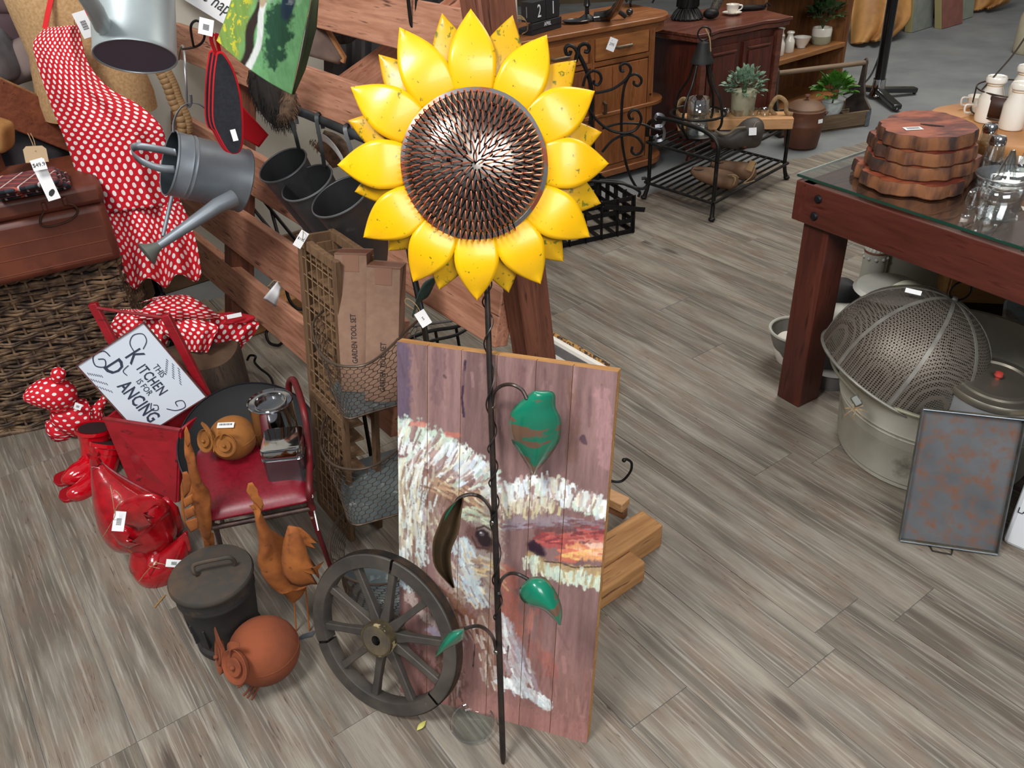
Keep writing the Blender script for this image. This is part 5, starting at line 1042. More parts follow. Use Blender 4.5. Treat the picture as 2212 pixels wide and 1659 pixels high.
blend((1-np.abs(U-.36-.03*np.sin(V*9))/.07)*3, (44, 34, 30)); blend((1-np.abs(U-.44+.03*np.sin(V*7))/.045)*3*(V > .15)+(nn_-.5), (206, 210, 206)); blend((1-np.hypot((U-.4)/.05, (V-.12)/.12))*3, (170, 150, 120))
ca = o.data.color_attributes.new('print', 'FLOAT_COLOR', 'POINT'); ca.data.foreach_set('color', np.concatenate([cc, np.ones((U.size, 1))], 1).ravel().astype(np.float32))
plate('side_panel', [(676, -20), (690, -20), (684, 60), (660, 150), (636, 204), (631, 204), (650, 120)], 1.97, plain((30, 38, 20), (56, 60, 26), rough=.6, scale=8), tot, y2=2.0)
hs = thing('white_sign', 'white board with black script lettering at the top edge left of the green bag', 'sign', Matrix.Translation(PY(470, 10, 2.2)))
M = facecam(PY(468, 5, 2.2), -33); MB().box((0, 0, -.002), (.17, .07, .004), M).build('sign_plate', plain((222, 222, 222), rough=.6), hs, w=True, smooth=False); text('live happy', .042, hs, M @ Matrix.Translation((0, 0, .001)), sx=.72, shear=.3, w=True)
wc_ = thing('white_card', 'white curled card hanging behind the three zinc buckets', 'card', Matrix.Translation(PY(715, 310, 2.6)))
MB().grid(lambda u, v: PY(682+58*u+10*v, 286+26*u*u*2+34*v*(.5+.5*u), 2.6-.02*math.sin(PI*u)), 10, 4).build('card_sheet', TAG, wc_, w=True, solid=.001)
# fur pelts
def pelt(lab, pts, y, m, n=420, ln=.03):
    t = thing('fur_pelt', lab, 'fur', Matrix.Translation(PY(pts[0][0], pts[0][1], y))); mb = MB(); lp(mb, [(a, b_, y, r_) for a, b_, r_ in pts], 18, .8); mb.build('hide', m, t, w=True)
    hb = MB(); P = [PY(a, b_, y) for a, b_, r_ in pts]; rr_ = [pr(r_, p) for (a, b_, r_), p in zip(pts, P)]
    for i in range(n):
        k = random.uniform(0, len(P)-1.001); j = int(k); f_ = k-j; c_ = P[j]*(1-f_)+P[j+1]*f_; rad = rr_[j]*(1-f_)+rr_[j+1]*f_; a = random.uniform(0, 2*PI); d = Vector((math.cos(a), math.sin(a)*.8, 0)); q = c_+d*rad*.95; e = q+d*.004+Vector((random.uniform(-.01, .01), 0, -ln*random.uniform(.5, 1))); hb.tube([q, (q+e)/2+d*.003, e], [.0011, .0008, .0003], 3)
    hb.build('fur', m, t, w=True, kind='stuff'); return t
FUR = plain((26, 23, 22), (60, 52, 46), rough=.8, scale=60, sc3=(1, 1, .1), name='dark fur'); FUR2 = plain((120, 92, 70), (60, 44, 34), rough=.85, scale=40, name='brown fur')
pelt('dark furry pelt hanging below the green bag', [(560, 150, 24), (572, 190, 34), (590, 225, 34), (606, 255, 26), (615, 272, 12)], 2.3, FUR, 520)
pelt('small brown furry pelt beside the pipe rail', [(620, 190, 8), (626, 215, 14), (622, 240, 18), (612, 262, 10)], 2.2, FUR2, 220, .02)
pelt('dark pelt behind the upper boards of the rack', [(700, 40, 30), (740, 60, 34), (770, 50, 20)], 2.75, FUR, 400, .04)
pelt('brown pelt behind the three zinc buckets', [(690, 300, 22), (720, 320, 30), (740, 350, 26)], 2.75, FUR2, 250, .02)
dk_ = thing('dark_infill', 'dark sheets added to blacken the cluttered gap behind the upper boards of the rack', 'dark backing', Matrix.Translation(PY(800, 100, 3.0)))  # plain dark sheets added so the gap behind the boards reads black
sheet(dk_, 'dark_sheet', [((640, -60), (1010, -60)), ((690, 60), (985, 40)), ((700, 150), (960, 150)), ((690, 262), (900, 290))], [3.15, 3.1, 3.0, 2.9], plain((22, 20, 20), (44, 38, 36), rough=.9, scale=8), fold=(5, .04))
sheet(dk_, 'dark_sheet', [((900, 250), (1090, 200)), ((900, 330), (1090, 400)), ((905, 470), (1090, 520))], [3.0, 2.9, 2.7], plain((30, 27, 26), (54, 46, 40), rough=.9, scale=8), fold=(4, .04))
cb = thing('heart_board', 'pointed wooden board with painted scroll hanging beside the green bag', 'plaque', Matrix.Translation(PY(700, 90, 2.5))); bo_ = PY(700, 90, 2.5)
plate('plaque', [(660, 40), (684, 22), (700, 50), (745, 120), (742, 132), (732, 138), (660, 118)], 2.5, plain((112, 92, 80), (90, 74, 66), rough=.8, scale=20), cb, th=.012); MB().tube([PY(684, 24, 2.49), PY(744, 124, 2.49), PY(740, 134, 2.49)], .008, 6).build('pale_edge', wood((150, 100, 60), (176, 124, 80), 0), cb, w=True)
# --- pipe rail and buckets ---
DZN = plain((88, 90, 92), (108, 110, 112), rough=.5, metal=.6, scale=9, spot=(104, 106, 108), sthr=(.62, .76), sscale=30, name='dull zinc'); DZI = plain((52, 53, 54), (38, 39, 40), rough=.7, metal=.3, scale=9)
yr = lambda u: 2.26-.24*(u-630)/160
pipe = thing('pipe_rail', 'grey steel pipe rail fixed to the rack holding three buckets', 'rail', Matrix.Translation(PY(710, 265, yr(710))))
MB().tube([PY(632, 236, yr(632)), PY(660, 246, yr(660)), PY(790, 300, yr(790)), PY(840, 322, yr(840))], .0115, 14).build('pipe', plain((78, 82, 86), (60, 62, 66), rough=.45, metal=.7, scale=20), pipe, w=True)
MB().tube([PY(632, 236, yr(632)), PY(640, 225, yr(632)+.5)], .008, 8).build('bracket', IRON, pipe, w=True)
BK = [(612, 358, 55, (634, 246), 'leftmost dull zinc bucket hanging from the pipe rail'), (664, 396, 59, (690, 256), 'middle dull zinc bucket hanging from the pipe rail'), (736, 426, 67, (752, 280), 'dull zinc bucket nearest the sunflower hanging from the pipe rail')]
for u, v, rp_, (hu, hv), lab in BK:
    y = yr(u)-.02*(rp_-55)/12-.05; p = PY(u, v, y); d = img(p, .50, .86, .0); d = (d*.88-(CAM-p).normalized()*.47).normalized(); rr = rp_*dep(p)/F; bkt = thing('hanging_bucket', lab, 'bucket', frame(p, z=-d, x=_r), 'zinc buckets on the pipe rail')
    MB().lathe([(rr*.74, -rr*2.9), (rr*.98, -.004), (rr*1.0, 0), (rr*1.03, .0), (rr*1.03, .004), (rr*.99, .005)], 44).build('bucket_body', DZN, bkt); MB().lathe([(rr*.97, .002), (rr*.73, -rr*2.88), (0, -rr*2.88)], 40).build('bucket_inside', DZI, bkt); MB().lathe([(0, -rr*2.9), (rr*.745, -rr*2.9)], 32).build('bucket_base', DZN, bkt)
    MB().tube([Vector((rr*1.015*math.cos(a), rr*1.015*math.sin(a), .002)) for a in [2*PI*i/44 for i in range(44)]], .0022, 6, closed=True).build('rolled_rim', DZN, bkt)
    q = PY(u+rp_*.62, v-rp_*.62, y+.04); hps = spline([PY(hu+8, hv+22, yr(hu)+.01), PY(hu+2, hv-4, yr(hu)+.012), PY(hu-3, hv-10, yr(hu)-.005), PY(hu-6, hv+4, yr(hu)-.022), PY((hu+u+rp_*.6)/2, (hv+v-rp_*.5)/2+8, (y+yr(hu))/2-.01), q], 6); MB().strip(hps, .010, .003, (0, -1, .2)).build('hook_strap', DZN, bkt, w=True)
# --- tall wire-fronted crate ---
CRW = wood((92, 66, 44), (126, 96, 66), 2, 5, 10, .8, dark=(54, 38, 26), bmp=.4)
cn, cf = G(759, 1165), G(694, 1086); tf = PL(650, 508, cf, EE); cu = tf-cf; cw_ = (cf-cn); wv = cw_.normalized(); CN = wv.cross(cu.normalized()); CN = CN if CN.dot(CAM-cn) < 0 else -CN
crate = thing('wire_crate', 'tall narrow wooden crate with wire grid front leaning on the rack', 'crate', Matrix.Translation(cn)); cl = cu.length; cd_ = cu.normalized(); DP = .085
def cbeam(a, b, w1, h1, nm, m=CRW, par=crate): return MB().beam(a, b, w1, h1, up=CN).build(nm, m, par, w=True, bevel=.001)
cwid = cw_.length*1.0
for x in (0, cwid): 
    for dp in (0, DP): cbeam(cn+wv*x+CN*dp, cn+wv*x+CN*dp+cu, .022, .014, 'stile')
    if x > 0: panel(crate, 'side_panel', (cn+wv*x, cn+wv*x+CN*DP, cn+wv*x+CN*DP+cu, cn+wv*x+cu), .008, CRW)
for t_ in (0.012, .46, .985):
    for dp in (0, DP): cbeam(cn+cu*t_+CN*dp, cn+cu*t_+wv*cwid+CN*dp, .024, .016, 'rail')
for i in range(17):
    t_ = .05+i*.0555; 
    if abs(t_-.46) < .02: continue
    panel(crate, 'slat', (cn+cu*t_+CN*.006, cn+cu*t_+wv*cwid+CN*.006, cn+cu*t_+wv*cwid+CN*(DP*.62), cn+cu*t_+CN*(DP*.62)), .004, CRW)
    MB().tube([cn+cu*t_-CN*.004, cn+cu*t_+wv*cwid-CN*.004], .0014, 5).build('grid_wire', plain((150, 120, 92), rough=.5, metal=.3), crate, w=True)
for i in range(1, 6): MB().tube([cn+wv*cwid*i/6-CN*.006+cu*.01, cn+wv*cwid*i/6-CN*.006+cu*.99], .0014, 5).build('grid_wire', plain((150, 120, 92), rough=.5, metal=.3), crate, w=True)
for i in (2, 4): panel(crate, 'divider', (cn+wv*cwid*i/6+CN*.012, cn+wv*cwid*i/6+CN*DP*.6, cn+wv*cwid*i/6+CN*DP*.6+cu, cn+wv*cwid*i/6+CN*.012+cu), .003, CRW)
p = PL(667, 514, tf, CN)-CN*.02; tagcard(crate, facecam(p, -32), .02, .042, [tf+cd_*-.0, PY(655, 500, p.y), PY(652, 522, p.y), PY(640, 535, p.y)], lines=False, word='$195')
# --- wire baskets, boxes ---
WIRE = plain((96, 80, 66), (66, 54, 46), rough=.5, metal=.6, scale=60, name='rusty wire')
def hexnet(mb, f, nu, nv, r_=.0009):
    for j in range(nv):
        for i in range(nu):
            for (x0, y0), (x1, y1) in (((i+.5*(j % 2), j*.75), (i+.5*(j % 2), j*.75+.5*.0+.25+.25)), ((i+.5*(j % 2), j*.75+.5), (i+.5*(j % 2)+.5, j*.75+.75)), ((i+.5*(j % 2), j*.75+.5), (i+.5*(j % 2)-.5, j*.75+.75))):
                a, b_ = (x0/nu, y0/(nv*.75)), (x1/nu, y1/(nv*.75))
                if max(a[1], b_[1]) > 1.001 or min(a[0], b_[0]) < 0 or max(a[0], b_[0]) > 1: continue
                m_ = ((a[0]+b_[0])/2, (a[1]+b_[1])/2); mb.tube([f(*a), f(*m_), f(*b_)], r_, 3, caps=False)
stand = thing('wire_basket_stand', 'three tier stand of chicken wire baskets with galvanised bases beside the plank picture', 'basket stand', Matrix.Translation(G(800, 1240)))
tiers = [(.64, [(704, 668), (680, 690), (676, 720), (690, 760), (720, 785), (760, 792), (800, 783), (840, 752), (872, 720), (905, 690)], .49, [(712, 840), (728, 870), (736, 890), (744, 900), (752, 903), (762, 903), (800, 891), (858, 875), (885, 868), (905, 850)], (740, 812), (905, 800)),
         (.345, [(742, 828), (712, 880), (694, 935), (696, 975), (722, 1005), (768, 1014), (815, 1002), (860, 970), (890, 935), (905, 905)], .19, [(735, 1060), (742, 1090), (748, 1112), (756, 1128), (766, 1133), (780, 1133), (820, 1122), (862, 1110), (890, 1100), (905, 1085)], (745, 1003), (905, 955)),
         (.145, [(752, 1100), (725, 1130), (712, 1165), (716, 1210), (745, 1245), (800, 1262), (860, 1255), (900, 1225), (925, 1190), (935, 1165)], .004, [(742, 1220), (742, 1260), (760, 1300), (790, 1325), (830, 1335), (870, 1332), (900, 1318), (925, 1300), (945, 1270), (950, 1240)], (800, 1215), (930, 1200))]
for zt_, rim, zb_, bs_, bl, br_b in tiers:
    RP = spline([G(u, v, zt_) for u, v in rim], 6); BP = spline([G(u, v, zb_) for u, v in bs_], 6); nseg = len(RP)-1
    t = MB().tube(RP, .0032, 7).build('basket_rim', plain((96, 82, 70), rough=.4, metal=.6), stand, w=True)
    def f(u, v):
        k = min(max(u, 0), .9999)*nseg; i = int(k); q = k-i; return (RP[i]*(1-q)+RP[i+1]*q)*(1-v)+(BP[i]*(1-q)+BP[i+1]*q)*v
    mb = MB(); hexnet(mb, f, 22, 13); mb.build('chicken_wire', WIRE, t, w=True, kind='stuff')
    bk_ = [G(u, v, zb_) for u, v in (bl, br_b)]; n = len(BP); cc_ = sum(BP, Vector())/n
    base_ = MB().add(BP+[bk_[1], bk_[0]], [tuple(range(n+2))]).build('galvanised_base', plain((108, 116, 116), (88, 98, 102), rough=.5, metal=.45, scale=12, spot=(136, 140, 136), sthr=(.6, .7), sscale=26), stand, w=True, solid=.003, smooth=False)
    MB().tube(BP, .003, 6).build('base_rim', WIRE, base_, w=True)
sp_ = G(905, 1210); 
sp2_ = G(760, 1100); MB().tube([Vector((sp2_.x+.06, sp2_.y+.1, 0)), Vector((sp2_.x+.06, sp2_.y+.1, .64))], .006, 8).build('stand_pole', IRON, stand, w=True)
CARD = plain((132, 100, 82), (142, 112, 92), rough=.8, scale=40, name='cardboard'); TAPE = plain((110, 72, 58), (124, 84, 66), rough=.25, scale=12, name='packing tape')
for lab, tl, tr, bl_, tback, word, wpos, wsz in (('taller cardboard garden tool box standing at the back of the wire basket', (709, 548), (779, 550), (738, 846), (731, 496), 'GARDEN TOOL SET', .50, .024), ('shorter cardboard garden tool box standing nearest the plank picture', (781, 574), (854, 580), (788, 866), (786, 522), 'GARDEN TOOL SET', .55, .024)):
    zz = .494; Bl = G(bl_[0], bl_[1], zz); yy = Bl.y; nrm_ = Vector((-.12, -1, 0)).normalized()
    lean_ = PL(tl[0], tl[1], Bl+Vector((0, .05, 0)), (0, -1, .10)); X_ = (PL(tr[0], tr[1], lean_, (-.1, -1, .12))-lean_); Y_ = (lean_-Bl); M = frame(Bl, x=X_, y=Y_); wd_, hg = X_.length, Y_.length
    t = thing('tool_set_box', lab, 'box', M, 'cardboard garden tool set boxes'); MB().box((wd_/2, hg/2, -.036), (wd_, hg, .072)).build('carton', CARD, t, bevel=.001, smooth=False)
    MB().box((wd_/2, hg+.0006, -.036), (wd_+.001, .001, .050)).build('tape', TAPE, t, smooth=False); MB().box((wd_/2, hg-.02, .0004), (wd_*.5, .04, .0006)).build('tape', plain((140, 104, 86), rough=.3), t, smooth=False); MB().box((wd_/2, hg, -.036), (wd_, .002, .074)).build('flap_edge', plain((120, 86, 70), rough=.8), t, smooth=False)
    text(word, .019, t, Matrix.Translation((wd_*wpos, hg*(.40 if word and tl[0] < 750 else .27), .0008)) @ Matrix.Rotation(R(90), 4, 'Z'), plain((50, 40, 40), rough=.8), sx=.72, w=False)
# --- odds and ends around the rack ---
st = thing('iron_stand', 'black diagonal iron stand behind the rack boards', 'stand', Matrix.Translation(G(620, 620)))
for a, b_ in (((530, 430), (606, 522)), ((552, 412), (650, 532)), ((578, 425), (604, 520)), ((540, 400), (640, 470))): MB().tube([PY(a[0], a[1], 3.0), PY(b_[0], b_[1], 2.85)], .0065, 8).build('bar', IRON, st, w=True)
MB().tube(spline([PY(600, 515, 2.85), PY(612, 580, 2.8), PY(622, 640, 2.75), PY(640, 665, 2.7), PY(660, 668, 2.7)], 5), .006, 8).build('leg', IRON, st, w=True)
cp = thing('curled_iron_hook', 'black wrought iron bracket with curled ends on the floor by the stump', 'hook', Matrix.Translation(G(570, 840)))
MB().tube(spline([G(*q) for q in ((534, 778, .02), (540, 768, .04), (552, 770, .05), (550, 782, .03), (562, 796, .02), (582, 812, .02), (590, 830, .02), (584, 846, .02), (566, 850, .02), (545, 840, .02), (530, 832, .03), (514, 824, .04), (522, 816, .06), (534, 822, .05))], 6), .0045, 7).build('iron_bar', IRON, cp, w=True)
MB().tube(spline([G(*q) for q in ((590, 700, .05), (575, 720, .02), (582, 740, .01), (600, 746, .01), (612, 738, .02))], 6), .006, 7).build('iron_curl', IRON, cp, w=True)
wt = thing('curled_white_tag', 'long white curled tag hanging under the rack board', 'tag', Matrix.Translation(PY(590, 625, 2.3)))
MB().grid(lambda u, v: PY(576+32*v-8*(1-u)+u*20*(1-v)+8*math.sin(PI*v)*0, 645-38*v+u*18*(1-v*.3), 2.28-.03*math.sin(PI*v)), 4, 10).build('paper', TAG, wt, w=True, solid=.0008)
MB().tube(spline([PY(606, 610, 2.28), PY(592, 606, 2.28), PY(582, 616, 2.28), PY(578, 618, 2.28)], 5), .0012, 5).build('string', TWINE, wt, w=True)
s2 = thing('small_metal_flower', 'dark metal flower stem with grey-green leaf and price tag behind the sunflower', 'garden ornament', Matrix.Translation(G(930, 900)))
MB().tube([G(940, 860, .01), PY(914, 690, 1.7), PY(893, 590, 1.75), PY(880, 520, 1.8)], .0075, 10).build('stem', plain((34, 36, 38), rough=.35, metal=.6), s2, w=True)
Lf = spl2([(938, 598), (915, 612), (900, 645), (889, 690)], 5); Rf = spl2([(940, 610), (925, 640), (905, 655), (891, 692)], 5)
MB().grid(lambda u, v: PY(*[Lf[min(int(v*15), 14)][k]*(1-u)+Rf[min(int(v*15), 14)][k]*u for k in (0, 1)], 1.62+.01*u), 4, 15).build('leaf', plain((70, 92, 88), (52, 74, 70), rough=.35, metal=.4, scale=20), s2, w=True, solid=.0015)
p = PY(914, 688, 1.58); tagcard(s2, facecam(p, 32), .024, .034, [PY(894, 668, 1.6), PY(876, 655, 1.6), PY(878, 645, 1.6), PY(892, 652, 1.6), PY(905, 668, 1.59), PY(910, 690, 1.58), PY(906, 700, 1.58)], lines=False, word='S')
rg = thing('iron_plant_stand', 'black iron ring stand behind the plank picture and wire baskets', 'stand', Matrix.Translation(G(930, 720)))
for dv, r_ in ((0, .006), (22, .005)): MB().tube(spline([G(860, 770+dv, .35), G(880, 735+dv, .35), G(930, 715+dv, .35), G(985, 706+dv*.8, .35), G(1020, 690+dv*.6, .35)], 6), r_, 8).build('ring', IRON, rg, w=True)
MB().tube([G(1000, 690, .36), G(880, 706, .36)], .004, 6).build('rod', plain((140, 140, 142), rough=.3, metal=.9), rg, w=True)
for q in ((880, 735), (985, 706), (940, 712)): p = G(q[0], q[1], .35); MB().tube([p, Vector((p.x+.02, p.y+.02, 0))], .005, 7).build('leg', IRON, rg, w=True)
bkx = thing('art_canvas', 'boxed canvas print with white edge leaning behind the plank picture', 'canvas', Matrix.Translation(G(1230, 780)))
z_ = .16; A_, B_ = G(1158, 708, z_), G(1306, 792, z_); dn = Vector((B_-A_).normalized()).cross(ZZ); dn = dn if dn.y < 0 else -dn
panel(bkx, 'canvas_box', (A_-ZZ*z_+dn*.05, B_-ZZ*z_+dn*.05, B_, A_), .026, plain((226, 222, 212), rough=.6))
panel(bkx, 'printed_back', (A_-ZZ*z_+dn*.03, B_-ZZ*z_+dn*.03, B_-dn*.02+ZZ*.003, A_-dn*.02+ZZ*.003), .012, plain((176, 130, 66), (54, 40, 34), rough=.6, scale=60, thr=(.45, .55)))
panel(bkx, 'label_card', (A_-ZZ*.09+dn*.035, B_-ZZ*.09+dn*.035, B_-ZZ*.008+dn*.017, A_-ZZ*.008+dn*.017), .004, plain((120, 116, 114), (90, 86, 84), rough=.7, scale=12))
hkx = thing('coat_rack', 'wooden coat rail end with black iron hook sticking out behind the plank picture', 'coat rack', Matrix.Translation(G(1340, 1110)))
e_ = G(1352, 1092, .045); MB().beam(e_, e_+Vector((-.22, .20, .0)), .04, .03).build('rail', wood((172, 126, 82), (200, 156, 110), 0, 6, 8, .6), hkx, w=True, bevel=.003); MB().beam(e_+ZZ*-.031, e_+Vector((-.22, .20, -.031)), .022, .028).build('rail_back', wood((120, 76, 48), (150, 104, 70), 0, 6, 8, .6), hkx, w=True, bevel=.002)
yk = e_.y-.0; MB().tube(spline([PY(1300, 1030, yk+.02), PY(1325, 1040, yk), PY(1345, 1038, yk), PY(1362, 1018, yk), PY(1364, 1000, yk), PY(1354, 992, yk), PY(1348, 993, yk)], 6), .0036, 8).build('hook', IRON, hkx, w=True); MB().ball(PY(1348, 994, yk), .0062, 12, 8).build('hook_ball', IRON, hkx, w=True)
ik = thing('iron_loop_hook', 'long black iron loop hanging from the top board of the rack', 'hook', Matrix.Translation(PY(890, 20, 2.1)))
MB().tube(spline([PY(880, -20, 2.1), PY(884, 20, 2.1), PY(888, 50, 2.1), PY(893, 57, 2.1), (PY(899, 48, 2.1)), PY(900, 20, 2.1), PY(900, -20, 2.1)], 6), .0045, 8).build('iron_bar', IRON, ik, w=True)
# ================= right side and background =================
def zat(g, v):
    best = min((abs(proj((g[0], g[1], k*.002))[1]-v), k*.002) for k in range(0, 900)); return best[1]
def lbox(par, name, c, s, m, bev=.002, **k): return MB().box(c, s).build(name, m, par, smooth=False, bevel=bev, **k)
HON = wood((112, 64, 30), (152, 96, 52), 0, 4, 8, .42, dark=(92, 50, 22), bmp=.1, coat=.15); HONV = wood((112, 64, 32), (150, 92, 50), 2, 4, 8, .42, dark=(98, 54, 24), bmp=.1, coat=.15)
MAH = wood((58, 24, 16), (92, 40, 26), 2, 4, 8, .4, dark=(34, 14, 10), bmp=.15, coat=.2); MAHT = wood((78, 40, 30), (112, 64, 48), 0, 4, 8, .35, dark=(50, 24, 18), bmp=.15, coat=.2)
# --- honey cabinet ---
cm = rotz((.824, 4.55, 0), 31); CW, CD, CHT = 1.16, .42, .80
cab = thing('honey_cabinet', 'honey coloured wooden cabinet with drawers, doors and a rounded end', 'cabinet', cm)
lbox(cab, 'body', (-CW/2, CD/2+.012, CHT/2), (CW, CD, CHT-.06), HONV); 
def bowpoly(x0, ext, r, y0=-.02):
    return [(-CW-.02, y0), (ext*.35, y0)]+[(ext*.35+r*math.sin(a), y0+r-r*math.cos(a)) for a in [PI/2*i/10 for i in range(1, 11)]]+[(ext*.35+r, CD), (-CW-.02, CD)]
MB().prism(bowpoly(0, .0, .17), .026, Matrix.Translation((0, 0, CHT-.026))).build('top', HON, cab, bevel=.005)
MB().prism(bowpoly(0, .0, .15, .0), .05, Matrix.Translation((0, 0, CHT-.076))).build('curved_frieze', HON, cab, bevel=.002); MB().prism(bowpoly(0, .0, .15), .035, Matrix.Translation((0, 0, .035))).build('plinth', HON, cab, bevel=.004); MB().prism(bowpoly(0, .0, .14), .02, Matrix.Translation((0, 0, .36))).build('end_shelf', HON, cab, bevel=.003)
for xx in (-.012, -.395, -.80, -1.14): lbox(cab, 'stile', (xx, .004, CHT/2+.01), (.036 if xx == -.012 else .022, .022, CHT-.12), HONV)
for zz in (.625, .08): lbox(cab, 'cross_rail', (-CW/2, .004, zz), (CW, .02, .024), HON)
for i, xx in enumerate((-.21, -.60, -.97)):
    d = lbox(cab, 'drawer', (xx, -.002, .695), (.34, .02, .105), wood((132, 80, 40), (166, 108, 60), 0, 6, 6, .4, coat=.2)); MB().tube([(xx-.05, -.014, .695), (xx-.04, -.034, .695), (xx+.04, -.034, .695), (xx+.05, -.014, .695)], .0075, 8).build('drawer_pull', plain((84, 72, 60), (110, 96, 78), rough=.4, metal=.4), d)
    e = lbox(cab, 'door', (xx, -.002, .352), (.34, .02, .51), HONV); MB().tube([(xx+(-.12 if i == 0 else .12), -.014, .38), (xx+(-.12 if i == 0 else .12), -.032, .385), (xx+(-.12 if i == 0 else .12), -.032, .43), (xx+(-.12 if i == 0 else .12), -.014, .435)], .0085, 8).build('door_pull', plain((70, 56, 44), rough=.4, metal=.4), e)
MB().lathe([(0, 0), (.006, 0), (.006, .003), (0, .003)], 12, Matrix.Translation((-.012, -.008, .42)) @ Matrix.Rotation(R(90), 4, 'X')).build('keyhole', plain((50, 44, 36), metal=.6, rough=.4), cab)
for xx in (-.06, -1.1, .06): MB().lathe([(.022, 0), (.03, .015), (.024, .035)], 14, Matrix.Translation((xx, .06, 0))).build('foot', HON, cab)
p = PY(1322, 96, 4.28); tagcard(cab, facecam(p, -20), .04, .06, lines=False, word='295'); MB().tube([PY(1322, 88, 4.28), PY(1326, 80, 4.3), PY(1336, 88, 4.3)], .0012, 5).build('string', TWINE, cab, w=True)
zc = CHT+.001
# calendar
cp_ = G(1150, 77, zc); cq = G(1213, 59, zc); M = frame(cp_, x=cq-cp_, z=ZZ); cwd = (cq-cp_).length
cal = thing('block_calendar', 'black wooden block calendar reading 21 APRIL on the honey cabinet', 'calendar', M); BLKP = plain((20, 21, 24), (30, 30, 33), rough=.6, name='black paint')
lbox(cal, 'tray', (cwd/2, .05, .012), (cwd, .10, .024), BLKP); lbox(cal, 'name_block', (cwd/2, .012, .037), (cwd*.98, .03, .028), BLKP); WHT = plain((214, 216, 216), rough=.6)
for i, ch_ in enumerate('21'):
    b_ = lbox(cal, 'number_block', (cwd*(.27+.47*i), .04, .098), (cwd*.45, .07, .09), BLKP); text(ch_, .082, b_, Matrix.Translation((cwd*(.27+.47*i), .0035, .097)) @ Matrix.Rotation(R(90), 4, 'X'), WHT, sx=.72, w=False)
    if i == 0: text('1', .07, b_, Matrix.Translation((cwd*.27-cwd*.226, .04, .095)) @ Matrix.Rotation(R(-90), 4, 'Z') @ Matrix.Rotation(R(90), 4, 'X'), plain((120, 122, 124), rough=.6), sx=.7, w=False)
text('APRIL', .026, cal, Matrix.Translation((cwd/2, -.004, .036)) @ Matrix.Rotation(R(90), 4, 'X'), WHT, sx=.8, w=False)
tw = thing('twine_bundle', 'loose loops of pale twine beside the block calendar', 'twine', Matrix.Translation(G(1120, 72, zc)))
for k in range(3): MB().tube(spline([G(1105+4*k, 34+3*k, zc+.1), G(1128+3*k, 36+4*k, zc+.09), G(1140, 58+3*k, zc+.03), G(1128, 74, zc+.002)], 6), .0022, 5).build('strand', TWINE, tw, w=True)
BG_ = plain((16, 16, 17), (30, 29, 28), rough=.25, coat=.4, name='black gloss')
t = thing('black_candlestick', 'glossy black candlestick with clear stem on the honey cabinet', 'candlestick', Matrix.Translation(G(1268, 44, zc))); MB().lathe([(0, 0), (.05, .0), (.05, .008), (.03, .018), (.012, .03), (.010, .06), (.018, .07), (.014, .085), (.012, .16), (.02, .165)], 24).build('base', BG_, t); MB().lathe([(.012, .0), (.013, .08), (.009, .09)], 14, Matrix.Translation((0, 0, .085))).build('stem', glassm((220, 225, 230), .6), t)
t = thing('black_dish', 'low black leaf shaped dish beside the candlestick', 'dish', Matrix.Translation(G(1244, 50, zc))); MB().lathe([(0, .004), (.05, .006), (.07, .016), (.074, .014), (.055, 0), (0, 0)], 24, sy=.6, wob=.12).build('dish_body', BG_, t)
t = thing('black_lever_press', 'black cast iron press with ball weight and feet on the honey cabinet', 'press', Matrix.Translation(G(1325, 32, zc)))
MB().tube(spline([G(1284, 40, zc+.01), G(1310, 36, zc+.02), G(1325, 26, zc+.06), G(1338, 6, zc+.14), G(1350, -20, zc+.22)], 5), [.03]*6+[.022]*8+[.016]*7, 10).build('arm', BG_, t, w=True); MB().tube([G(1330, 20, zc+.05), G(1352, 36, zc+.012)], .012, 8).build('foot', BG_, t, w=True); MB().tube([G(1318, 24, zc+.05), G(1290, 38, zc+.012)], .012, 8).build('foot', BG_, t, w=True); MB().ball(G(1360, 26, zc+.02), .018, 16, 10).build('ball_weight', BG_, t, w=True)
t = thing('black_trivet', 'black footed iron trivet at the top edge on the honey cabinet', 'trivet', Matrix.Translation(G(1375, 10, zc)))
MB().lathe([(0, .06), (.08, .06), (.085, .068), (0, .07)], 24, Matrix.Translation((0, 0, 0))).build('plate', IRON, t)
for a in (0, 120, 240): MB().tube([Vector((.07*math.cos(R(a)), .07*math.sin(R(a)), .06)), Vector((.095*math.cos(R(a)), .095*math.sin(R(a)), .02)), Vector((.085*math.cos(R(a)), .085*math.sin(R(a)), 0.004))], .006, 8).build('foot', IRON, t)
t = thing('black_lantern', 'black lantern body standing behind the block calendar', 'lantern', Matrix.Translation(G(1172, 20, zc)+Vector((0, .06, 0)))); MB().lathe([(0, 0), (.10, 0), (.10, .02), (.08, .03), (.08, .22), (.1, .24), (0, .3)], 6).build('lantern_body', BLKP, t); MB().lathe([(.085, .04), (.085, .21)], 6).build('glass', glassm((60, 60, 60), .4), t)
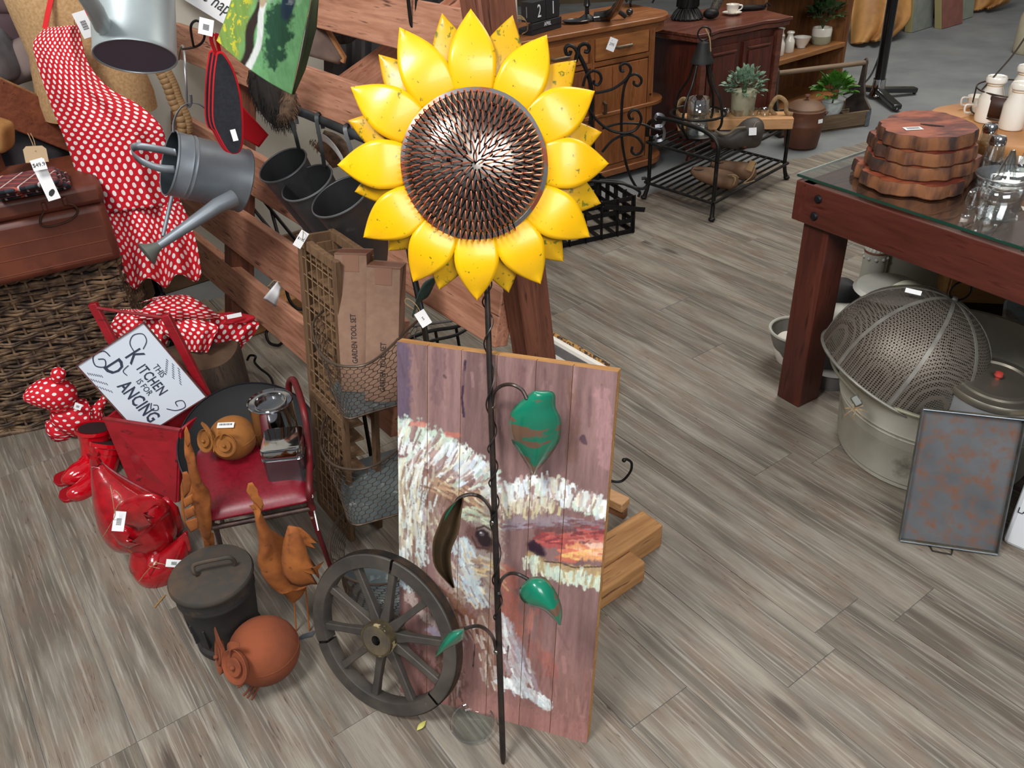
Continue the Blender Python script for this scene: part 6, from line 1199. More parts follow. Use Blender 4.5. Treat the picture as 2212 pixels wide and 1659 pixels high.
# --- mahogany sideboard ---
sm = rotz((1.07, 4.62, 0), 30.5); SW, SDp, SHt = .60, .42, .70
sb_ = thing('mahogany_sideboard', 'dark mahogany sideboard with shaped top standing right of the honey cabinet', 'sideboard', sm)
lbox(sb_, 'body', (SW/2, SDp/2, .37), (SW, SDp, .56), MAH)
tp = [(-.04, -.04), (.06, -.045), (.14, -.02), (.3, -.03), (.46, -.02), (.54, -.045), (.64, -.04), (.66, .0), (.66, SDp+.02), (-.04, SDp+.02)]; MB().prism(spl2(tp+[tp[0]], 4)[:-1], .018, Matrix.Translation((0, 0, SHt-.018))).build('top', MAHT, sb_, bevel=.005); MB().prism([(x*.97+.01, y*.8) for x, y in spl2(tp+[tp[0]], 4)[:-1]], .024, Matrix.Translation((0, 0, SHt-.044))).build('moulding', MAHT, sb_, bevel=.006)
for x0, x1 in ((.07, .30), (.33, .56)):
    d = lbox(sb_, 'door', ((x0+x1)/2, -.006, .36), (x1-x0, .018, .50), MAH); lbox(d, 'raised_panel', ((x0+x1)/2, -.018, .36), (x1-x0-.07, .010, .40), MAH); lbox(d, 'panel_bead', ((x0+x1)/2, -.02, .575), (x1-x0-.06, .012, .010), MAHT)
for x in (.03, .59): lbox(sb_, 'pilaster', (x, -.014, .37), (.04, .03, .54), MAHT)
lbox(sb_, 'side_panel', (SW+.006, SDp/2, .37), (.014, SDp-.08, .46), MAH)
for x, y in ((.03, .03), (SW-.03, .03), (.03, SDp-.03), (SW-.03, SDp-.03)): MB().lathe([(.016, 0), (.022, .01), (.016, .03), (.026, .05), (.03, .07), (.022, .09), (.022, .10)], 16, Matrix.Translation((x, y, 0))).build('turned_foot', MAH, sb_)
zs_ = SHt+.001
t = thing('iron_lamp_base', 'ribbed black iron lamp base standing on the mahogany sideboard', 'lamp', Matrix.Translation(G(1488, 44, zs_)+Vector((0, .05, 0))))
pr_ = [(0, 0), (.085, 0), (.088, .01), (.07, .03), (.05, .05), (.048, .06), (.06, .065), (.06, .16), (.045, .17)]; MB().lathe(pr_, 40).build('base', IRON, t)
for k in range(20): a = 2*PI*k/20; MB().tube([Vector((.087*math.cos(a), .087*math.sin(a), .004)), Vector((.072*math.cos(a), .072*math.sin(a), .03)), Vector((.05*math.cos(a), .05*math.sin(a), .055))], .006, 6).build('rib', IRON, t)
for k in range(10): a = 2*PI*k/10; MB().tube([Vector((.062*math.cos(a+.3*s_*q), .062*math.sin(a+.3*s_*q), .065+.09*q)) for s_ in (1,) for q in (0, .5, 1)], .0035, 5).build('lattice', IRON, t)
t = thing('cup_and_saucer', 'cream tea cup on its saucer at the sideboard top', 'cup', Matrix.Translation(G(1583, 33, zs_)+Vector((0, .02, 0)))); MB().lathe([(0, .004), (.03, .004), (.052, .012), (.054, .014), (.05, .012), (.03, 0), (0, 0)], 32).build('saucer', CHINA, t); MB().lathe([(0, .008), (.018, .008), (.022, .014), (.032, .03), (.037, .055), (.035, .055), (.03, .03), (.016, .014), (0, .013)], 32).build('cup_body', CHINA, t); MB().tube(spline([Vector((.034, 0, .048)), Vector((.054, 0, .045)), Vector((.05, 0, .028)), Vector((.032, 0, .022))], 6), .0038, 7).build('cup_handle', CHINA, t)
t = thing('black_tray', 'flat black oval iron tray behind the cream cup', 'tray', Matrix.Translation(G(1625, 24, zs_)+Vector((0, .06, 0)))); MB().lathe([(0, .0), (.09, .0), (.1, .014), (.096, .014), (.085, .005), (0, .005)], 32, sy=.6).build('tray_body', IRON, t); MB().tube([Vector((.08, 0, .012)), Vector((.1, 0, .03)), Vector((.12, 0, .012))], .006, 6).build('handle', IRON, t)
t = thing('wire_mesh_roll', 'black iron bird holding a roll of wire mesh beside the lamp base', 'ornament', Matrix.Translation(G(1535, 42, zs_))); MB().ball((0, 0.0, .03), (.045, .03, .028), 16, 10).build('body', IRON, t); MB().lathe([(.025, 0), (.03, .14)], 16, Matrix.Translation((.02, .03, .04)) @ Matrix.Rotation(R(25), 4, 'Y')).build('mesh_roll', plain((110, 104, 92), (60, 56, 50), rough=.6, metal=.4, scale=160), t)
# --- open bookcase ---
bg0 = Vector((2.332, 5.778, 0)); zsh = zat(bg0, 90); bd = Vector((math.cos(R(37)), math.sin(R(37)), 0)); 
bc_ = thing('open_bookcase', 'open pine bookcase with white crockery on its shelf behind the sideboard', 'bookcase', rotz(bg0, 37)); BL_, BD_, BHt = .92, .34, 1.15
PINE = wood((122, 78, 40), (164, 112, 62), 0, 4, 8, .55, dark=(84, 50, 24)); PINEV = wood((96, 58, 30), (140, 92, 50), 2, 3, 8, .6, dark=(60, 34, 18))
lbox(bc_, 'side_panel', (-.012, BD_/2, BHt/2), (.024, BD_, BHt), PINEV); lbox(bc_, 'side_panel', (-BL_, BD_/2, BHt/2), (.024, BD_, BHt), PINEV); lbox(bc_, 'back_panel', (-BL_/2, BD_, BHt/2), (BL_, .012, BHt), PINEV)
for z_ in (.04, zsh, zat(bg0, -60)): lbox(bc_, 'shelf', (-BL_/2, BD_/2, z_-.014), (BL_-.03, BD_, .028), PINE)
zz = zsh+.001
def bottle(lab, u, v, wpx, zb__, hgt, grp='white milk bottles on the bookcase shelf'):
    c, r = fit(u, v, wpx, zb__); t = thing('milk_bottle', lab, 'bottle', Matrix.Translation(Vector((c.x, c.y, zb__))), grp); MB().lathe([(0, 0), (r*.9, 0), (r, .006), (r, hgt*.52), (r*.9, hgt*.6), (r*.56, hgt*.78), (r*.55, hgt*.88), (r*.74, hgt*.91), (r*.76, hgt*.97), (r*.66, hgt), (r*.52, hgt*.985), (r*.5, hgt*.8)], 28).build('bottle_glass', CHINA, t)
    MB().lathe([(r*.73, hgt*.91), (r*.79, hgt*.94), (r*.73, hgt*.97)], 24).build('lip', CHINA, t); return t
bottle('left front white milk bottle on the shelf beside the plates', 1681, 122, 24, zz, .125); bottle('right front white milk bottle on the shelf beside the bowl', 1703, 115, 22, zz, .125); bottle('white milk bottle behind the left front one', 1684, 104, 20, zz, .12); bottle('white milk bottle partly hidden behind the sideboard corner', 1668, 108, 20, zz, .12)
c, r = fit(1730, 106, 38, zz); t = thing('white_bowl', 'fluted white china bowl on the bookcase shelf', 'bowl', Matrix.Translation(Vector((c.x, c.y, zz)))); MB().lathe([(0, 0), (r*.5, 0), (r*.5, .006), (r*.75, .025), (r*1.02, .062), (r*1.05, .064), (r*.98, .062), (r*.7, .028), (0, .01)], 32).build('bowl_body', CHINA, t)
c, r = fit(1657, 123, 40, zz)
for i in range(8):
    t = thing('white_plate', 'white plate in the stack on the bookcase shelf, %s' % ('lowest', 'second from the bottom', 'third from the bottom', 'fourth from the bottom', 'fourth from the top', 'third from the top', 'second from the top', 'topmost')[i], 'plate', Matrix.Translation(Vector((c.x, c.y, zz+.0115*i))), 'stack of white plates on the bookcase shelf'); MB().lathe([(0, .002), (r*.6, .002), (r*.98, .011), (r*1.0, .0105), (r*.62, 0), (0, 0)], 28).build('plate_body', CHINA, t)
def leafblob(par, c, R_, n, m, sz, name='leaf', tilt=.5, stems=True, seed=1, squash=.8, mx=300):
    rg_ = random.Random(seed); o0 = None
    for i in range(n):
        th_ = rg_.uniform(0, 2*PI); ph = rg_.uniform(-.25, 1.4); d = Vector((math.cos(th_)*math.cos(ph), math.sin(th_)*math.cos(ph), math.sin(ph)*squash)); p = c+d*R_*rg_.uniform(.55, 1); s_ = sz*rg_.uniform(.7, 1.2)
        if o0 is None:
            def f(u, v): w_ = math.sin(PI*min(.97, v*.9+.08))**.8*.36; return Vector(((u-.5)*2*w_, v, .12*math.sin(PI*v)+.10*abs(u-.5)*2))
            o0 = MB().grid(f, 2, 5).build(name, m, par); o = o0
        else: o = o0.copy(); COL.objects.link(o); o.parent = par
        dd = (d+Vector((0, 0, rg_.uniform(-.2, .5)))*tilt).normalized(); M = frame(p-MATS[par.name].translation, y=dd, x=None, z=(d+Vector((rg_.uniform(-.5, .5), rg_.uniform(-.5, .5), .6))).normalized())
        # keep leaf pointing outward
        y = dd; z = Vector((rg_.uniform(-.4, .4), rg_.uniform(-.4, .4), 1)); x = y.cross(z).normalized(); z = x.cross(y); M = Matrix((x, y, z)).transposed().to_4x4(); M.translation = p-MATS[par.name].translation
        o.matrix_local = M @ Matrix.Diagonal((s_, s_, s_, 1))
LGREEN = plain((74, 124, 36), (40, 84, 26), rough=.45, scale=10, name='bright leaf'); DGREEN = plain((34, 62, 32), (62, 88, 48), rough=.5, scale=10, name='dark leaf'); SGREEN = plain((142, 168, 144), (60, 92, 70), rough=.6, scale=10, name='silver leaf')
c, r = fit(1772, 98, 42, zz); t = thing('potted_plant', 'dark leafy plant in a cream pot on the bookcase shelf', 'plant', Matrix.Translation(Vector((c.x, c.y, zz))))
MB().lathe([(0, 0), (r*.9, 0), (r, .01), (r*1.02, .05)], 28).build('pot_base', plain((150, 148, 122), rough=.7, scale=60), t); MB().lathe([(r*1.02, .05), (r*1.05, .085), (r*.98, .1), (r*.85, .1), (r*.84, .09), (0, .09)], 28).build('pot', CHINA, t)
for k in range(6): MB().tube([Vector((0, 0, .09)), Vector((.02*math.cos(k), .02*math.sin(k), .13)), Vector((.06*math.cos(k), .06*math.sin(k), .2))], .002, 5).build('stem', DGREEN, t)
leafblob(t, Vector((c.x, c.y, zz+.17)), .105, 90, DGREEN, .05, seed=3); 
# --- wooden tool tote ---
F1 = G(1874, 272); td = Vector((math.cos(R(14)), math.sin(R(14)), 0)); tt = thing('wooden_tool_tote', 'old grey-brown wooden tool tote with dividers and round bar handle', 'tote', rotz(F1, 14)); TL_, TD_ = .60, .25; th1 = zat(F1, 238)
GW = wood((92, 74, 54), (124, 102, 76), 0, 5, 8, .8, dark=(56, 44, 32), bmp=.5)
lbox(tt, 'front_board', (-TL_/2, .006, th1/2), (TL_, .012, th1), GW); lbox(tt, 'back_board', (-TL_/2, TD_, th1/2), (TL_, .012, th1), GW); lbox(tt, 'base', (-TL_/2, TD_/2, .008), (TL_, TD_, .012), plain((50, 40, 30), rough=.9))
ep = [(0, 0), (TD_, 0), (TD_, th1+.01), (TD_*.72, th1+.06), (TD_*.60, th1+.14), (TD_*.56, th1+.27), (TD_*.5, th1+.285), (TD_*.44, th1+.27), (TD_*.40, th1+.14), (TD_*.28, th1+.06), (0, th1+.01)]
for xx in (-TL_, 0): MB().prism(ep, .014, Matrix.Translation((xx-.007, 0, 0)) @ Matrix.Rotation(R(90), 4, 'Z') @ Matrix.Rotation(R(90), 4, 'X')).build('end_board', plain((76, 66, 58), (58, 50, 44), rough=.85, scale=12, bmp=.3), tt, smooth=False, bevel=.003)
MB().tube([(-TL_-.01, TD_*.5, th1+.255), (.01, TD_*.5, th1+.255)], .015, 14).build('bar_handle', wood((96, 78, 62), (128, 106, 84), 0, 5, 8, .7), tt)
for xx in (-.14, -.30, -.46): lbox(tt, 'divider', (xx, TD_/2, th1*.45), (.010, TD_-.01, th1*.8), GW)
lbox(tt, 'divider', (-.22, TD_/2, th1*.45), (.32, .010, th1*.8), GW)
lbox(tt, 'corner_strap', (-.01, -.004, th1/2), (.03, .004, th1*.96), GALV)
pp = MATS[tt.name] @ Vector((-.235, .06, .02)); t = thing('green_pot_plant', 'bright green leafy plant in a small ribbed white pot in the tool tote', 'plant', Matrix.Translation(pp)); r = 20*dep(pp)/F
MB().lathe([(0, 0), (r*.7, 0), (r*.8, .05), (r*.9, .06), (r*.88, .075), (r*.98, .085), (r*1.05, .1), (r*1.12, .13), (r*1.12, .14), (r*.95, .14), (0, .13)], 28).build('pot', plain((184, 190, 186), (150, 158, 156), rough=.6, scale=30, bmp=.3), t); MB().tube([Vector((0, 0, .13)), Vector((.005, 0, .2))], .005, 6).build('stem', DGREEN, t); leafblob(t, pp+Vector((0, 0, .20)), .10, 80, LGREEN, .062, seed=8, squash=.7)
# --- brown lidded pot ---
c, r = fit(1729, 328, 82); BRN = plain((96, 54, 32), (72, 40, 26), rough=.6, scale=6, bmp=.15, spot=(120, 74, 44), sthr=(.6, .75), sscale=10, name='brown enamel')
t = thing('brown_lidded_pot', 'rusty brown lidded cooking pot on the floor left of the tool tote', 'pot', Matrix.Translation(c)); h_ = .235
MB().lathe([(0, 0), (r*.78, 0), (r*.88, .01), (r*1.0, h_*.5), (r*1.03, h_*.56), (r*1.03, h_*.6), (r*1.0, h_*.62), (r*1.04, h_*.9), (r*1.06, h_*.92), (r*1.0, h_*.93)], 40).build('pot_body', BRN, t); l_ = MB().lathe([(r*1.0, h_*.93), (r*.98, h_*.98), (r*.7, h_*1.08), (r*.3, h_*1.13), (0, h_*1.14)], 40).build('lid', plain((110, 80, 56), (84, 58, 40), rough=.6, scale=8), t); MB().lathe([(.006, 0), (.006, .014), (.018, .02), (.014, .028), (0, .03)], 14, Matrix.Translation((0, 0, h_*1.14))).build('knob', BRN, l_)
for s_ in (-1, 1): MB().tube([Vector((s_*r*1.03, -.02, h_*.78)), Vector((s_*r*1.2, 0, h_*.8)), Vector((s_*r*1.03, .02, h_*.78))], .007, 7).build('lug_handle', BRN, t)
MB().box((0, 0, 0), (.032, .022, .0008), frame(c+Vector((r*.55, -r*.92, h_*.72)), x=(1, .35, 0), z=(.45, -1, .1))).build('sticker', TAG, t, w=True, smooth=False)
# --- iron two-tier rack ---
RA, RB, RC = G(1537, 478), G(1392, 430), G(1697, 388); RD = RB+RC-RA; z1 = zat(RA, 440); z2 = zat(RA, 348)
ir = thing('iron_shoe_rack', 'low black wrought iron rack with two barred shelves', 'rack', Matrix.Translation((RA+RC)/2)); IRB = plain((24, 25, 24), (58, 52, 40), rough=.45, metal=.5, scale=20, thr=(.5, .8), name='worn black iron')
for i, P_ in enumerate((RA, RB, RC, RD)):
    inw = ((RA+RD)/2-P_).normalized()*.02; top_ = z2+.03 if i < 2 else z2; MB().tube([P_+ZZ*.004-inw*.2, P_+inw*.6+ZZ*.05, P_+inw+ZZ*z1, P_+inw+ZZ*top_], [.013, .010, .010, .010], 10).build('leg', IRB, ir, w=True); MB().ball(P_+ZZ*.012-inw*.2, (.017, .017, .011), 12, 8).build('foot_pad', IRB, ir, w=True)
aA, aB = RA+ZZ*(z2+.03), RB+ZZ*(z2+.03); MB().tube(spline([aA-ZZ*.03, aA+ZZ*.035, aA+(aB-aA)*.08+ZZ*.075, aA+(aB-aA)*.3+ZZ*.10, aA+(aB-aA)*.75+ZZ*.105, aA+(aB-aA)*.97+ZZ*.07, aB-ZZ*.0], 6), .010, 10).build('arched_rail', IRB, ir, w=True)
for z_, n in ((z1, 10), (z2, 9)):
    for a, b_ in ((RA, RB), (RC, RD)): MB().tube([a+ZZ*z_, b_+ZZ*z_], .0075, 8).build('end_rail', IRB, ir, w=True)
    for k in range(n+1): a = RA+(RB-RA)*k/n; b_ = RC+(RD-RC)*k/n; MB().tube([a+ZZ*z_, b_+ZZ*z_], .006 if 0 < k < n else .008, 7).build('shelf_bar', IRB, ir, w=True)
for vv, s_ in ((255, 1), (292, -1)):
    p0 = PY(1424, 272, RB.y-.02); MB().strip(spline([PY(u, v, RB.y-.05) for u, v in ((1415, 273), (1428, 272 if s_ > 0 else 272), (1435, 262 if s_ > 0 else 284), (1432, 250 if s_ > 0 else 300), (1420, 247 if s_ > 0 else 304), (1416, 256 if s_ > 0 else 296), (1422, 258 if s_ > 0 else 292))], 6), .014, .003, (0, -1, .5)).build('scroll', plain((120, 120, 124), rough=.3, metal=.8), ir, w=True)
zu = z2+.009
# tealight board
q0, q1 = G(1464, 283, zu), G(1712, 279, zu); M = frame(q0, x=q1-q0, z=ZZ); tb = thing('tealight_board', 'pale thick wooden tealight board with rope ends on the iron rack', 'candle holder', M); tl_ = (q1-q0).length; PW2 = wood((176, 128, 82), (206, 160, 112), 0, 4, 8, .6, dark=(140, 92, 54))
MB().box((tl_/2, .06, .028), (tl_, .13, .055)).build('board', PW2, tb, bevel=.004)
for i in range(6):
    xx = tl_*(.16+.125*i) if i < 5 else tl_*.76; e = MB().lathe([(0, .004), (.022, .004), (.026, .03), (.029, .036), (.028, .03), (.024, .002), (0, 0)], 24, Matrix.Translation((xx, .06, .052))).build('tealight_glass', glassm((230, 232, 228), .7), tb)
for xx, sg in ((.02, -1), (tl_-.08, 1)):
    MB().tube(spline([Vector((xx, .06, .055)), Vector((xx-.03, .06, .09)), Vector((xx+.0, .07, .14)), Vector((xx+.04, .06, .12)), Vector((xx+.05, .05, .07)), Vector((xx+.08, .04, .062))], 6), .011, 8).build('rope_handle', plain((150, 122, 86), (120, 94, 62), rough=.95, scale=60, bmp=.8, bd=.004), tb)
# pear shaped lantern
lc = G(1512, 302, zu)+Vector((0, .08, 0)); k = dep(lc)/F; Hl = zat(lc, 128)-zu
la = thing('pear_lantern', 'pear shaped black iron lantern frame with glass cylinder on the iron rack', 'lantern', Matrix.Translation(lc))
rbm = 58*k
MB().lathe([(0, 0), (rbm*.62, 0), (rbm*.66, .006), (rbm*.6, .012), (0, .012)], 32).build('base', IRB, la)
MB().tube([Vector((rbm*math.cos(a), rbm*math.sin(a), .11)) for a in [2*PI*i/40 for i in range(40)]], .0065, 8, closed=True).build('ring', IRB, la)
for kx_ in range(4):
    a = R(45+90*kx_); MB().tube(spline([Vector((math.cos(a)*r_, math.sin(a)*r_, z_)) for r_, z_ in ((rbm*.6, .006), (rbm*.95, .06), (rbm*1.0, .11), (rbm*.86, .19), (rbm*.52, Hl*.72), (rbm*.28, Hl*.98))], 6), .0065, 8).build('rib', IRB, la)
MB().lathe([(rbm*.42, 0), (rbm*.40, .012), (rbm*.32, .03), (rbm*.18, .09), (0, .10)], 28, Matrix.Translation((0, 0, Hl*.96))).build('cap', plain((34, 34, 34), rough=.6, metal=.4), la)
MB().tube([Vector((.03*math.cos(a), 0, Hl+.115+.03*math.sin(a))) for a in [2*PI*i/24 for i in range(24)]], .004, 6, closed=True).build('hanging_ring', IRB, la); MB().tube(spline([Vector((.0, -.02, Hl+.14)), Vector((.02, -.03, Hl+.10)), Vector((.03, -.03, Hl+.04))], 5), .003, 5).build('twine', TWINE, la)
MB().lathe([(rbm*.40, 0), (rbm*.40, .17)], 32, Matrix.Translation((0, 0, .012))).build('glass_cylinder', glassm((228, 232, 232), .5), la, solid=.002)
# succulent pot
c, r = fit(1603, 252, 54, zu+.056); t = thing('succulent_pot', 'silver-green succulent in a cream stoneware pot on the tealight board', 'plant', Matrix.Translation(Vector((c.x, c.y, zu+.056)))); MB().lathe([(0, 0), (r*.82, 0), (r*.92, .008), (r, .095), (r*1.04, .10), (r*1.04, .112), (r*.94, .112), (0, .10)], 32).build('pot', plain((170, 168, 142), (140, 140, 116), rough=.6, scale=14, name='stoneware'), t)
MB().tube([Vector((0, 0, .10)), Vector((0, 0, .16))], .012, 8).build('stem', DGREEN, t); leafblob(t, Vector((c.x, c.y, zu+.18)), .100, 290, SGREEN, .026, seed=5, squash=.95); 
# dark clog
def clog(lab, name, pts, y0, m, mi, zoff=0):
    t = thing(name, lab, 'shoe', Matrix.Translation(PY(pts[0][0], pts[0][1], y0))); mb = MB(); lp(mb, [(u, v, y0+d, r_) for u, v, d, r_ in pts], 22, 1.25); mb.build('shoe_body', m, t, w=True); u, v, d, r_ = pts[1]; p = PY(u, v-r_*.62, y0+d); k_ = dep(p)/F
    MB().lathe([(0, .0), (r_*1.1*k_, .001), (r_*1.25*k_, .004), (r_*1.15*k_, .006), (0, .003)], 24, frame(p, x=PY(u+20, v-r_*.5, y0+d)-p, z=ZZ), sy=.7).build('shoe_opening', mi, t, w=True); return t
DKC = plain((44, 38, 34), (62, 54, 46), rough=.6, scale=9, bmp=.3, name='dark clog wood'); yc = G(1590, 318, zu).y+.02
t = thing('dark_wooden_last', 'large dark carved wooden shoe form with price tag on the upper rack shelf', 'shoe form', Matrix.Translation(G(1590, 318, zu))); mb = MB(); lp(mb, [(1534, 292, yc, 5), (1548, 296, yc, 13), (1575, 302, yc, 19), (1600, 297, yc, 26), (1622, 288, yc, 33), (1640, 284, yc, 28), (1648, 284, yc, 8)], 22, .8); mb.build('form_body', DKC, t, w=True)
MB().tube(spline([PY(u, v, yc-.06) for u, v in ((1545, 282), (1560, 290), (1575, 288), (1590, 278), (1610, 275))], 6), .006, 7).build('carved_edge', plain((96, 84, 66), rough=.7), t, w=True); p = PY(1626, 284, yc-.1); tagcard(t, facecam(p, 3), .034, .034, [PY(1640, 262, yc-.06), PY(1632, 266, yc-.08), PY(1628, 276, yc-.1)], lines=False)
for u_ in (1545, 1612): MB().lathe([(.012, 0), (.02, .03)], 10, Matrix.Translation(G(u_, 322, zu)+Vector((0, .03, 0)))).build('foot', plain((92, 44, 30), rough=.5), t, w=True)
CLW = plain((96, 68, 48), (120, 88, 62), rough=.7, scale=12, bmp=.3, name='brown clog wood'); CLD = plain((40, 28, 22), rough=.9); y1 = G(1560, 405, z1).y
t = clog('brown wooden clog with raffia bow, front one on the lower rack shelf', 'wooden_clog', [(1494, 366, .06, 7), (1512, 374, .05, 14), (1540, 382, .03, 18), (1565, 388, .0, 19), (1584, 394, -.02, 16), (1594, 398, -.03, 6)], y1, CLW, CLD)
for k in range(3): MB().tube(spline([PY(1572+6*k, 378, y1-.07), PY(1588, 378+5*k, y1-.09), PY(1596-6*k, 384+8*k, y1-.08)], 5), .0025, 5).build('raffia', TWINE, t, w=True)
t = clog('brown wooden clog with kraft tag, rear one on the lower rack shelf', 'wooden_clog', [(1536, 352, .2, 7), (1556, 358, .19, 12), (1585, 364, .17, 15), (1608, 370, .14, 19), (1624, 378, .12, 15), (1632, 382, .11, 5)], y1, CLW, CLD)
MB().box((0, 0, 0), (.03, .05, .001), facecam(PY(1622, 358, y1+.05), -20)).build('kraft_tag', plain((150, 118, 78), rough=.8), t, w=True, smooth=False); MB().tube(spline([PY(1634, 352, y1+.06), PY(1624, 380, y1+.04), PY(1606, 396, y1+.04), PY(1630, 390, y1+.04)], 5), .0025, 5).build('raffia', TWINE, t, w=True)
# --- scroll iron chair ---
ysc = 3.92; sc_ = thing('scroll_iron_stand', 'black wrought iron stand of curling scrolls in front of the honey cabinet', 'stand', Matrix.Translation(G(1300, 470)))
def Z4(pts, y=ysc): return [PY(1180+a/3.317, 60+b_/3.317, y) for a, b_ in pts]
for pts, r_, dy in (([(208, 245), (222, 190), (205, 145), (165, 125), (138, 145), (145, 185), (168, 188), (175, 165)], .0085, 0), ([(232, 190), (232, 145), (260, 118), (292, 118), (308, 145), (295, 172), (272, 168)], .0085, 0), ([(210, 240), (228, 190), (285, 300), (320, 420), (328, 560), (315, 690)], .010, .02),
    ([(262, 420), (285, 345), (335, 308), (380, 325), (394, 370), (372, 408), (342, 400), (342, 376)], .0065, 0), ([(350, 468), (470, 440), (560, 380), (604, 315), (596, 272), (565, 254), (532, 272), (535, 308), (560, 308)], .0065, 0), ([(598, 345), (640, 332), (676, 358), (680, 392), (655, 416), (628, 402), (630, 380)], .006, 0),
    ([(602, 330), (560, 420), (542, 560), (540, 760), (560, 920), (600, 1060), (655, 1160)], .0065, .01), ([(300, 575), (370, 670), (460, 735), (560, 755), (640, 730), (680, 660), (660, 600), (620, 588), (592, 618), (602, 652), (628, 648)], .0065, 0),
    ([(400, 890), (470, 810), (560, 768), (640, 778), (690, 835), (682, 885), (645, 908), (612, 888), (618, 852)], .0065, 0), ([(400, 722), (530, 685), (680, 690), (760, 720), (820, 735)], .006, .05), ([(330, 1095), (500, 1098), (600, 1135), (690, 1152), (726, 1120), (712, 1080), (684, 1082)], .0075, -.1), ([(330, 1100), (420, 1105), (560, 1120), (665, 1170), (660, 1210)], .007, -.12),
    ([(370, 1020), (372, 1120), (380, 1200)], .0075, -.1), ([(322, 500), (330, 700), (340, 900), (352, 1100), (356, 1300)], .008, .02)):
    MB().tube(spline(Z4(pts, ysc+dy), 7), r_, 7).build('scroll_bar', IRON, sc_, w=True)
# strap basket
g1, g0 = G(1366, 503), G(1228, 533); bd1 = (g0-g1).normalized(); bd2 = Vector((bd1.y, -bd1.x, 0)); bd2 = bd2 if bd2.y > 0 else -bd2; hb = zat(g1, 424); bl1 = .58; bl2 = .34
sk = thing('iron_strap_basket', 'black riveted iron strap basket on the floor right of the sunflower', 'basket', Matrix.Translation(g1))
for i in range(4):
    z_ = .012+(hb-.02)*i/3; C4 = [g1, g1+bd1*bl1, g1+bd1*bl1+bd2*bl2, g1+bd2*bl2]
    for a, b_ in zip(C4, C4[1:]+C4[:1]): MB().beam(a+ZZ*z_, b_+ZZ*z_, .004, .022).build('band', IRON, sk, w=True)
for n_, o_, d_, L in ((7, g1, bd1, bl1), (7, g1+bd2*bl2, bd1, bl1), (4, g1, bd2, bl2), (4, g1+bd1*bl1, bd2, bl2)):
    for k in range(n_+1): p = o_+d_*(L*k/n_); MB().beam(p+ZZ*.002, p+ZZ*(hb+.004), .004, .022, up=d_.cross(ZZ)).build('upright', IRON, sk, w=True)
for k in range(8): p = g1+bd1*(bl1*k/7); MB().beam(p+ZZ*.006, p+bd2*bl2+ZZ*.006, .02, .003).build('base_strap', IRON, sk, w=True)
MB().beam(g1+ZZ*(hb*.9)+bd1*.16-bd2*.01, g1+ZZ*(hb*.62)-bd1*.05-bd2*.02, .006, .022).build('loose_strap', IRON, sk, w=True)
# --- lamp stand ---
lb = G(1893, 212); ls = thing('black_lamp_stand', 'black pole stand on chrome collar and splayed black feet', 'stand', Matrix.Translation(lb)); tpv = PY(1930, -10, lb.y+.02); MB().tube([lb+ZZ*.10, lb+ZZ*.10+(tpv-(lb+ZZ*.1))*1.6], .034, 16).build('pole', plain((14, 15, 18), rough=.2, coat=.5), ls, w=True)
MB().lathe([(.055, .0), (.045, .02), (.04, .10), (.042, .108), (.0, .11)], 24, Matrix.Translation((0, 0, .02))).build('chrome_collar', CHROME, ls)
for q, w2 in (((1978, 203), 1), ((1938, 243), 1), ((1830, 196), 1)):
    e = G(q[0], q[1]); d = (e-lb); MB().beam(lb+ZZ*.055, e-d*.02+ZZ*.03, .06, .035).build('foot', plain((28, 30, 28), rough=.3, coat=.4), ls, w=True, bevel=.01); MB().ball(e+ZZ*.014-d*.04, .015, 10, 8).build('caster', BG_, ls, w=True)
MB().tube(spline([PY(1917, 60, lb.y+.05), PY(1896, 130, lb.y+.05), PY(1876, 170, lb.y+.02), PY(1845, 195, lb.y), G(1822, 204, .01)], 6), .006, 6).build('cable', BLKP, ls, w=True)
# --- hides, slabs, stool ---
HIDE = plain((176, 128, 70), (128, 86, 46), rough=.6, scale=3.5, thr=(.35, .65), name='tan hide')
hd_ = thing('tan_hide', 'tan cow hides hanging to the floor behind the lamp stand', 'hide', Matrix.Translation(G(1900, 92)))
sheet(hd_, 'hide_sheet', [((1838, -40), (1968, -40)), ((1838, 20), (1968, 10)), ((1838, 70), (1962, 45)), ((1838, 96), (1922, 84))], [7.75, 7.6, 7.45, 7.35], HIDE, fold=(2.2, .05), bulge=.1, th=.02)
sheet(hd_, 'hide_sheet', [((1905, -40), (1968, -40)), ((1910, 30), (1965, 20)), ((1915, 86), (1950, 60))], [7.9, 7.75, 7.5], HIDE, fold=(1, .08), ph=2, th=.02)
h2 = thing('far_tan_hide', 'tan hide at the top right edge behind the stone slabs', 'hide', Matrix.Translation(G(2130, 24))); sheet(h2, 'hide_sheet', [((2090, -60), (2212, -60)), ((2095, 5), (2190, -5)), ((2098, 24), (2150, 16))], [8.6, 8.5, 8.45], HIDE, fold=(2, .06), th=.02)
def slab(lab, bl_, br_, up_u, m, th_=.03, name='stone_slab', h=1.0, lean=.12):
    a, b_ = G(*bl_), G(*br_); t = thing(name, lab, 'slab', Matrix.Translation((a+b_)/2)); bk2 = Vector((-(b_-a).y, (b_-a).x, 0)).normalized(); bk2 = bk2 if bk2.y > 0 else -bk2; u_ = ZZ*h+bk2*lean*h+(b_-a).normalized()*up_u
    panel(t, 'slab_body', (a, b_, b_+u_, a+u_), th_, m); panel(t, 'rough_edge', (a-(b_-a).normalized()*.004, a-(b_-a).normalized()*.004+bk2*.06, a+bk2*.06+u_, a+u_), .012, plain((150, 140, 96), rough=.8, scale=10)); return t
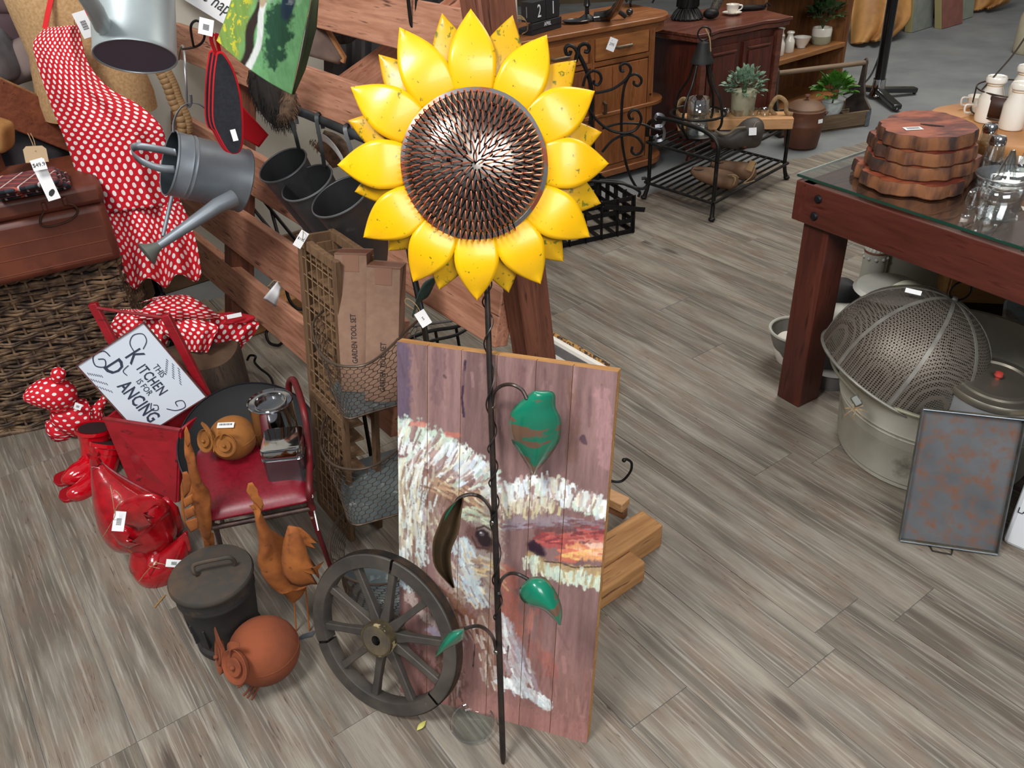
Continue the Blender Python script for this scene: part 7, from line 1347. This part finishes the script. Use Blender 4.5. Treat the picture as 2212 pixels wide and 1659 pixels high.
slab('pale grey stone slab leaning behind the lamp stand', (1969, 70), (2010, 57), 0, plain((116, 122, 116), (134, 138, 130), rough=.7, scale=8, name='grey slate')); slab('brick red slab leaning between two grey ones', (2034, 62), (2076, 50), -.22, plain((124, 78, 68), (142, 92, 80), rough=.7, scale=8, name='red slate')); slab('grey-green slab with pale edge leaning furthest right', (2076, 43), (2098, 36), 0, plain((124, 132, 118), (140, 146, 130), rough=.7, scale=8, name='green slate'))
dk = thing('dark_crate', 'dark box standing in shadow behind the stone slabs', 'box', Matrix.Translation(G(2020, 50))); a = G(1955, 66); b_ = G(2100, 36); panel(dk, 'box_front', (a+Vector((0, .25, 0)), b_+Vector((0, .25, 0)), b_+Vector((0, .25, 1)), a+Vector((0, .25, 1))), .05, plain((30, 26, 24), rough=.9))
c, r = fit(2216, 120, 64); t = thing('cream_stool', 'cream rounded stool block cut off by the right edge', 'stool', Matrix.Translation(c)); MB().lathe([(0, 0), (r*.9, 0), (r, .03), (r*.98, .26), (r*.85, .30), (0, .30)], 28).build('stool_body', plain((178, 170, 146), (160, 152, 126), rough=.6, scale=6), t); MB().lathe([(.03, .0), (.035, .12)], 12, Matrix.Translation((0, -.05, .3))).build('dark_knob', plain((70, 32, 24), rough=.5), t)
# --- timber table with glass top ---
ZT = .75; TC = G(1722, 381, ZT); E1 = Vector((math.cos(R(-58.4)), math.sin(R(-58.4)), 0)); E2 = Vector((math.cos(R(33.2)), math.sin(R(33.2)), 0)); e2o = Vector((-E1.y, E1.x, 0))
tab = thing('timber_table', 'dark red timber table with bolted apron and glass sheet on top', 'table', Matrix.Translation(Vector((TC.x+.3, TC.y, 0))))
TRED = wood((72, 32, 24), (100, 48, 37), 0, 3.5, 10, .4, dark=(56, 18, 12), bmp=.12, coat=.2); TREDV = wood((66, 28, 20), (98, 46, 34), 2, 3.5, 10, .45, dark=(50, 18, 12), bmp=.12, coat=.15)
L1, L2 = 1.7, 1.6
def ob(name, o, x, z, c, s, m, par=tab, bev=.003):
    M = MATS[par.name].inverted() @ frame(o, x=x, z=z); ob_ = MB().box(c, s).build(name, m, None, smooth=False, bevel=bev); ob_.parent = par; ob_.matrix_local = M; MATS[ob_.name] = MATS[par.name]; return ob_
AH = .118
ap = ob('apron_board', TC, E1, ZZ, (L1/2, .02, -AH/2-.01), (L1, .04, AH), TRED)
ob('side_board', TC+E1*.04, E2, ZZ, (L2/2, -.02 if False else -.0, -AH/2-.01), (L2, .04, AH), TRED)
BOARDT = wood((82, 50, 38), (122, 80, 62), 0, 3, 9, .35, dark=(44, 26, 20), bmp=.2)
for i in range(11): ob('top_board', TC+E1*(.04+.15*i)+ZZ*-.012, E2, ZZ, (L2/2+.02, -.073*0-.075, 0), (L2, .147, .016), BOARDT)
gl = MB(); A_ = TC+ZZ*.0005; gq = [A_, A_+E1*L1, A_+E1*L1+E2*L2, A_+E2*L2]
gt = MB().add([q+ZZ*.0075 for q in gq], [(0, 1, 2, 3)]).build('glass_top', glassm((232, 238, 234), .3, .01, .6), tab, w=True, smooth=False); GE = plain((30, 66, 54), rough=.1, coat=.6, name='green glass edge')
for a, b_ in ((gq[0], gq[1]), (gq[0], gq[3])): MB().beam(a+ZZ*.004, b_+ZZ*.004, .003, .007).build('glass_edge', GE if a is gq[0] and b_ is gq[1] else plain((190, 196, 186), rough=.2), tab, w=True)
def leg(o): M = frame(o, x=E1, z=ZZ); l = MB().box((.045, .055, (ZT-.02)/2), (.09, .10, ZT-.02)).build('leg', TREDV, None, bevel=.004, smooth=False); l.parent = tab; l.matrix_local = MATS[tab.name].inverted() @ M
leg(Vector((.876, 2.280, 0))); leg(Vector((.876, 2.280, 0))+E1*1.5); leg(Vector((.876, 2.280, 0))+E2*1.45)
for u, v in ((1768, 430), (1759, 467)):
    p = PL(u, v, TC, e2o); MB().lathe([(0, .006), (.009, .005), (.0125, .0), (.0125, -.004)], 18, frame(p-e2o*.002, z=-e2o, x=E1)).build('bolt_head', plain((34, 34, 36), rough=.5, metal=.6), tab, w=True)
zt2 = ZT+.0085
# wood slabs
SLT = plain((158, 84, 56), (100, 44, 34), rough=.35, scale=12, thr=(.42, .6), spot=(62, 28, 24), sthr=(.58, .74), sscale=16, sc3=(1, 2.2, 1), name='polished burl'); SLS = plain((128, 80, 46), (62, 36, 26), rough=.8, scale=18, sc3=(1, 1, .35), thr=(.4, .6), bmp=.8, bd=.006, spot=(40, 26, 22), sthr=(.55, .65), sscale=16, name='rough bark edge')
scn = G(1974, 388, zt2)
for i, (ru, ox, oy, lab) in enumerate(((121, 0, 0, 'bottom wood slab with split rough edges in the stack on the table'), (106, 4, 2, 'second wood slab from the bottom of the stack on the table'), (102, 0, 4, 'pale edged wood slab second from the top of the stack'), (97, 6, 6, 'top reddish wood slab with white barcode sticker'))):
    k_ = dep(scn)/F; z_ = zt2+.001+.0375*i; c = Vector((scn.x+ox*k_, scn.y+oy*k_, z_)); t = thing('wood_slab', lab, 'wood slab', Matrix.Translation(c)); rg_ = random.Random(20+i); n = 72; off = [rg_.uniform(0, 50)]
    prr = [ru*k_*(1+.06*math.sin(2*a+i*2)+.05*math.sin(3*a+i*1.3)+(.10 if i == 0 else .06)*noise.noise(Vector((math.cos(a)*4+i*7, math.sin(a)*4, 0)))*2.2) for a in [2*PI*j/n for j in range(n)]]
    th_ = .036; rings = [(.97, 0), (1.0, .004), (1.0, th_*.5), (.985, th_-.003), (.97, th_)]; vs = []
    for f_, zz_ in rings: vs += [Vector((prr[j]*f_*math.cos(2*PI*j/n), prr[j]*f_*math.sin(2*PI*j/n), zz_)) for j in range(n)]
    MB().add(vs, [(r_*n+j, r_*n+(j+1) % n, (r_+1)*n+(j+1) % n, (r_+1)*n+j) for r_ in range(4) for j in range(n)]+[tuple(range(n-1, -1, -1))]).build('bark_edge', SLS, t); MB().add([Vector((prr[j]*.972*math.cos(2*PI*j/n), prr[j]*.972*math.sin(2*PI*j/n), th_+.0005)) for j in range(n)], [tuple(range(n))]).build('cut_face', SLT, t)
    if i == 3:
        st = MB().box((-.055, -.035, th_+.002), (.046, .024, .0008)).build('barcode_sticker', TAG, t, smooth=False); mb = MB()
        for j in range(9): mb.box((-.07+j*.0038, -.035, th_+.0026), (.0018, .014, .0003))
        mb.build('barcode', INK, st, kind='stuff', smooth=False); MB().strip([Vector((-.02, .0, th_+.002)), Vector((.0, -.012, th_+.002)), Vector((.03, -.03, th_+.002))], [.002, .012, .002], .001, (0, 0, 1)).build('crack', plain((40, 26, 30), rough=.8), t)
# round board, stool under it, wire carrier
rc0 = G(2182, 264, .845); t = thing('round_board', 'large round pale wooden board raised on a dark block at the right edge', 'board', Matrix.Translation(Vector((rc0.x, rc0.y, zt2)))); rr = 166*dep(rc0)/F; hb_ = .845-zt2
MB().lathe([(0, hb_-.05), (rr*.985, hb_-.05), (rr, hb_-.045), (rr, hb_-.006), (rr*.985, hb_), (0, hb_)], 56, wob=.03).build('disc', plain((184, 128, 70), (160, 104, 54), rough=.45, scale=4, spot=(128, 80, 40), sthr=(.6, .8), sscale=5, name='pale round board'), t); MB().lathe([(0, .0), (rr*.6, .0), (rr*.7, hb_-.05)], 20, wob=.1).build('block', plain((40, 26, 20), (64, 42, 30), rough=.9, scale=14, bmp=.6), t)
zc2 = .847; bsz = []
for lab, u, v, hg_ in (('white milk bottle at the left front of the wire carrier', 2130, 268, .125), ('white milk bottle at the right front of the wire carrier', 2182, 284, .125), ('white milk bottle at the back of the wire carrier', 2196, 242, .125)):
    c, r = fit(u, v, 56, zc2); t = thing('carrier_bottle', lab, 'bottle', Matrix.Translation(Vector((c.x, c.y, zc2))), 'white bottles in the wire carrier'); MB().lathe([(0, 0), (r*.92, 0), (r, .008), (r, hg_*.52), (r*.62, hg_*.78), (r*.62, hg_*.84), (r*.8, hg_*.88), (r*.82, hg_*.96), (r*.74, hg_), (r*.6, hg_*.985), (r*.55, hg_*.8)], 32).build('bottle_glass', CHINA, t); MB().lathe([(r*.635, hg_*.8), (r*.65, hg_*.81), (r*.635, hg_*.82)], 24).build('gold_line', plain((190, 150, 100), rough=.5), t); bsz.append((c, r))
cc3 = (bsz[0][0]+bsz[1][0]+bsz[2][0])/3; cc3 = Vector((cc3.x+.02, cc3.y+.012, zc2)); cr3 = .104; t = thing('wire_bottle_carrier', 'rusty wire carrier with a brown band holding white milk bottles', 'carrier', Matrix.Translation(cc3)); W3 = plain((58, 46, 40), rough=.5, metal=.6)
for z_ in (.016, .082): MB().tube([Vector((cr3*math.cos(a), cr3*math.sin(a), z_)) for a in [2*PI*i/40 for i in range(40)]], .0024, 6, closed=True).build('wire_ring', W3, t)
for k_ in range(8): a = 2*PI*k_/8+.2; MB().tube([Vector((cr3*math.cos(a), cr3*math.sin(a), .082)), Vector((cr3*math.cos(a), cr3*math.sin(a), .016)), Vector((cr3*.95*math.cos(a), cr3*.95*math.sin(a), .002))], .0022, 6).build('upright_wire', W3, t)
MB().lathe([(cr3*1.01, .02), (cr3*1.01, .078)], 16, a0=R(205), a1=R(262)).build('brown_band', plain((58, 30, 22), (44, 24, 20), rough=.5, scale=8), t, solid=.0015)
MB().tube(spline([Vector((-cr3, 0, .08)), Vector((-cr3*.4, 0, .17)), Vector((.01, 0, .26)), Vector((cr3*.6, 0, .17)), Vector((cr3, 0, .08))], 6), .0024, 6).build('bail', W3, t)
for i, (u, v) in enumerate(((2092, 232), (2100, 248))):
    p = G(u+14, v, zc2); t = thing('white_teacup', ('white cup left of the wire carrier, further one', 'white cup left of the wire carrier, nearer one')[i], 'cup', Matrix.Translation(p)); MB().lathe([(0, 0), (.014, 0), (.022, .012), (.027, .034), (.025, .034), (.02, .012), (0, .006)], 24).build('cup_body', CHINA, t); MB().tube(spline([Vector((-.024, -.0, .03)), Vector((-.045, 0, .03)), Vector((-.043, 0, .01)), Vector((-.022, 0, .008))], 6), .003, 7).build('cup_handle', CHINA, t)
GL = glassm((240, 243, 243), .5, .04, .38)
def shaker(lab, u, v, wpx, hg_):
    c, r = fit(u, v, wpx, zt2); t = thing('glass_shaker', lab, 'shaker', Matrix.Translation(Vector((c.x, c.y, zt2))), 'glass shakers with chrome lids'); MB().lathe([(0, .004), (r*.9, .004), (r, .01), (r*.92, hg_*.5), (r*.7, hg_*.82), (r*.66, hg_*.84)], 12).build('glass_body', GL, t, solid=.002); MB().lathe([(r*.70, hg_*.82), (r*.74, hg_*.84), (r*.74, hg_*.92), (r*.6, hg_*.98), (0, hg_)], 28).build('chrome_lid', CHROME, t); return t
shaker('glass shaker with chrome lid behind the nearer one', 2114, 378, 46, .135); shaker('glass shaker with chrome lid nearest the glass juicer', 2130, 408, 50, .135)
c, r = fit(2150, 478, 92, zt2); t = thing('glass_juicer', 'pressed glass lemon juicer standing on a glass mug with handle', 'juicer', Matrix.Translation(Vector((c.x, c.y, zt2))))
MB().lathe([(0, .004), (r*.9, .004), (r*.95, .0), (r*1.0, .012), (r*1.05, .04), (r*1.08, .075)], 32).build('mug_body', GL, t, solid=.003); MB().tube(spline([Vector((-r*1.05, 0, .068)), Vector((-r*1.7, -.01, .066)), Vector((-r*1.75, -.01, .03)), Vector((-r*1.02, 0, .018))], 7), .0048, 9).build('mug_handle', GL, t)
MB().lathe([(0, .074), (r*.8, .074), (r*1.25, .088), (r*1.45, .100), (r*1.42, .102), (r*1.1, .092), (r*.6, .088), (r*.42, .10), (r*.25, .135), (r*.08, .16), (0, .162)], 36).build('juicer_dish', GL, t)
for k_ in range(10): a = 2*PI*k_/10; MB().tube([Vector((r*.46*math.cos(a), r*.46*math.sin(a), .094)), Vector((r*.27*math.cos(a), r*.27*math.sin(a), .132)), Vector((r*.08*math.cos(a), r*.08*math.sin(a), .16))], .002, 5).build('reamer_ridge', GL, t)
c, r = fit(2200, 420, 84, zt2); t = thing('second_juicer', 'pressed glass juicer dish behind the glass mug', 'juicer', Matrix.Translation(Vector((c.x, c.y, zt2)))); MB().lathe([(0, .0), (r*.7, 0), (r*.9, .05), (r*1.15, .07), (r*1.12, .072), (r*.8, .056), (r*.4, .06), (r*.2, .11), (0, .13)], 36).build('juicer_dish', GL, t); MB().lathe([(r*.7, .0), (r*.74, .004), (r*.7, .008)], 30).build('foot_ring', GL, t)
c, r = fit(2206, 352, 84, zt2); t = thing('glass_jar', 'wide clear glass jar with flat lid at the right edge of the table', 'jar', Matrix.Translation(Vector((c.x, c.y, zt2)))); MB().lathe([(0, 0), (r*.95, 0), (r, .01), (r, .05)], 32).build('jar_body', GL, t, solid=.002); MB().lathe([(0, .062), (r*.8, .062), (r*1.03, .056), (r*1.03, .05), (0, .05)], 32).build('jar_lid', glassm((190, 206, 196), .8), t)
# ================= under the table =================
c, r = fit(1867, 680, 50); hh_ = zat(c, 522); t = thing('enamel_churn', 'chipped white enamel canister with ribbed domed lid behind the table leg', 'canister', Matrix.Translation(c)); EN = plain((186, 184, 172), (170, 170, 160), rough=.4, scale=10, spot=(96, 50, 34), sthr=(.69, .73), sscale=26, name='chipped enamel')
MB().lathe([(0, 0), (r, 0), (r, hh_*.88)], 32).build('canister_body', EN, t); MB().lathe([(r*1.04, hh_*.87), (r*1.06, hh_*.88), (r*1.03, hh_*.9)], 32).build('rusty_rim', plain((104, 54, 36), (130, 90, 70), rough=.8, scale=40), t); MB().lathe([(r*1.03, hh_*.9), (r*.85, hh_*.97), (r*.4, hh_*1.02), (0, hh_*1.03)], 32).build('lid', EN, t)
for k_ in range(18): a = 2*PI*k_/18; MB().tube([Vector((r*1.0*math.cos(a), r*1.0*math.sin(a), hh_*.91)), Vector((r*.84*math.cos(a), r*.84*math.sin(a), hh_*.972)), Vector((r*.42*math.cos(a), r*.42*math.sin(a), hh_*1.02))], .004, 5).build('lid_rib', EN, t)
for k_ in range(10): a = 2*PI*k_/10; MB().ball(Vector((r*math.cos(a), r*math.sin(a), hh_*.80)), .007, 8, 6).build('rivet', EN, t)
p = G(1822, 660, .17)+Vector((.03, .09, 0)); t = thing('black_hat', 'round black bowler shape leaning between the table leg and the canister', 'hat', frame(p, z=img(p, .35, -.3, .55), x=_r)); r = 46*dep(p)/F; MB().lathe([(r*1.5, -.10), (r*1.45, -.094), (r*1.05, -.09), (r*1.0, -.05), (r*.92, .0), (r*.6, .035), (0, .05)], 36).build('hat_body', plain((22, 23, 25), (30, 31, 33), rough=.7, scale=30, name='black felt cloth'), t)
MB().tube([Vector((r*1.48*math.cos(a), r*1.48*math.sin(a), -.098)) for a in [2*PI*i/36 for i in range(36)]], .004, 6, closed=True).build('brim_edge', plain((26, 26, 28), rough=.7), t)
c, r = fit(1712, 800, 94); t = thing('enamel_basin', 'grey rimmed enamel basin half hidden behind the table leg', 'basin', Matrix.Translation(c)); r *= 1.15; MB().lathe([(0, .004), (r*.6, .004), (r*.95, .09), (r*1.06, .12), (r*1.08, .118), (r*.98, .086), (r*.62, 0), (0, 0)], 40).build('basin_body', plain((112, 110, 104), (132, 130, 122), rough=.5, scale=12), t); MB().tube([Vector((r*1.07*math.cos(a), r*1.07*math.sin(a), .12)) for a in [2*PI*i/40 for i in range(40)]], .006, 7, closed=True).build('basin_rim', EN, t)
t = thing('white_mixing_bowl', 'white bowl lying inside the enamel basin', 'bowl', Matrix.Translation(c+ZZ*.02)); MB().lathe([(0, 0), (r*.3, 0), (r*.6, .03), (r*.72, .09), (r*.7, .092), (r*.55, .035), (0, .012)], 32, Matrix.Rotation(R(150), 4, 'Y') @ Matrix.Translation((.0, 0, -.09))).build('bowl_body', CHINA, t)
a, b_ = G(1950, 760), G(2085, 800); t = thing('enamel_bread_bin', 'cream enamel bread bin with black trimmed lid under the table', 'bin', frame(a+Vector((.05, .34, 0)), x=Vector((.86, -.30, 0)), z=ZZ)); hh2 = .36; lbox(t, 'bin_body', (.16, .10, hh2/2), (.34, .24, hh2), plain((138, 136, 122), (124, 122, 108), rough=.5, scale=8), .02); lbox(t, 'bin_lid', (.16, .10, hh2+.02), (.36, .26, .04), plain((150, 148, 132), rough=.45), .012); lbox(t, 'black_trim', (.16, .10, hh2), (.362, .262, .006), IRON, .001)
t = thing('white_enamel_tin', 'white enamel tin with lid seen through the mesh dome beside the table leg', 'tin', Matrix.Translation(G(1800, 790)+Vector((.05, .14, 0)))); MB().lathe([(0, 0), (.075, 0), (.08, .01), (.08, .13), (.084, .135)], 32).build('tin_body', EN, t); MB().lathe([(.086, .13), (.088, .14), (.06, .16), (0, .165)], 32).build('tin_lid', plain((156, 156, 146), rough=.4), t)
t = thing('grey_enamel_pan', 'grey enamel pan at the foot of the table leg', 'pan', Matrix.Translation(G(1790, 850)+Vector((.03, .08, 0)))); MB().lathe([(0, 0), (.07, 0), (.082, .06), (.086, .062), (.08, .058), (.066, .006), (0, .006)], 32).build('pan_body', plain((120, 118, 118), (100, 98, 98), rough=.5, scale=14), t); MB().tube([Vector((.08, 0, .055)), Vector((.12, 0, .06))], .006, 7).build('pan_handle', EN, t)
# zinc tub
ZTB = plain((170, 168, 154), (192, 190, 178), rough=.55, metal=.15, scale=6, spot=(92, 86, 70), sthr=(.58, .75), sscale=9, bmp=.1, name='old zinc'); tcn = Vector((1.272, 2.005, 0)); tbm = rotz(tcn, -52)
tub = thing('zinc_tub', 'old oval zinc wash tub under the table edge holding the mesh dome', 'tub', tbm); ta, tbb, tH = .305, .335, .285
MB().lathe([(0, 0), (ta*.84, 0), (ta*.86, .004), (ta*.86, .02), (ta*.875, .022), (ta*.92, tH*.6), (ta*.935, tH*.62), (ta*.93, tH*.64), (ta*.945, tH*.67), (ta*.94, tH*.69), (ta, tH-.006), (ta*1.02, tH), (ta*1.0, tH+.004), (ta*.985, tH-.004), (ta*.84, .01), (0, .008)], 64, sy=tbb/ta).build('tub_body', ZTB, tub)
MB().tube([Vector((ta*1.01*math.cos(a), tbb*1.01*math.sin(a), tH)) for a in [2*PI*i/64 for i in range(64)]], .0055, 8, closed=True).build('rolled_rim', plain((146, 144, 122), rough=.45, metal=.4), tub)
yb = G(1850, 880, .28).y; bl2_ = MB().tube(spline([PY(1858, 878, yb), PY(1856, 862, yb), PY(1835, 838, yb+.05), PY(1805, 800, yb+.12), PY(1792, 760, yb+.2), PY(1794, 725, yb+.28), PY(1806, 700, yb+.34)], 6), .0042, 8).build('bail_handle', plain((126, 122, 104), rough=.4, metal=.5), tub, w=True); MB().box((0, 0, 0), (.022, .03, .012), facecam(PY(1850, 866, yb-.0), 30)).build('handle_lug', plain((110, 112, 106), rough=.4, metal=.6), tub, w=True, bevel=.004)
for k_ in range(7): a = k_*.9; MB().tube([PY(1848, 882, yb-.02), PY(1848+16*math.cos(a), 886+10*math.sin(a), yb-.03), PY(1848+26*math.cos(a), 890+18*math.sin(a), yb-.025)], .0013, 4).build('raffia', TWINE, tub, w=True)
# mesh domes
def meshmat(nm, sc_u, sc_v, wth, col):
    m = bpy.data.materials.new(nm); m.use_nodes = True; nt = m.node_tree; nt.nodes.clear(); o = N(nt, 'OutputMaterial'); mx = N(nt, 'MixShader'); t = N(nt, 'BsdfTransparent'); b = N(nt, 'BsdfPrincipled'); b.inputs['Base Color'].default_value = rgba(col); b.inputs['Metallic'].default_value = .5; b.inputs['Roughness'].default_value = .5
    uv = N(nt, 'TexCoord').outputs['Object']; sp_ = N(nt, 'SeparateXYZ'); nt.links.new(uv, sp_.inputs[0])
    f = lambda ax, s_: math_(nt, 'LESS_THAN', math_(nt, 'FRACT', math_(nt, 'MULTIPLY', sp_.outputs[ax], s_)), wth)
    nt.links.new(math_(nt, 'MAXIMUM', math_(nt, 'MAXIMUM', f(0, sc_u), f(1, sc_u)), f(2, sc_v)), mx.inputs[0]); nt.links.new(t.outputs[0], mx.inputs[1]); nt.links.new(b.outputs[0], mx.inputs[2]); nt.links.new(mx.outputs[0], o.inputs[0]); return m
pd = G(1958, 795, .30)+Vector((0, .03, 0)); dr_ = 167*dep(pd)/F; hz = img(pd, .56, -.76, .30)
dome = thing('mesh_food_dome', 'large grey wire mesh food dome with metal ribs sitting in the zinc tub', 'food cover', frame(pd, z=hz, x=_r))
DML = [(dr_*math.cos(PI/2*i/14), dr_*math.sin(PI/2*i/14)) for i in range(15)]
mmesh = meshmat('fine wire mesh', 170, 170, .36, (112, 104, 94)); MB().lathe([(dr_*1.0, -.05)]+DML, 48).build('mesh', mmesh, dome)
RIBM = plain((132, 130, 122), (112, 108, 100), rough=.5, metal=.4, scale=30)
for k_ in range(8):
    a = R(18+45*k_); MB().strip([Vector((r_*1.006*math.cos(a), r_*1.006*math.sin(a), z_*1.006)) for r_, z_ in [(dr_, -.05)]+DML], .011, .002, (math.cos(a), math.sin(a), .3)).build('rib', RIBM, dome)
MB().tube([Vector((dr_*1.005*math.cos(a), dr_*1.005*math.sin(a), -.05)) for a in [2*PI*i/56 for i in range(56)]], .005, 7, closed=True).build('rim_ring', RIBM, dome); MB().ball((0, 0, dr_*1.01), .010, 12, 8).build('hub', RIBM, dome); MB().tube([Vector((.028*math.cos(a), .0, dr_*1.01+.028+.028*math.sin(a))) for a in [2*PI*i/28 for i in range(28)]], .003, 6, closed=True).build('lifting_ring', IRON, dome)
pd2 = pd+Vector((.045, .05, -.05)); d2 = thing('inner_mesh_dome', 'coarser brown wire mesh dome nested under the large one', 'food cover', frame(pd2, z=img(pd2, .2, -.6, .6), x=_r)); MB().lathe([(r_*.70, z_*.70) for r_, z_ in DML], 40).build('mesh', meshmat('coarse wire mesh', 120, 120, .42, (96, 78, 60)), d2); MB().tube([Vector((dr_*.70*math.cos(a), dr_*.70*math.sin(a), 0)) for a in [2*PI*i/48 for i in range(48)]], .004, 6, closed=True).build('rim_ring', RIBM, d2)
p = PY(1973, 630, G(1973, 640, .52).y-.02); MB().box((0, 0, 0), (.040, .012, .001), facecam(p, -14)).build('sticker', TAG, dome, w=True, smooth=False)
p = G(1950, 622, .50)+Vector((0, .05, 0)); t = thing('enamel_handle_lid', 'cream enamel handle standing above the mesh dome', 'lid', Matrix.Translation(p)); MB().tube(spline([PY(1916, 636, p.y), PY(1935, 620, p.y), PY(1962, 612, p.y), (PY(1985, 622, p.y)), PY(1992, 632, p.y)], 6), .010, 8).build('handle', plain((196, 194, 172), rough=.4), t, w=True); MB().lathe([(0, 0), (.09, 0), (.1, -.01)], 30, Matrix.Translation(p+Vector((0, .02, -.03)))).build('lid_plate', EN, t, w=True)
# cake tin
ct = PY(2150, 816, 1.80); r = 102*dep(ct)/F; cz = ct-ZZ*.06; t = thing('cake_tin', 'shiny aluminium cake tin with ridged lid and red knob beside the tub', 'tin', frame(cz+Vector((0, .0, 0)), z=ZZ+Vector((.06, -.05, 0)), x=_r)); ALU = plain((206, 208, 212), (186, 188, 192), rough=.3, metal=.6, scale=6, bmp=.05, name='aluminium')
MB().lathe([(0, -.10), (r*.94, -.10), (r*.96, -.095), (r*.97, .03)], 48).build('tin_body', ALU, t); l_ = MB().lathe([(r*.97, .03), (r*1.01, .032), (r*1.01, .044), (r*.98, .050), (r*.8, .052), (r*.78, .057), (r*.7, .06), (r*.66, .055), (r*.3, .058), (0, .060)], 48).build('tin_lid', plain((150, 144, 130), (132, 126, 114), rough=.35, metal=.8, scale=6), t); MB().lathe([(.006, .058), (.007, .066), (.011, .070), (.009, .078), (0, .08)], 16).build('red_knob', plain((176, 62, 52), rough=.5), l_)
MB().lathe([(r*.976, -.06), (r*.976, -.022)], 24, a0=R(200), a1=R(270)).build('rust_patch', plain((132, 90, 48), (168, 140, 100), rough=.9, scale=20), t, solid=.001)
# wooden trough with parcel, dark shelf and green box behind
a = G(2110, 780); t = thing('wooden_trough', 'pale wooden tray holding brown paper parcels under the table', 'tray', frame(a+Vector((.02, .22, .0)), x=Vector((.98, -.22, 0)), z=ZZ)); PW3 = wood((142, 104, 58), (176, 134, 82), 0, 4, 8, .6)
for c_, s_ in (((.3, 0, .17), (.7, .016, .10)), ((.3, .26, .19), (.7, .016, .14)), ((-.05, .13, .17), (.016, .26, .10)), ((.3, .13, .12), (.7, .26, .012))): lbox(t, 'side_board', c_, s_, PW3)
lbox(t, 'stand_block', (.3, .13, .057), (.5, .2, .114), plain((36, 26, 20), rough=.9))
pcl = thing('brown_parcel', 'roll of brown paper with white label lying in the wooden tray', 'parcel', MATS[t.name] @ Matrix.Translation((.02, .12, .20))); MB().tube([Vector((-.02, -.04, 0)), Vector((.34, .05, .02))], [.05, .05], 14).build('paper_roll', plain((124, 86, 52), (146, 106, 68), rough=.7, scale=14), pcl); MB().tube([Vector((.07, -.018, .006)), Vector((.2, .015, .012))], .0515, 14, caps=False).build('label', plain((176, 166, 146), rough=.8), pcl)
a = G(2110, 690); t = thing('dark_low_shelf', 'dark brown low shelf standing in shadow behind the wooden tray', 'shelf', frame(a+Vector((.1, .25, 0)), x=Vector((.9, -.3, 0)), z=ZZ)); 
for z_ in (.06, .30, .5): lbox(t, 'shelf_board', (.35, .1, z_), (.8, .26, .03), plain((46, 26, 18), (60, 36, 26), rough=.6, scale=5))
for x_ in (-.04, .3, .7): lbox(t, 'upright', (x_, .1, .26), (.03, .26, .5), plain((58, 32, 22), rough=.6))
a = G(2165, 900); t = thing('olive_metal_box', 'olive green metal box with worn blue lid behind the cake tin', 'box', frame(a+Vector((.03, .12, .0)), x=Vector((.86, -.5, 0)), z=ZZ)); lbox(t, 'box_body', (.1, .08, .12), (.26, .18, .24), plain((70, 68, 40), (84, 80, 50), rough=.6, scale=8), .006); lbox(t, 'box_lid', (.1, .08, .25), (.27, .19, .026), plain((112, 128, 132), (92, 84, 70), rough=.5, scale=14, thr=(.5, .6)), .006)
# rusty tray
bl3, br3, tr3, tl3 = G(1941, 1165), G(2151, 1195), None, None; ex = (br3-bl3).normalized(); eb = Vector((-ex.y, ex.x, 0)); eu = (ZZ*math.cos(R(19.25))+eb*math.sin(R(19.25))); Hh = .36; Wt = (br3-bl3).length
tr = thing('rusty_baking_tray', 'rectangular rust stained steel baking tray standing against the zinc tub', 'tray', frame(bl3+ZZ*.004, x=ex, y=eu)); TRM = plain((98, 100, 103), (78, 80, 83), rough=.55, metal=.12, scale=6, spot=(112, 76, 54), sthr=(.46, .68), sscale=30, name='rust stained steel'); TRE = plain((120, 120, 112), (92, 84, 66), rough=.4, metal=.6, scale=20)
MB().box((Wt/2, Hh/2, -.001), (Wt, Hh, .002)).build('tray_base', TRM, tr, smooth=False)
for c_, s_ in (((Wt/2, .001, .008), (Wt, .003, .018)), ((Wt/2, Hh, .008), (Wt, .003, .018)), ((0, Hh/2, .008), (.003, Hh, .018)), ((Wt, Hh/2, .008), (.003, Hh, .018))): MB().box(c_, s_).build('tray_wall', TRE, tr, smooth=False, bevel=.0008)
for rr_ in (((0, 0), (Wt, 0)), ((Wt, 0), (Wt, Hh)), ((Wt, Hh), (0, Hh)), ((0, Hh), (0, 0))): MB().tube([(rr_[0][0], rr_[0][1], .017), (rr_[1][0], rr_[1][1], .017)], .0018, 6).build('rolled_edge', GALV, tr)
hx_ = [MATS[tr.name].inverted() @ G(u, v, z_) for u, v, z_ in ((2008, 1178, .004), (2014, 1190, .003), (2055, 1198, .003), (2058, 1186, .004))]; MB().tube(hx_, .0022, 6).build('wire_handle', plain((60, 58, 54), metal=.6, rough=.5), tr)
# laundry tin
a = G(2163, 1172); b_ = G(2260, 1215); t = thing('white_lettered_tin', 'white enamel tin lettered LA cut off by the right edge', 'tin', frame(a, x=b_-a, z=ZZ)); lw = (b_-a).length*1.3; hgt = zat(a, 1000); lbox(t, 'tin_body', (lw/2, .1, hgt/2), (lw, .2, hgt), plain((226, 230, 234), rough=.35), .012); lbox(t, 'tin_lid', (lw/2, .1, hgt+.016), (lw+.008, .208, .032), plain((206, 192, 150), (186, 168, 120), rough=.5, scale=20), .01)
text('LA', .025, t, Matrix.Translation((lw*.15, -.0012, hgt*.45)) @ Matrix.Rotation(R(90), 4, 'X'), plain((40, 40, 50), rough=.6), w=False, sx=.9)
